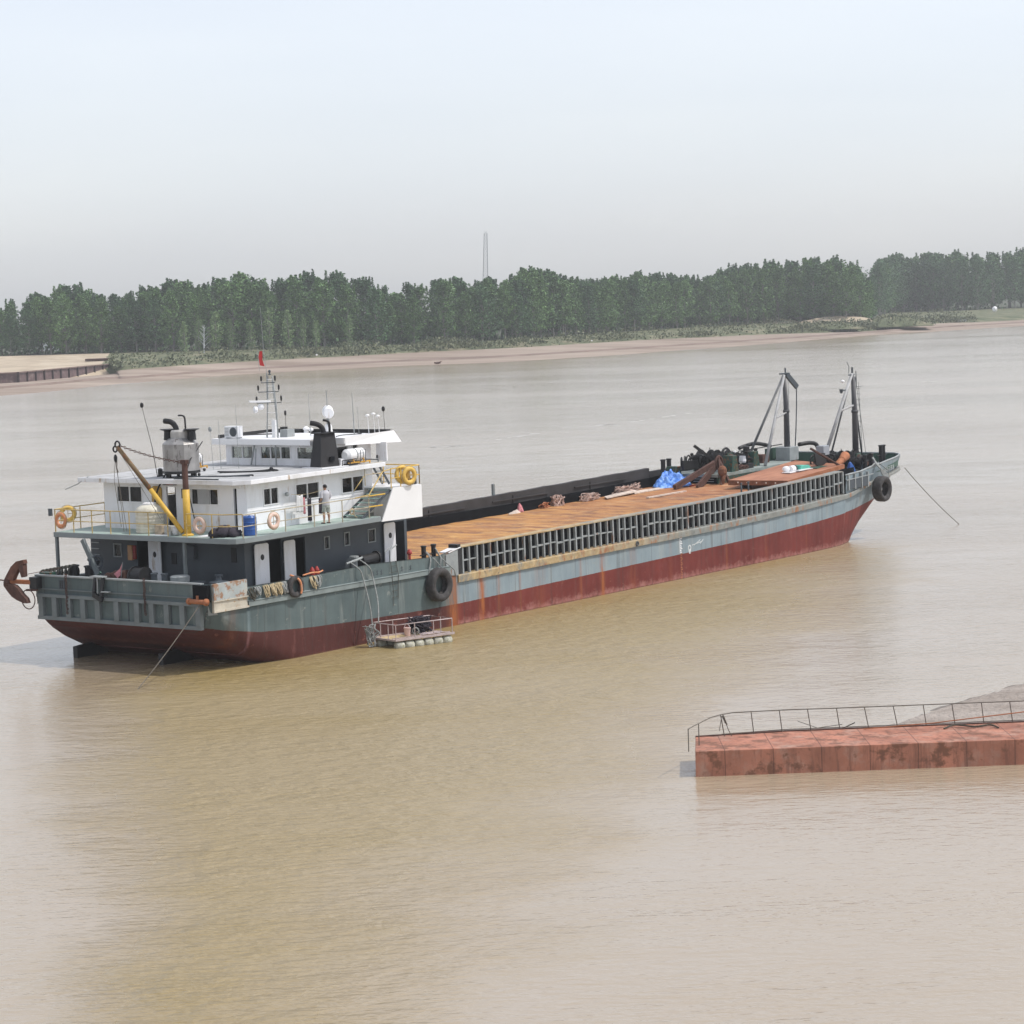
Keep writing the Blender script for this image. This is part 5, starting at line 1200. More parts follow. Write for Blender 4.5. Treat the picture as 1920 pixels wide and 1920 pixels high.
tangle('scrap_heap',(20.2,10.3,wdk(20)),.35,.2,.3,M_orange,'small orange-brown scrap pile left of the upright mesh scrap','scrap',14,4,.035)
heap('white_rag',(17.2,10.15,wdk(17)),.5,.2,.18,M_sheet,'small white rag pile at the foot of the far wall','rag',seed=9)
heap('pink_rag',(18.0,10.35,wdk(18)),.25,.15,.45,M_pinkc,'pinkish bundle beside the small white rag pile','rag',seed=10)
mb=MB(); mb.add([(24.6,9.15,wdk(25)+.06),(28.0,9.3,wdk(28)+.08),(28.3,9.9,wdk(28)+.16),(25.2,9.75,wdk(25)+.08)],[(0,1,2,3)]); mb.add([(27.5,9.2,wdk(28)+.05),(31,9.0,wdk(30)+.05),(31,9.3,wdk(30)+.1),(27.9,9.6,wdk(28)+.13)],[(0,1,2,3)])
o=mb.build('pale_sheet',M_sheet,None,base=(26,9.5,3.1)); o.modifiers.new('s','SOLIDIFY').thickness=.05; tag(o,'pale flat sheet lying on the deck near the far wall','sheet')
mb=MB(); mb.box(25.5,29.4,6.9,7.1,wdk(27)+.02,wdk(27)+.09); tag(mb.build('loose_plank',M_sheet,None,base=(27,7,3.1)),'single pale plank lying on the open brown deck','plank')
mb=MB()
mb.box(31.6,35.2,8.05,8.15,3.2,3.26); tag(mb.build('steel_pipe',M_red,None,base=(31,8,3.2)),'thin red pipe lying in front of the blue tarpaulin','pipe')
for u,lb in ((26.6,'left one of two short dark stakes behind the near rail'),(27.35,'right one of two short dark stakes behind the near rail')):
    mb=MB(); mb.tube([(u,1.5,wdk(u)),(u,1.5,3.98)],.05,8); mb.tube([(u,1.5,3.9),(u,1.5,4.0)],.065,8); tag(mb.build('short_stake',M_slate,None,base=(u,1.5,wdk(u)),smooth=True),lb,'stake','pair of stakes on the cargo deck')
# big rusty plate (hatch plate) resting tilted on the deck
pl_=thing('hatch_plate','large tilted rusty steel plate resting on blocks on the forward deck','steel plate',(34,3.3,3.4))
A=[(30.65,4.85,3.72),(31.0,1.14,3.72),(38.2,1.5,4.02),(39.5,5.6,4.09)]
mb=MB(); mb.add(A+[(a,b,c-.06) for a,b,c in A],[(0,1,2,3),(7,6,5,4)]+[(i,4+i,4+(i+1)%4,(i+1)%4) for i in range(4)]); mb.build('plate',M_plate,pl_)
mb=MB(); 
def edge(a,b,h): mb.add([a,b,(b[0],b[1],b[2]-h),(a[0],a[1],a[2]-h),(a[0]+.06,a[1],a[2]-.01),(b[0]+.06,b[1],b[2]-.01),(b[0]+.06,b[1],b[2]-h),(a[0]+.06,a[1],a[2]-h)],[(0,1,2,3),(4,5,6,7),(2,3,7,6)])
edge((30.63,4.85,3.71),(30.98,1.14,3.71),.27)
mb.build('plate_edge',M_rust,pl_)
mb=MB(); mb.add([(30.98,1.12,3.71),(38.2,1.48,4.01),(38.2,1.48,3.78),(30.98,1.12,3.44)],[(0,1,2,3)]); mb.build('plate_side',M_orange,pl_)
mb=MB()
for (u,v) in ((31.6,4.2),(31.8,1.8),(37.6,2.2),(37.9,4.8)): mb.box(u-.2,u+.2,v-.2,v+.2,wdk(u),3.60)
mb.build('block',M_recess,pl_)
mb=MB()
for k in range(5): mb.ball((30.60,1.7+.62*k,3.60),.045,1,1,8)
mb.build('bolt',M_sheet,pl_)
tr=thing('fibreglass_tray','small board with white and teal objects on the rusty plate','tray',(34.8,3.0,3.9))
mb=MB(); mb.box(33.7,36.0,2.55,3.1,3.88,3.92); mb.box(34.4,36.9,2.35,2.62,3.94,3.98); mb.build('board',M_white,tr)
mb=MB(); mb.ball((34.2,3.1,4.05),.24,1,.8,12); mb.tube([(34.3,2.9,4.05),(34.7,2.9,4.05)],.2,12); mb.build('white_can',M_white2,tr)
mb=MB(); mb.tube([(34.7,2.9,4.05),(34.85,2.9,4.05)],.205,12); mb.build('black_cap',M_black,tr)
mb=MB(); mb.prismv([(34.95,3.92),(36.3,3.96),(36.0,4.16),(35.1,4.22)],2.6,3.15); mb.build('teal_box',M_teal,tr,bevel=.03)
tangle('white_rope_heap',(36.1,.95,3.42),.7,.25,.32,M_sheet,'heap of white rope between the rusty plate and the near rail','rope',24,6,.03)
heap('blue_cloth',(39.4,1.75,3.45),.35,.25,.5,M_blue,'small blue cloth bundle below the orange winch motor','cloth',seed=4)
heap('white_bundle',(38.7,9.5,3.8),.85,.5,.75,M_cloth_w,'white covered bundle on the far foredeck between the green machinery','bundle',seed=7,rough=.5)
tangle('chain_heap',(36.2,7.5,3.8),.7,.3,.3,M_drust,'dark chain heap on the far platform in front of the valve stand','chain',24,8,.035)
heap('black_net',(41.9,1.9,3.45),1.0,.5,.6,M_cloth_d,'dark heap of netting on the near foredeck by the bitts','net',seed=8)
# ---------------- person at the rail
def person():
    t=thing('person','person in a light grey shirt and pale shorts seen from behind on the walkway','person',(-9.32,.48,WT+.006))
    B0=S(-9.32,.48,WT+.006); fwd=(VA*.96+UA*.25).normalized(); rt=fwd.cross(Vector((0,0,1))).normalized()
    def P(x,y,z): return B0+rt*x+fwd*y+Vector((0,0,z))
    Rm=Matrix.Rotation(-RZ,3,'Z')
    V=[];E=[];R=[]
    def add(p,r,par):
        V.append(Rm@(P(*p)-B0)); R.append(r); i=len(V)-1
        if par is not None: E.append((par,i))
        return i
    pel=add((0,0,.88),.135,None); sp=add((0,-.01,1.08),.125,pel); ch=add((0,.0,1.26),.15,sp); nk0=add((0,.01,1.40),.075,ch); nk=add((0,.02,1.46),.052,nk0)
    h1=add((0,.04,1.52),.07,nk); h2=add((0,.045,1.59),.088,h1); h3=add((0,.03,1.655),.08,h2)
    for s in (-1,1):
        sh_=add((s*.165,.0,1.35),.062,ch); el=add((s*.235,-.03 if s<0 else .02,1.10),.042,sh_)
        fa=add((s*.20,.10,1.0),.036,el); wr=add((s*.13,.22,.98),.026,fa); pm=add((s*.11,.27,.975),.032,wr)
        for k,(dx,ln) in enumerate(((-.026,.07),(-.009,.08),(.009,.078),(.026,.062))):
            a=add((s*.11+dx,.31,.972),.011,pm); b=add((s*.11+dx,.31+ln*.6,.955),.010,a); add((s*.11+dx,.31+ln*.8,.93),.008,b)
        th=add((s*.11-s*.045,.28,.985),.012,pm); add((s*.11-s*.07,.315,.98),.009,th)
        hp=add((s*.09,0,.84),.105,pel); kn=add((s*.115,.02,.47),.062,hp); cf=add((s*.125,-.02,.32),.058,kn); an=add((s*.13,.0,.09),.034,cf); he=add((s*.13,-.03,.035),.034,an); to=add((s*.145,.14,.025),.030,he)
    me=bpy.data.meshes.new('body'); me.from_pydata(V,E,[]); o=bpy.data.objects.new('body',me); col.objects.link(o); o.parent=t; me.materials.append(M_skin)
    sk=o.modifiers.new('skin','SKIN'); 
    for i,r in enumerate(R): me.skin_vertices[0].data[i].radius=(r,r)
    me.skin_vertices[0].data[0].use_root=True
    o.modifiers.new('sub','SUBSURF').levels=2; o.modifiers['sub'].render_levels=2; me.update()
    def loft(name,rings,mat,n=20):
        m=MB()
        for (x,y,z,rx,ry) in rings:
            for k in range(n):
                a=2*math.pi*k/n; w=1+.02*math.sin(5*a+z*20); m.v.append(P(x+math.cos(a)*rx*w,y+math.sin(a)*ry*w,z))
        for i in range(len(rings)-1):
            for k in range(n): m.f.append([i*n+k,i*n+(k+1)%n,(i+1)*n+(k+1)%n,(i+1)*n+k]); m.m.append(0)
        return m
    m=loft('s',[(0,0,.80,.185,.14),(0,0,.95,.18,.135),(0,0,1.12,.18,.135),(0,0,1.28,.20,.145),(0,.0,1.37,.19,.12),(0,.01,1.42,.11,.085),(0,.02,1.455,.07,.065)],M_shirt)
    for s in (-1,1):
        a=[P(s*.13,0,1.37),P(s*.19,0,1.33),P(s*.225,-.01,1.22),P(s*.24,-.02,1.12)]; m.tubew(a,[.085,.082,.075,.078],14,caps=False)
    m.build('shirt',M_shirt,t,smooth=True)
    m=loft('p',[(0,0,.86,.175,.13),(0,0,.76,.18,.135),(0,0,.70,.17,.13)],M_shorts)
    for s in (-1,1): m.tubew([P(s*.085,0,.80),P(s*.095,0,.66),P(s*.105,.01,.50)],[.10,.10,.105],16,caps=False)
    m.build('shorts',M_shorts,t,smooth=True)
    m=MB(); n=18
    for i in range(8):
        th=math.pi*.62*i/7
        for k in range(n):
            a=2*math.pi*k/n; back=1.0
            r=Vector((math.sin(th)*math.cos(a)*.092,math.sin(th)*math.sin(a)*.108-.006*(math.sin(a)<0),math.cos(th)*.105))
            if math.sin(a)>.3 and th>.9: r.z=max(r.z,.045); 
            m.v.append(P(r.x,.03+r.y,1.60+r.z))
    for i in range(7):
        for k in range(n): m.f.append([i*n+k,i*n+(k+1)%n,(i+1)*n+(k+1)%n,(i+1)*n+k]); m.m.append(0)
    m.build('hair',M_hair,t,smooth=True)
    m=MB()
    for s in (-1,1): m.tubew([P(s*.092,.03,1.575),P(s*.098,.025,1.61)],[.012,.016],8); m.tubew([P(s*.032,.125,1.60),P(s*.032,.131,1.60)],.009,8)
    m.tubew([P(0,.12,1.605),P(0,.147,1.57)],[.008,.014],8); m.tubew([P(-.022,.122,1.538),P(.022,.122,1.538)],.006,6)
    m.build('face',M_skin,t)
    m=MB()
    for s in (-1,1):
        m.tubew([P(s*.13,-.06,.012),P(s*.14,.05,.012),P(s*.147,.17,.012)],[.035,.042,.036],10)
    m.build('sandals',M_cloth_d,t)
    return t
person()
# ---------------- small float raft moored alongside
rf=thing('float_raft','small wooden raft on pale drums with a low pipe railing beside the hull','raft',(-6.8,-2.0,.45),rz=RZ-.36)
RU=Vector((math.cos(-.36),math.sin(-.36)))
def RT(x,y,z):     # raft coordinates: x along (0..2.85), y away from the viewer (0..1.62)
    u=-8.25+x*math.cos(-.36)-y*math.sin(-.36)*.55; v=-2.28+x*math.sin(-.36)+y*math.cos(-.36)*1.02
    return S(u,v,z)
rfm=lambda: MB(RT)
m=rfm(); m.box(0,2.85,0,1.62,.40,.44); m.build('raft_deck',M_wood,rf)
m=rfm()
for y in (0,1.62): m.bar((-.03,y,.46),(2.95,y,.46),.06,.09)
for x in (0,1.4,2.85): m.bar((x,-.02,.44),(x,1.64,.44),.06,.08)
m.bar((.0,.25,.50),(2.9,.25,.50),.05); m.build('raft_frame',M_pinkg,rf)
for y in (.16,1.46):
    for k in range(6):
        m=rfm(); x=.05+.48*k; 
        if y>1 and k>3: continue
        P=[(x+.01,y,.16),(x+.05,y,.16),(x+.38,y,.16),(x+.43,y,.16)]; m.tube(P,[.14,.21,.21,.15],14); m.build('float_drum',M_foamw,rf,smooth=True)
m=rfm(); h=1.12
m.tube([(0,0,h),(2.85,0,h),(2.85,1.62,h),(0,1.62,h),(0,0,h)],.022,8); ra=m.build('railing',M_pinkg,rf,smooth=True)
for x,y in [(0,0),(.95,0),(1.9,0),(2.85,0),(2.85,.8),(2.85,1.62),(1.9,1.62),(1.0,1.62),(0,1.62),(0,1.08),(0,.54)]:
    m=rfm(); m.tube([(x,y,.44),(x,y,h)],.02,6); m.build('post',M_pinkg,ra)
bk=thing('bucket','pinkish white bucket standing on the raft deck','bucket',(-6.9,-1.6,.45),rz=RZ)
m=rfm(); m.lathe((1.25,.95,.44),[(.12,0),(.15,.33),(.165,.34),(.16,.37)],16); m.build('bucket_body',paint('pink_bucket',(.55,.38,.34),.6,.15,5),bk)
m=rfm(); m.torus((1.25,.95,.80),.16,.01,UA,14,5); m.build('bucket_handle',M_cloth_w,bk)
m=rfm(); m.torus((1.6,.85,.62),.15,.03,UA+VA*.3,16,6); tag(m.build('hose_coil',M_ropeg,None,base=(1.6,.85,.44),rz=RZ),'grey hose ring standing beside the bucket on the raft','hose')
m=rfm(); r_=random.Random(9)
for k in range(40):
    a=[(2.0+r_.uniform(-.45,.5),1.2+r_.uniform(-.35,.35),.46+r_.random()*.75) for _ in range(4)]; m.tube(smooth_pts(a,3),.03,5)
tag(m.build('net_heap',M_cloth_d,None,base=(2,1.2,.44),rz=RZ),'dark tangled net heap on the right end of the raft','net')
m=rfm(); r_=random.Random(19)
for k in range(16):
    a=[(1.9+r_.uniform(-.5,.7),.3+r_.uniform(-.15,.3),.50+r_.random()*.06) for _ in range(4)]; m.tube(smooth_pts(a,3),.02,5)
tag(m.build('rope_heap',M_pinkg,None,base=(1.9,.3,.44),rz=RZ),'flat pinkish rope heap along the near edge of the raft','rope')
# lines from the barge to the raft
def rp(x,y,z): p=RT(x,y,z)-P0; return (p.dot(UA),p.dot(VA),p.z-TRIM*p.dot(UA))
for a,b,lb in (((-8.15,.3,3.78),rp(-.1,1.5,.75),'left one of two pale lines from the bulwark down to the raft'),((-7.5,.3,3.82),rp(0,1.2,1.15),'right one of two pale lines from the bulwark down to the raft')):
    m=MB(); mid=(a[0]+.15,-.16,a[2]-.35); mid2=(a[0]+.3,-.22,3.0)
    m.tube(smooth_pts([a,mid,mid2,((mid2[0]+b[0])/2,(mid2[1]+b[1])/2-.12,(mid2[2]+b[2])/2-.08),b],5),.03,6)
    tag(m.build('mooring_line',M_ropeg,None,base=b,smooth=True),lb,'rope','lines holding the raft')
m=rfm(); r_=random.Random(29)
for k in range(16):
    a=[(-.35+r_.uniform(-.25,.3),1.35+r_.uniform(-.3,.2),.1+r_.random()*1.0) for _ in range(4)]; m.tube(smooth_pts(a,4),.02,5)
m.tube(smooth_pts([(-.1,1.3,1.1),(-.2,1.2,.9),(-.05,1.1,.7),(-.3,1.2,.5)],5),.035,6)
tag(m.build('rope_bunch',M_ropeg,None,base=(-.35,1.35,.1),rz=RZ),'bunch of grey rope hanging at the left end of the raft','rope')
# black stain of loose ropes at the ship's side
m=MB(); m.tube([(-5.7,-.03,3.5),(-5.75,-.12,2.9),(-5.6,-.05,2.0),(-5.62,-.04,1.5)],.012,5); m.tube([(-5.35,-.03,3.5),(-5.3,-.12,2.9),(-5.3,-.05,1.8)],.012,5)
for k in range(6): m.tube([(-5.7,-.05,3.3-.28*k),(-5.33,-.05,3.3-.28*k)],.01,5)
tag(m.build('rope_ladder',M_roped,None,base=(-5.5,-.05,1.5)),'thin dark rope ladder hanging on the hull right of the raft lines','ladder')
# ================================================================== CAMERA
CH=14.99765; PITCH=.0863983; ROLL=.0350840; F=4661.406
cam=bpy.data.cameras.new('camera'); co=bpy.data.objects.new('camera',cam); col.objects.link(co); sc.camera=co
cam.sensor_width=36; cam.lens=F/1920*36; cam.clip_start=1; cam.clip_end=30000
r0=Vector((1,0,0)); f0=Vector((0,math.cos(PITCH),-math.sin(PITCH))); u0=r0.cross(f0)
r2=math.cos(ROLL)*r0-math.sin(ROLL)*u0; u2=math.sin(ROLL)*r0+math.cos(ROLL)*u0
M_=Matrix((r2,u2,-f0)).transposed().to_4x4(); M_.translation=Vector((0,0,CH)); co.matrix_world=M_
def project(p):
    d=p-Vector((0,0,CH)); z=d.dot(f0); return 960+F*d.dot(r2)/z, 960-F*d.dot(u2)/z
# ================================================================== LIGHT
sdir=(UA*.35-VA*.55+Vector((0,0,1.0))).normalized()
elev=math.asin(sdir.z)
sun=bpy.data.lights.new('sun','SUN'); sun.energy=1.85; sun.angle=math.radians(1.2); sun.color=(1,.955,.89)
so=bpy.data.objects.new('sun',sun); col.objects.link(so); so.rotation_euler=sdir.to_track_quat('Z','Y').to_euler(); so.location=(0,0,200)
wd=bpy.data.worlds.new('World'); sc.world=wd; wd.use_nodes=True; nt=wd.node_tree
sky=nt.nodes.new('ShaderNodeTexSky'); sky.sky_type='NISHITA'; sky.sun_disc=False
sky.sun_elevation=elev; sky.sun_rotation=math.atan2(sdir.x,sdir.y)
sky.altitude=0; sky.air_density=1.0; sky.dust_density=1.3; sky.ozone_density=1.0
bgn=nt.nodes['Background']; bgn.inputs['Strength'].default_value=.07
hs=nt.nodes.new('ShaderNodeHueSaturation'); hs.inputs['Saturation'].default_value=.45
nt.links.new(sky.outputs[0],hs.inputs['Color']); tn=nt.nodes.new('ShaderNodeMix'); tn.data_type='RGBA'; tn.blend_type='MULTIPLY'; tn.inputs[0].default_value=1; tn.inputs[7].default_value=(.97,.985,1.05,1); nt.links.new(hs.outputs[0],tn.inputs[6]); nt.links.new(tn.outputs[2],bgn.inputs['Color'])
veil=nt.nodes.new('ShaderNodeBackground'); veil.inputs['Strength'].default_value=.235      # thin, slightly uneven high cloud
gt=nt.nodes.new('ShaderNodeTexCoord'); mpv=nt.nodes.new('ShaderNodeMapping'); mpv.inputs['Scale'].default_value=(1.2,1.2,7); vn=nt.nodes.new('ShaderNodeTexNoise'); vn.inputs['Scale'].default_value=2.2; vn.inputs['Detail'].default_value=5
vr=nt.nodes.new('ShaderNodeValToRGB'); vr.color_ramp.elements[0].position=.35; vr.color_ramp.elements[1].position=.68; vr.color_ramp.elements[0].color=(.80,.84,.92,1); vr.color_ramp.elements[1].color=(.96,.98,1.0,1)
nt.links.new(gt.outputs['Generated'],mpv.inputs['Vector']); nt.links.new(mpv.outputs[0],vn.inputs['Vector']); nt.links.new(vn.outputs['Fac'],vr.inputs[0]); nt.links.new(vr.outputs[0],veil.inputs['Color'])
ads=nt.nodes.new('ShaderNodeAddShader'); nt.links.new(bgn.outputs[0],ads.inputs[0]); nt.links.new(veil.outputs[0],ads.inputs[1]); nt.links.new(ads.outputs[0],nt.nodes['World Output'].inputs['Surface'])
sc.view_settings.view_transform='Standard'; sc.view_settings.look='None'; sc.view_settings.gamma=1; sc.view_settings.exposure=.76
sc.render.engine='CYCLES'
sc.cycles.max_bounces=8; sc.cycles.transparent_max_bounces=16; sc.cycles.volume_bounces=0
# ================================================================== WATER
def water_mat():
    m,nt,b=newmat('silty_river_water')
    tc=N(nt,'ShaderNodeTexCoord'); sx=N(nt,'ShaderNodeSeparateXYZ'); L(nt,tc.outputs['Object'],sx.inputs[0])
    X,Y=sx.outputs['X'],sx.outputs['Y']
    def lin(a,c,k): return math_(nt,'ADD',math_(nt,'ADD',math_(nt,'MULTIPLY',X,a),math_(nt,'MULTIPLY',Y,c)),k)
    k=P0.dot(UA); q=P0.dot(VA)
    # a wind-rippled patch lies between the barge and the near shore; the rest of the river is calm; the mask also splits the base colour
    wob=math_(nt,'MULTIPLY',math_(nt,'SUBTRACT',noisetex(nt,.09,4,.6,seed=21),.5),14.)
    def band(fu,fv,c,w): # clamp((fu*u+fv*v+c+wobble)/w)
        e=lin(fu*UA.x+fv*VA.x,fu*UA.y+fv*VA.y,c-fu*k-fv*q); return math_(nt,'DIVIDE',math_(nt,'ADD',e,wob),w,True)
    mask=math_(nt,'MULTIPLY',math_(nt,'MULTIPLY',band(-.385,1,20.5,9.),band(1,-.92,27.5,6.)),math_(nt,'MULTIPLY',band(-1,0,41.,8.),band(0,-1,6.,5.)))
    big=noisetex(nt,.012,3,.5,seed=3); c=mix(nt,mask,ramp(nt,big,.35,.65,(.33,.26,.175),(.37,.295,.205)),ramp(nt,big,.35,.65,(.265,.19,.072),(.30,.222,.092))); slick=ramp(nt,noisetex(nt,.035,5,.65,(.35,1.5,1),seed=33),.42,.60); c=mix(nt,math_(nt,'MULTIPLY',slick,.2),c,(.38,.32,.24))  # paler outside the mask: sky reflection painted into the base colour, browner inside
    L(nt,c,b.inputs['Base Color']); b.inputs['IOR'].default_value=1.72
    L(nt,math_(nt,'ADD',math_(nt,'ADD',math_(nt,'MULTIPLY',mask,.18),.13),math_(nt,'MULTIPLY',slick,.05)),b.inputs['Roughness'])
    n1=noisetex(nt,.9,3,.55,(1.0,1.5,1),seed=2); n2=noisetex(nt,2.2,3,.55,(.75,1.9,1),seed=5); n3=noisetex(nt,.16,2,.5,(1,1.6,1),seed=8)
    patch=ramp(nt,noisetex(nt,.018,3,.55,(1,1.4,1),seed=15),.40,.62,(.22,.22,.22),(.5,.5,.5))
    amp=math_(nt,'MAXIMUM',patch,math_(nt,'MULTIPLY',mask,2.8))
    h=math_(nt,'ADD',math_(nt,'MULTIPLY',n1,.5),math_(nt,'MULTIPLY',n2,.45))
    amp=math_(nt,'MULTIPLY',amp,math_(nt,'ADD',math_(nt,'MULTIPLY',ramp(nt,noisetex(nt,.12,4,.6,(.6,1.6,1),seed=41),.3,.7),.6),.65)); h=math_(nt,'MULTIPLY',h,amp); h=math_(nt,'ADD',h,math_(nt,'MULTIPLY',n3,.5))
    bm=N(nt,'ShaderNodeBump',Strength=.8,Distance=.2); L(nt,h,bm.inputs['Height']); L(nt,bm.outputs[0],b.inputs['Normal'])
    return m
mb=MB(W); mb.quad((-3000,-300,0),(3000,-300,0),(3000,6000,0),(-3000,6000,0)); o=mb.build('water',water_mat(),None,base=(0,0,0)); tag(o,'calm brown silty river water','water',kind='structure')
# ================================================================== FAR BANK
M_mud=None
def ground(name,stops,scale,bmp=.4,stretch=None):
    m,nt,b=newmat(name); n=noisetex(nt,scale,6,.65,stretch,seed=4)
    r=N(nt,'ShaderNodeValToRGB'); L(nt,n,r.inputs[0]); e=r.color_ramp.elements
    while len(e)<len(stops): e.new(.5)
    for i,(p,c) in enumerate(stops): e[i].position=p; e[i].color=rgba(c)
    L(nt,r.outputs[0],b.inputs['Base Color']); b.inputs['Roughness'].default_value=.9; b.inputs['Specular IOR Level'].default_value=.2
    bump(nt,b,noisetex(nt,scale*4,5,seed=7),bmp,.3); return m
M_mud=ground('pinkish_mud',[(.3,(.20,.15,.115)),(.5,(.31,.245,.20)),(.7,(.40,.33,.27))],.09,.4,(.16,1,1))
M_sand=ground('pale_sand',[(.3,(.30,.24,.17)),(.5,(.46,.38,.28)),(.7,(.56,.48,.37))],.12)
M_bank=ground('grassy_bank',[(.3,(.06,.08,.04)),(.48,(.12,.135,.075)),(.6,(.20,.19,.12)),(.72,(.38,.32,.23))],.16)
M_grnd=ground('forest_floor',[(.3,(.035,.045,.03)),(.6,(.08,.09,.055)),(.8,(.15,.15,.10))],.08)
# columns: shore, mud top, bank top, tree base, all measured on the ground
colsB=[((-330,300,0),(-260,330,.7),(-262,334,2.6),(-340,640,3.4)),
((-145,385,0),(-150,430,.7),(-152,435,2.6),(-220,690,3.5)),
((-94.1,461.5,0),(-106,522,.7),(-108,528,2.6),(-140,689,3.5)),
((-81.2,504.6,0),(-89.5,561,.8),(-92.5,568,2.7),(-108,679,3.5)),
((-76,516,0),(-83.7,550.5,1.9),(-86,560,2.9),(-102.7,677,3.5)),
((-55.8,553,0),(-58.9,585.4,2.0),(-61,596,2.9),(-65.9,657,3.5)),
((-36,565,0),(-39,603,2.0),(-40,612,2.9),(-43,650,3.5)),
((-18.5,574.6,0),(-19.8,619.8,2.0),(-20,628,2.9),(-20.6,655,3.5)),
((6.2,579.3,0),(3.5,635.2,2.0),(3,644,2.9),(3,672,3.5)),
((33,614.7,0),(36.3,674.4,2.0),(37,684,2.9),(40.2,745,3.5)),
((52,640,0),(56,696,1.8),(57,706,2.8),(60,775,3.5)),
((69.8,664.6,0),(75.8,720.9,1.5),(77,732,2.8),(84,800,3.5)),
((90,705,0),(95,738,1.1),(97,750,2.8),(100,795,3.5)),
((108.6,733.9,0),(112.2,758.2,.8),(114,768,2.4),(116,800,3.3)),
((122,748,0),(130,790,1.2),(133,812,1.9),(145,960,3.3)),
((141,765,0),(146,822,1.3),(148,834,2.0),(166,1000,3.4)),
((165,793,0),(176,845,1.1),(178,857,2.3),(200,985,3.5)),
((348,984,0),(360,1040,1.1),(362,1055,2.6),(380,1150,3.5))]
def densify(k,n=7):
    pts=[c[k] for c in colsB]; return smooth_pts(pts,n)
LN=[densify(k) for k in range(4)]
back=[(p[0]*3.2,p[1]*3.2+300,3.5) for p in LN[3]]
under=[(p[0]*.97,p[1]*.97-10,-1.2) for p in LN[0]]
def strip(name,A,B_,nrow,mat,amp,lb,cat='ground',kind='structure',f=.15,pw=1.0):
    mb=MB(W); pts=[]; fc=[]; n=len(A)
    for j in range(nrow+1):
        t=j/nrow
        for i in range(n):
            a=A[i]; b=B_[i]; e=min(1,4*t*(1-t)) if nrow>1 else 0
            x=a[0]+(b[0]-a[0])*t; y=a[1]+(b[1]-a[1])*t; z=a[2]+(b[2]-a[2])*(t**pw)+amp*e*noise.noise(Vector((x*f,y*f*.6,1.3)))
            pts.append((x,y,z))
    for j in range(nrow):
        for i in range(n-1): fc.append((j*n+i,j*n+i+1,(j+1)*n+i+1,(j+1)*n+i))
    mb.add(pts,fc); o=mb.build(name,mat,None,base=(0,500,0),smooth=True); tag(o,lb,cat,kind=kind); return o
# wavy shoreline
for i,p in enumerate(LN[0]):
    LN[0][i]=(p[0],p[1]+5*noise.noise(Vector((p[0]*.05,0,0))),0.0)
strip('river_bed_edge',under,LN[0],1,M_mud,0,'underwater edge of the far mud flat')
# low ledge running along the mud flat
mid=[((a[0]*.55+b[0]*.45),(a[1]*.55+b[1]*.45)+3*noise.noise(Vector((a[0]*.03,5,0))),.50) for a,b in zip(LN[0],LN[1])]
mid2=[(p[0],p[1]+1.2,.95) for p in mid]
strip('mud_flat',LN[0],mid,4,M_mud,.05,'pinkish mud flat at the far shore')
strip('mud_ledge',mid,mid2,1,ground('wet_mud',[(.3,(.16,.12,.10)),(.7,(.26,.20,.17))],.1),0,'dark low ledge in the far mud flat')
strip('upper_mud_flat',mid2,LN[1],5,M_mud,.12,'upper mud flat below the far grassy bank')
nl=len(LN[1]); k0=3*7
strip('sand_yard',[LN[1][i] for i in range(0,k0+1)],[LN[2][i] for i in range(0,k0+1)],2,M_sand,0,'sandy bank edge at the far left')
strip('grass_bank',LN[1][k0:],LN[2][k0:],3,M_bank,.5,'low grassy bank edge at the far shore')
strip('sand_ground',LN[2][:k0+1],LN[3][:k0+1],8,M_sand,.5,'pale sand yard between the sheet pile wall and the trees')
strip('bank_ground',LN[2][k0:],LN[3][k0:],8,M_bank,.4,'grassy ground between the bank edge and the trees')
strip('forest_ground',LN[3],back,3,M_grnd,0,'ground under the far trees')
# sandy mounds near the right end, between the trunks
def mound(x,y,z,rx,ry,h,mat,name,lb,seed):
    o=heap(name,(x,y,z),rx,ry,h,mat,lb,'mound',seed=seed,n=30,rough=.4,T=W); o['kind']='structure'; del o['category']; return o
mound(106,792,2.9,15,9,2.1,M_sand,'sand_mound','pale sand mound behind thin trunks at the right',3)
mound(88,806,3.0,10,9,1.5,M_sand,'sand_mound','small sand patch behind the trees',5)
mound(120,770,1.6,13,10,2.6,M_bank,'grass_mound','bushy end of the grassy bank',8)
mound(96,748,1.8,12,8,1.7,M_bank,'grass_mound','bushy edge of the grassy bank',9)
# reeds and bushes
def leafmesh(name,pts,mats,lb,kind='stuff',T=W):
    """pts: list of (pos, size, up-bias)"""
    mb=MB(T); r_=random.Random(3)
    for p,s in pts:
        n=Vector((r_.gauss(0,1),r_.gauss(0,1),r_.gauss(0,.5))).normalized(); a=n.orthogonal().normalized()*s*.5; b=n.cross(a).normalized()*s*r_.uniform(.25,.5)
        P=Vector(p); mb.v+=[P-a-b*.3,P+b,P+a*1.1,P-b]; k=len(mb.v)-4; mb.f.append([k,k+1,k+2,k+3]); mb.m.append(0)
    return mb
def leafmat(name,ca,cb,rand=.25):
    m,nt,b=newmat(name); oi=N(nt,'ShaderNodeObjectInfo'); geo=N(nt,'ShaderNodeNewGeometry')
    c=ramp(nt,math_(nt,'ADD',math_(nt,'MULTIPLY',geo.outputs['Random Per Island'],.75),math_(nt,'MULTIPLY',oi.outputs['Random'],rand)),.1,.95,ca,cb)
    L(nt,c,b.inputs['Base Color']); b.inputs['Roughness'].default_value=.65; b.inputs['Specular IOR Level'].default_value=.3
    return m
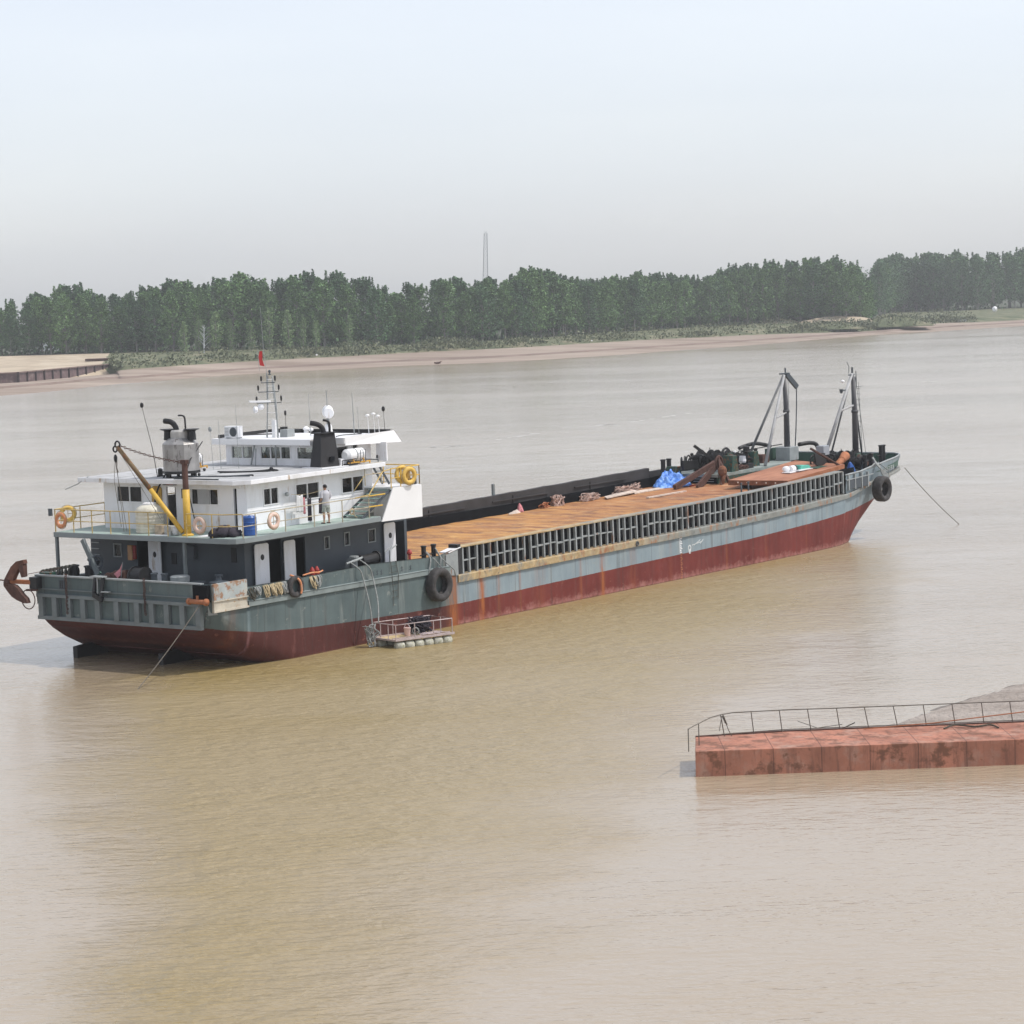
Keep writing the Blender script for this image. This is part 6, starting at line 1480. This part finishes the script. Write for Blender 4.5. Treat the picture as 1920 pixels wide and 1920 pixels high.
M_leaf=[leafmat('poplar_leaf',(.022,.062,.022),(.20,.345,.12)),leafmat('dark_leaf',(.016,.048,.022),(.13,.25,.105)),leafmat('pale_leaf',(.07,.13,.05),(.32,.44,.20))]
M_reed=leafmat('reed_leaf',(.05,.07,.035),(.25,.26,.15))
M_bark=paint('pale_bark',(.22,.21,.19),.85,.3,1.5,bmp=.3)
pts=[]; r_=random.Random(8)
for i in range(k0+4,len(LN[1])-10):
    a=Vector(LN[1][i]); b=Vector(LN[2][i]); c=Vector(LN[3][i]); a2=Vector(LN[1][i+1])
    for q in range(260):
        s=r_.random(); t=r_.random()
        base_=(a+(a2-a)*s)
        if t<.7: p=base_.lerp(b+(a2-a)*s,t/.7)
        else: p=(b+(a2-a)*s).lerp(c+(a2-a)*s,(t-.7)/.3*.75)
        dn=max(0,noise.noise(Vector((p.x*.09,p.y*.05,0)))+.35)
        if r_.random()>dn*1.6+.1: continue
        h=(.5+2.0*dn)*r_.random()**.7
        pts.append(((p.x+r_.gauss(0,.3),p.y,p.z+h),r_.uniform(.35,.8)))
for (mx,my,rx,ry,mh) in ((120,770,13,10,2.6),(96,748,12,8,1.7),(106,792,14,8,1.9)):
    for q in range(700 if mh!=1.9 else 160):
        a=r_.random()*6.28; d=r_.random()**.6; x=mx+rx*d*math.cos(a); y=my+ry*d*math.sin(a); pts.append(((x,y,1.8+mh*(1-d*d)+r_.random()*.9),r_.uniform(.35,.9)))
o=leafmesh('reeds',pts,None,None).build('reeds',M_reed,None,base=(0,640,2)); tag(o,'reeds and low bushes along the far bank','ground cover',kind='stuff')
# undergrowth under the trees
pts=[]
for i in range(3,len(LN[3])-8):
    a=Vector(LN[3][i]); a2=Vector(LN[3][i+1])
    for q in range(150):
        p=a+(a2-a)*r_.random()+Vector((0,r_.uniform(2,45),0)); pts.append(((p.x,p.y,3.3+4.2*r_.random()**1.3),r_.uniform(.6,1.3)))
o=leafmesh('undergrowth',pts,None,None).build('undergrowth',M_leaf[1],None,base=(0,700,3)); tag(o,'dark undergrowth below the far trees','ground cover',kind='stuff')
# ================================================================== TREES
def tree_meshes(seed,kind):
    r_=random.Random(seed); H=20.0; tm=MB(W); cm=MB(W)
    lean=Vector((r_.uniform(-.5,.5),r_.uniform(-.5,.5),0)); tp=[]
    for i in range(8):
        t=i/7; tp.append(Vector((0,0,0))+lean*t*t+Vector((.15*math.sin(t*5+seed),.1*math.cos(t*4),H*.97*t)))
    tm.tubew(tp,[.26*(1-t/7.6)+.02 for t in range(8)],6)
    def along(z):
        t=z/(H*.97)*7; i=min(6,int(t)); return tp[i].lerp(tp[i+1],t-i)
    prof={0:lambda s: 3.9*math.sin(math.pi*min(1,.33+s*.67))**.6*(1-.12*s),1:lambda s:4.7*math.sin(math.pi*min(1,.33+s*.67))**.55*(1-.08*s),2:lambda s:2.6*math.sin(math.pi*min(1,.15+s*.85))**.8}[kind]
    z0={0:(.08,.16,.24)[seed%3],1:(.10,.2)[seed%2],2:.08}[kind]
    clumps=[]
    nb={0:84,1:92,2:44}[kind]
    for k in range(nb):
        s=(k+r_.random())/nb; z=H*(z0+(1-z0)*s*.96); a=k*2.399+r_.uniform(-.5,.5)
        rad=prof(s)*r_.uniform(.45,1.2); st=along(max(1,z-rad*.55)); en=st+Vector((math.cos(a)*rad,math.sin(a)*rad,rad*r_.uniform(.5,1.25)))
        tm.tubew([st,st.lerp(en,.5)+Vector((0,0,.1*rad)),en],[.06*(1-s*.5)+.02,.04,.015],4)
        for q in (.5,.78,1.0):
            clumps.append((st.lerp(en,q)+Vector((r_.gauss(0,.25),r_.gauss(0,.25),r_.gauss(0,.2))),r_.uniform(.45,.95)*(1.1-.35*s)))
    for k in range(7): clumps.append((along(H*(.80+.028*k))+Vector((r_.gauss(0,.35),r_.gauss(0,.35),0)),.6-.04*k))
    for k in range({0:6,1:7,2:3}[kind]):
        a=k*2.3+r_.random(); ro=r_.uniform(.5,1.9)*(1.3 if kind==1 else 1); zt=H*r_.uniform(.86,1.03)
        for q in range(6): clumps.append((along(H*.7)+Vector((math.cos(a)*ro,math.sin(a)*ro,zt-H*.7-.55*q)),.22+.09*q))
    for c,rd in clumps:
        nl={0:14,1:14,2:9}[kind]
        for q in range(nl):
            d=Vector((r_.gauss(0,1),r_.gauss(0,1),r_.gauss(0,1))).normalized()*rd*r_.random()**.4; d.z*=1.15
            p=c+d; s=r_.uniform(.28,.60); n=Vector((r_.gauss(0,1),r_.gauss(0,1),r_.gauss(.3,1))).normalized(); a=n.orthogonal().normalized(); a=(Matrix.Rotation(r_.random()*6.28,3,n)@a)*s*.6; b=n.cross(a).normalized()*s*.42
            cm.v+=[p-a,p+b,p+a,p-b]; k4=len(cm.v)-4; cm.f.append([k4,k4+1,k4+2,k4+3]); cm.m.append(0)
    return tm,cm
protos={}
def proto(i,kind,leaf):
    key=(i,kind,leaf)
    if key in protos: return protos[key]
    t,c=tree_meshes(i*13+5+kind*101,kind)
    root=thing('poplar_tree','','tree',(0,0,0),rz=0,T=W)
    t.build('trunk',M_bark,root,fix=False); c.build('crown',M_leaf[leaf],root,fix=False)
    protos[key]=root; root['_used']=0; return root
PROF=[(-300,600),(-100,585),(0,568),(45,555),(75,545),(110,536),(150,532),(180,548),(205,545),(235,556),(255,548),(275,536),(320,525),(355,522),(375,527),(430,514),(455,512),(475,522),(520,522),(545,518),(590,508),(612,520),(625,511),(645,508),(665,532),(680,520),(700,511),(722,535),(740,541),(790,530),(830,524),(850,511),(865,524),(880,527),(920,517),(960,522),(985,502),(1015,502),(1050,512),(1080,520),(1110,523),(1150,518),(1200,511),(1225,506),(1270,515),(1310,518),(1340,512),(1375,497),(1410,491),(1440,487),(1500,483),(1560,478),(1600,492),(1632,522),(1650,490),(1680,478),(1760,472),(1850,474),(1920,470),(2300,465)]
def add_tree(x,y,z,h,i,kind,leaf,lb,group,wide=1.0,rz=0):
    root=proto(i,kind,leaf)
    if root['_used']==0: o=root; root['_used']=1
    else:
        o=root.copy(); col.objects.link(o)
        for ch in root.children:
            c=ch.copy(); col.objects.link(c); c.parent=o
    s=h/20.0; o.location=(x,y,z); o.rotation_euler=(0,0,rz); o.scale=(s*wide,s*wide,s)
    o['label']=lb; o['category']='tree'; o['group']=group; return o
def height_for(x,y,z,yt):
    a=project(Vector((x,y,z)))[1]; b=project(Vector((x,y,z+20)))[1]; return 20*(a-yt)/(a-b)
r_=random.Random(77); nt_=0
rows=[(2,4.9,0,24,'front row'),(9,5.2,0,13,'second row'),(17,5.6,1,6,'third row'),(27,5.8,1,0,'back row')]
L3=LN[3][:13*7+1]   # tree line up to the gap at the right
Lr=LN[3][13*7+2:]
def walk(line,sp):
    d=0; out=[]
    for a,b in zip(line,line[1:]):
        A_=Vector(a); B2=Vector(b); ln=(B2-A_).length
        while d<ln: out.append(A_.lerp(B2,d/ln)); d+=sp*r_.uniform(.75,1.25)
        d-=ln
    return out
for ri,(off,sp,leaf,dy,nm) in enumerate(rows):
    for p in walk(L3,sp*(1.28 if ri==3 else 1.25)):
        x=p.x*(1+off/700)+r_.uniform(-1.2,1.2); y=p.y+off+r_.uniform(-2,2); z=3.3
        px,_=project(Vector((x,y,z)))
        if px<-140 or px>1640: continue
        yt=lerp(PROF,px)+dy*r_.uniform(.3,1.2)+r_.uniform(-3,5)+(0 if ri<3 else 0)
        if ri==0 and px>1530: yt+=8
        h=min(27,height_for(x,y,z,yt))
        lf=leaf if r_.random()<.8 else 1-leaf
        lb={0:'green poplar in the dense front row of the far bank, thin pale trunk',1:'green poplar half hidden just behind the front row on the far bank',2:'poplar crown showing between the front trees of the far wood',3:'dark green poplar top at the skyline of the far wood'}[ri]
        add_tree(x,y,z,h,r_.randrange(5),0 if r_.random()<.7 else 1,lf,lb,'poplars of the far wood, '+nm,r_.uniform(1.05,1.4),r_.random()*6.28); nt_+=1
for ri,(off,sp) in enumerate(((0,7.5),(12,7.5),(26,8))):
    for p in walk(Lr,sp):
        x=p.x+r_.uniform(-1.5,1.5)+off*.15; y=p.y+off+r_.uniform(-2,2); z=3.3
        px,_=project(Vector((x,y,z)))
        if px<1648 or px>2080: continue
        yt=lerp(PROF,px)+r_.uniform(-4,8)+(8 if ri==0 else 0)
        add_tree(x,y,z,height_for(x,y,z,yt),r_.randrange(5),1,1 if r_.random()<.75 else 0,('tall dark tree in the separate stand at the right, front edge' if ri==0 else 'tall dark tree inside the separate stand at the right'),'trees of the right-hand stand, '+('front' if ri==0 else 'inner'),r_.uniform(1.0,1.25),r_.random()*6.28); nt_+=1
# paler young trees in front of the row
for k,(px,D,yt) in enumerate([(345,610,602),(372,615,590),(405,612,584),(432,618,596),(470,620,600),(505,606,575),(540,606,580),(568,604,588),(592,606,600),(655,622,590),(712,630,590),(880,648,584),(905,652,570),(1150,725,590),(1240,752,580)]):
    # world x from the picture column at that distance
    x=(px-960)/F*D; y=D+r_.uniform(22,30); z=3.2
    for _ in range(4): x+=(px-project(Vector((x,y,z+5)))[0])/F*y
    add_tree(x,y,z,height_for(x,y,z,yt),k%3,2,2,['paler young tree in front of the far wood, round crown','paler young tree in front of the far wood, slender crown'][k%2],'paler young trees before the far wood, '+['round','slender'][k%2],1.35 if k%2==0 else 1.0,r_.random()*6.28); nt_+=1
# one bare whitish tree
bt_=thing('bare_tree','bare whitish dead tree standing before the far wood','tree',(-77.6,640,3.2),rz=0,T=W)
m=MB(W); m.tube([(-77.6,640,3.1),(-77.5,640,6),(-77.3,640,10.5)],[.22,.16,.05],6); m.build('trunk',M_white,bt_)
m=MB(W)
for k in range(16):
    z=5.0+.33*k; a=k*2.4; l=2.3-.1*k; m.tube([(-77.5,640,z),(-77.5+l*math.cos(a),640+l*.6*math.sin(a),z+l*.8)],[.06,.02],4)
m.build('branches',M_white,bt_)
# ================================================================== FAR STRUCTURES
wf=thing('sheet_pile_wall','low rust-brown sheet pile wall with posts at the far left shore','retaining wall',(-100,535,.6),rz=0,T=W)
WP=[(-125,505),(-113,513),(-101.8,519),(-96,546),(-90.4,569)]
m=MB(W)
for a,b in zip(WP,WP[1:]): m.add([(a[0],a[1],.4),(b[0],b[1],.4),(b[0],b[1],2.75),(a[0],a[1],2.75)],[(0,1,2,3)])
pw=m.build('wall_panel',paint('sheet_pile',(.13,.085,.085),.85,.3,.8,dirt=(.25,.2,.18)),wf); pw.modifiers.new('s','SOLIDIFY').thickness=.25
for a,b in zip(WP,WP[1:]):
    n=max(2,int(math.dist(a,b)/4.6))
    for k in range(n):
        t=k/n; x=a[0]+(b[0]-a[0])*t; y=a[1]+(b[1]-a[1])*t; m=MB(W); m.box(x-.25,x+.25,y-.6,y-.2,.3,2.9); m.build('pile_post',paint('pile_dark',(.05,.035,.035),.85,.2,1),wf)
m=MB(W)
for a,b in zip(WP,WP[1:]): m.bar((a[0],a[1]-.2,2.85),(b[0],b[1]-.2,2.85),.5,.25)
m.build('cap_beam',paint('cap_brown',(.20,.14,.12),.85,.2,1),wf)
m=MB(W); m.box(-101.5,-95.5,600,604,3.1,3.6); tag(m.build('stacked_beams',M_drust,None,base=(-98,602,3.1)),'dark stack of beams on the sand behind the pile wall','beams')
tw=thing('lattice_tower','pale lattice tower rising behind the far trees, faint in the haze','tower',(-9,1250,3),rz=0,T=W)
for sx in (-1,1):
    for sy in (-1,1):
        m=MB(W); m.tube([(-10.0+sx*1.7,1250+sy*1.7,3),(-8.3+sx*.7,1250+sy*.7,47)],.16,6); m.build('leg',M_lgrey,tw)
m=MB(W)
for k in range(22):
    z=4+2*k; t=(z-3)/44; cx=-10.0+1.7*t; w=1.7-1.0*t; z2=z+2; t2=(z2-3)/44; cx2=-10+1.7*t2; w2=1.7-t2
    for s in (-1,1):
        m.tube([(cx-w,1250+s*w,z),(cx2+w2,1250+s*w2,z2)],.07,4); m.tube([(cx+w,1250+s*w,z),(cx2-w2,1250+s*w2,z2)],.07,4); m.tube([(cx-w,1250+s*w,z),(cx+w,1250+s*w,z)],.07,4)
m.build('bracing',M_lgrey,tw)
# pale houses glimpsed between the trunks
def house(x,y,w,h,lb):
    t=thing('house',lb,'house',(x,y,3.4),rz=.1,T=W)
    m=MB(W); m.box(x-w/2,x+w/2,y,y+6,3.4,3.4+h); m.build('wall',M_white,t)
    m=MB(W); m.add([(x-w/2-.4,y-.5,3.4+h),(x+w/2+.4,y-.5,3.4+h),(x+w/2+.4,y+6.5,3.4+h),(x-w/2-.4,y+6.5,3.4+h),(x-w/2-.4,y+3,4.9+h),(x+w/2+.4,y+3,4.9+h)],[(0,1,5,4),(3,2,5,4),(0,4,3),(1,2,5)]); m.build('roof',M_slate,t)
    for k in range(3): MB(W).box(x-w/2+w*(k+.5)/3-.5,x-w/2+w*(k+.5)/3+.5,y-.06,y-.01,4.2,5.4).build('window',M_dark,t)
house(-112,742,7,4,'small pale house glimpsed between trunks at the far left'); house(-139,760,8,3,'low white shed behind the trees near the left edge')
# debris on the right shore
def tangle_w(name,c,rx,ry,h,mat,lb,cat,n,seed,r):
    m=MB(W); q_=random.Random(seed)
    for k in range(n):
        a=[(c[0]+q_.uniform(-rx,rx),c[1]+q_.uniform(-ry,ry),c[2]+q_.random()*h) for _ in range(3)]; m.tube(a,r,5)
    tag(m.build(name,mat,None,base=c),lb,cat)
tangle_w('driftwood_pile',(127,782,1.1),2.6,1.5,1.4,M_sheet,'pale driftwood pile by the cut in the right shore','debris',24,60,.10)
tangle_w('driftwood_pile',(134,792,1.2),2.0,1.5,1.0,M_sheet,'pale debris heap right of the driftwood pile','debris',18,61,.09)
tangle_w('driftwood_pile',(151,826,1.3),1.8,1.5,.9,M_lgrey,'small grey debris pile on the shore at the far right','debris',16,62,.09)
m=MB(W); m.ball((174.8,890,4.4),.9,1,1.2,12,.3); tag(m.build('white_sack',M_white2,None,base=(174.8,890,3.4)),'white round object on the grass at the far right','object')
for x,y,lb in ((-45.1,592,'white speck of litter on the left grassy bank'),(22.4,650,'white speck of litter at the edge of the middle bank')):
    m=MB(W); m.ball((x,y,2.8),.26,1,.8,10,.4); tag(m.build('litter',M_white2,None,base=(x,y,2.6)),lb,'litter')
m=MB(W); m.ball((-15.9,573,.4),.5,1.5,.5,14,.6); m.bar((-16.6,572,.3),(-15,573,.7),.15); tag(m.build('stranded_stump',M_drust,None,base=(-15.9,573,.2)),'dark stump stranded on the far mud flat','stump')
# thin foam streaks on the river
m=MB(W); q_=random.Random(4)
for (x,y,x2,y2) in [(-8.4,251.9,-5.2,253.6),(-1.4,261.7,3.2,272.1),(14,287.9,22,304.4),(43.7,347,46.2,348.6),(62.7,375.6,65.4,377.5),(10,283,12,285),(67.6,471,68.6,470.5)]:
    for k in range(9):
        t=q_.random(); cx=x+(x2-x)*t; cy=y+(y2-y)*t+q_.uniform(-.2,.2); l=q_.uniform(.25,.8); 
        m.add([(cx-l,cy-.1,.004),(cx-l*.3,cy+.22,.004),(cx+l,cy+.1,.004),(cx+l*.4,cy-.2,.004)],[(0,1,2,3)])
tag(m.build('foam_streaks',M_cloth_w,None,base=(20,300,0)),'thin white foam streaks on the river','foam',kind='stuff')
# ================================================================== NEAR SHORE, BOTTOM RIGHT
mudedge=[(60,100),(30,96.5),(24,95),(18.9,92),(17.3,90.3),(15.9,88.6),(14.2,86.2),(12.3,83.7),(11.2,82.2),(10.6,81.0),(10.3,79.8)]
M_nmud=ground('near_wet_mud',[(.3,(.24,.20,.17)),(.5,(.33,.285,.25)),(.7,(.42,.37,.33))],.9,.7,(.3,1.2,1))
MARGIN=ground('dark_wet_margin',[(.3,(.14,.12,.105)),(.7,(.22,.195,.175))],1.5)
m=MB(W); pts=[];fc=[]; ed=smooth_pts([(x,y,0) for x,y in mudedge],5); n=len(ed)
for j in range(41):
    t=j/40
    for i,(x,y,_) in enumerate(ed):
        yy=y+.35*noise.noise(Vector((x*.8,0,0)))-t*(3+9*min(1,max(0,(x-11)/4)))*min(1,max(.05,(x-10)/2)); yy=max(yy,77.2); z=-.03+.075*min(1,t*9)+.05*t+.05*noise.noise(Vector((x*.35,yy*1.1,2)))*(t>0)+.03*noise.noise(Vector((x*1.3,yy*3,4)))*(t>0)
        pts.append((x,yy,z if j else -.04))
for j in range(40):
    for i in range(n-1): fc.append((j*n+i,j*n+i+1,(j+1)*n+i+1,(j+1)*n+i))
m.add(pts,fc); m.m=[1 if k<2*(n-1) else 0 for k in range(len(m.f))]; tag(m.build('mud_shoal',[M_nmud,MARGIN],None,base=(15,85,0),smooth=True),'wet mud shoal at the near right shore','mud',kind='structure')
pt=thing('mooring_pontoon','rust-red mooring pontoon with a thin low pipe railing at the bottom right','pontoon',(15,76,0),rz=0,T=W)
m=MB(W); m.prism([(5.6,78.4),(8.5,78.85),(40,79.6),(40,76.4),(5.4,75.9)],-.35,.8); m.build('pontoon_hull',M_redbrown,pt,bevel=.02)
m=MB(W); m.prism([(5.6,78.46),(8.5,78.91),(40,79.66),(40,79.5),(8.5,78.78),(5.6,78.36)],.74,.83); m.build('pontoon_edge',M_drust,pt)
rail_pts=[(5.2,75.9,.8),(5.6,76.9,.8),(6.45,78.35,.8),(8.5,78.80,.8),(16.2,79.0,.8),(40,79.55,.8)]
m=MB(W); m.tube([(x,y,z+.70+.012*math.sin(x*3)) for x,y,z in smooth_pts(rail_pts,3)],.017,6); pr_=m.build('railing',M_cable,pt,smooth=True)
m=MB(W); m.tube([(x,y,.87) for x,y,z in rail_pts[2:]],.014,6); m.build('lower_rail',M_cable,pr_)
xs=[6.47]+[6.5+.93*k for k in range(1,22)]
for x in xs:
    y=lerp([(6.45,78.35),(8.5,78.8),(16.2,79.0),(40,79.55)],x); dx=q_.uniform(-.05,.02)
    m=MB(W); m.tube([(x+dx-.03,y,1.5),(x+.05,y,.8)],.016,6); m.build('post',M_cable,pr_)
for a,b in zip(rail_pts[:3],rail_pts[1:3]):
    m=MB(W); m.tube([a,(a[0],a[1],1.5)],.016,6); m.build('post',M_cable,pr_)
m=MB(W)
for k in range(5): m.torus((6.5+.02*k,78.35,1.42-.05*k),.06,.012,Vector((1,.4,.2*k)),12,5)
m.tube([(6.5,78.35,1.45),(6.65,78.3,1.0),(6.75,78.3,.8)],.015,5); m.tube([(6.45,78.35,1.45),(6.35,78.2,1.0)],.012,5)
tag(m.build('wire_knot',M_cable,None,base=(6.5,78.35,.8)),'knot of wire tied at the corner of the near railing','wire')
m=MB(W); m.tube([(11.0,78.6,.83),(13.2,78.2,1.02),(16.6,77.9,1.38)],.018,6); tag(m.build('loose_pole',M_orange,None,base=(11,78.6,.8)),'thin brown pole lying across the pontoon deck','pole')
m=MB(W); m.tube(smooth_pts([(13.5,78.2,.82),(13.9,78.5,.88),(14.5,78.3,.84),(15.0,78.4,.86),(15.2,78.0,.83)],5),.03,6); tag(m.build('rope_length',M_roped,None,base=(14,78.3,.8)),'dark rope length on the pontoon deck under the railing','rope')
m=MB(W); m.tube([(9.1,79.4,.55),(9.6,79.2,.75),(10.3,79.3,.70),(10.8,79.15,.95)],.02,5); m.tube([(9.0,79.5,1.0),(9.6,79.25,.8),(10.4,79.2,.9)],.012,5); tag(m.build('twig',M_cable,None,base=(9.6,79.3,.6)),'dark bent twig caught on the pontoon edge','twig')
# ================================================================== HAZE
HZ=1
if HZ:
    m=MB(W); m.box(-900,900,-30,1420,-2.5,52); hz=m.build('haze',[],None,base=(0,700,-2.5)); tag(hz,'thin pale haze in the air over the river','haze',kind='stuff')
    mt=bpy.data.materials.new('haze_air'); mt.use_nodes=True; nt=mt.node_tree; nt.nodes.remove(nt.nodes['Principled BSDF'])
    pv=nt.nodes.new('ShaderNodeVolumePrincipled'); pv.inputs['Color'].default_value=(1,1,1,1); pv.inputs['Density'].default_value=HAZE_D if 'HAZE_D' in globals() else .00026; pv.inputs['Anisotropy'].default_value=.3
    nt.links.new(pv.outputs[0],nt.nodes['Material Output'].inputs['Volume']); hz.data.materials.clear(); hz.data.materials.append(mt)
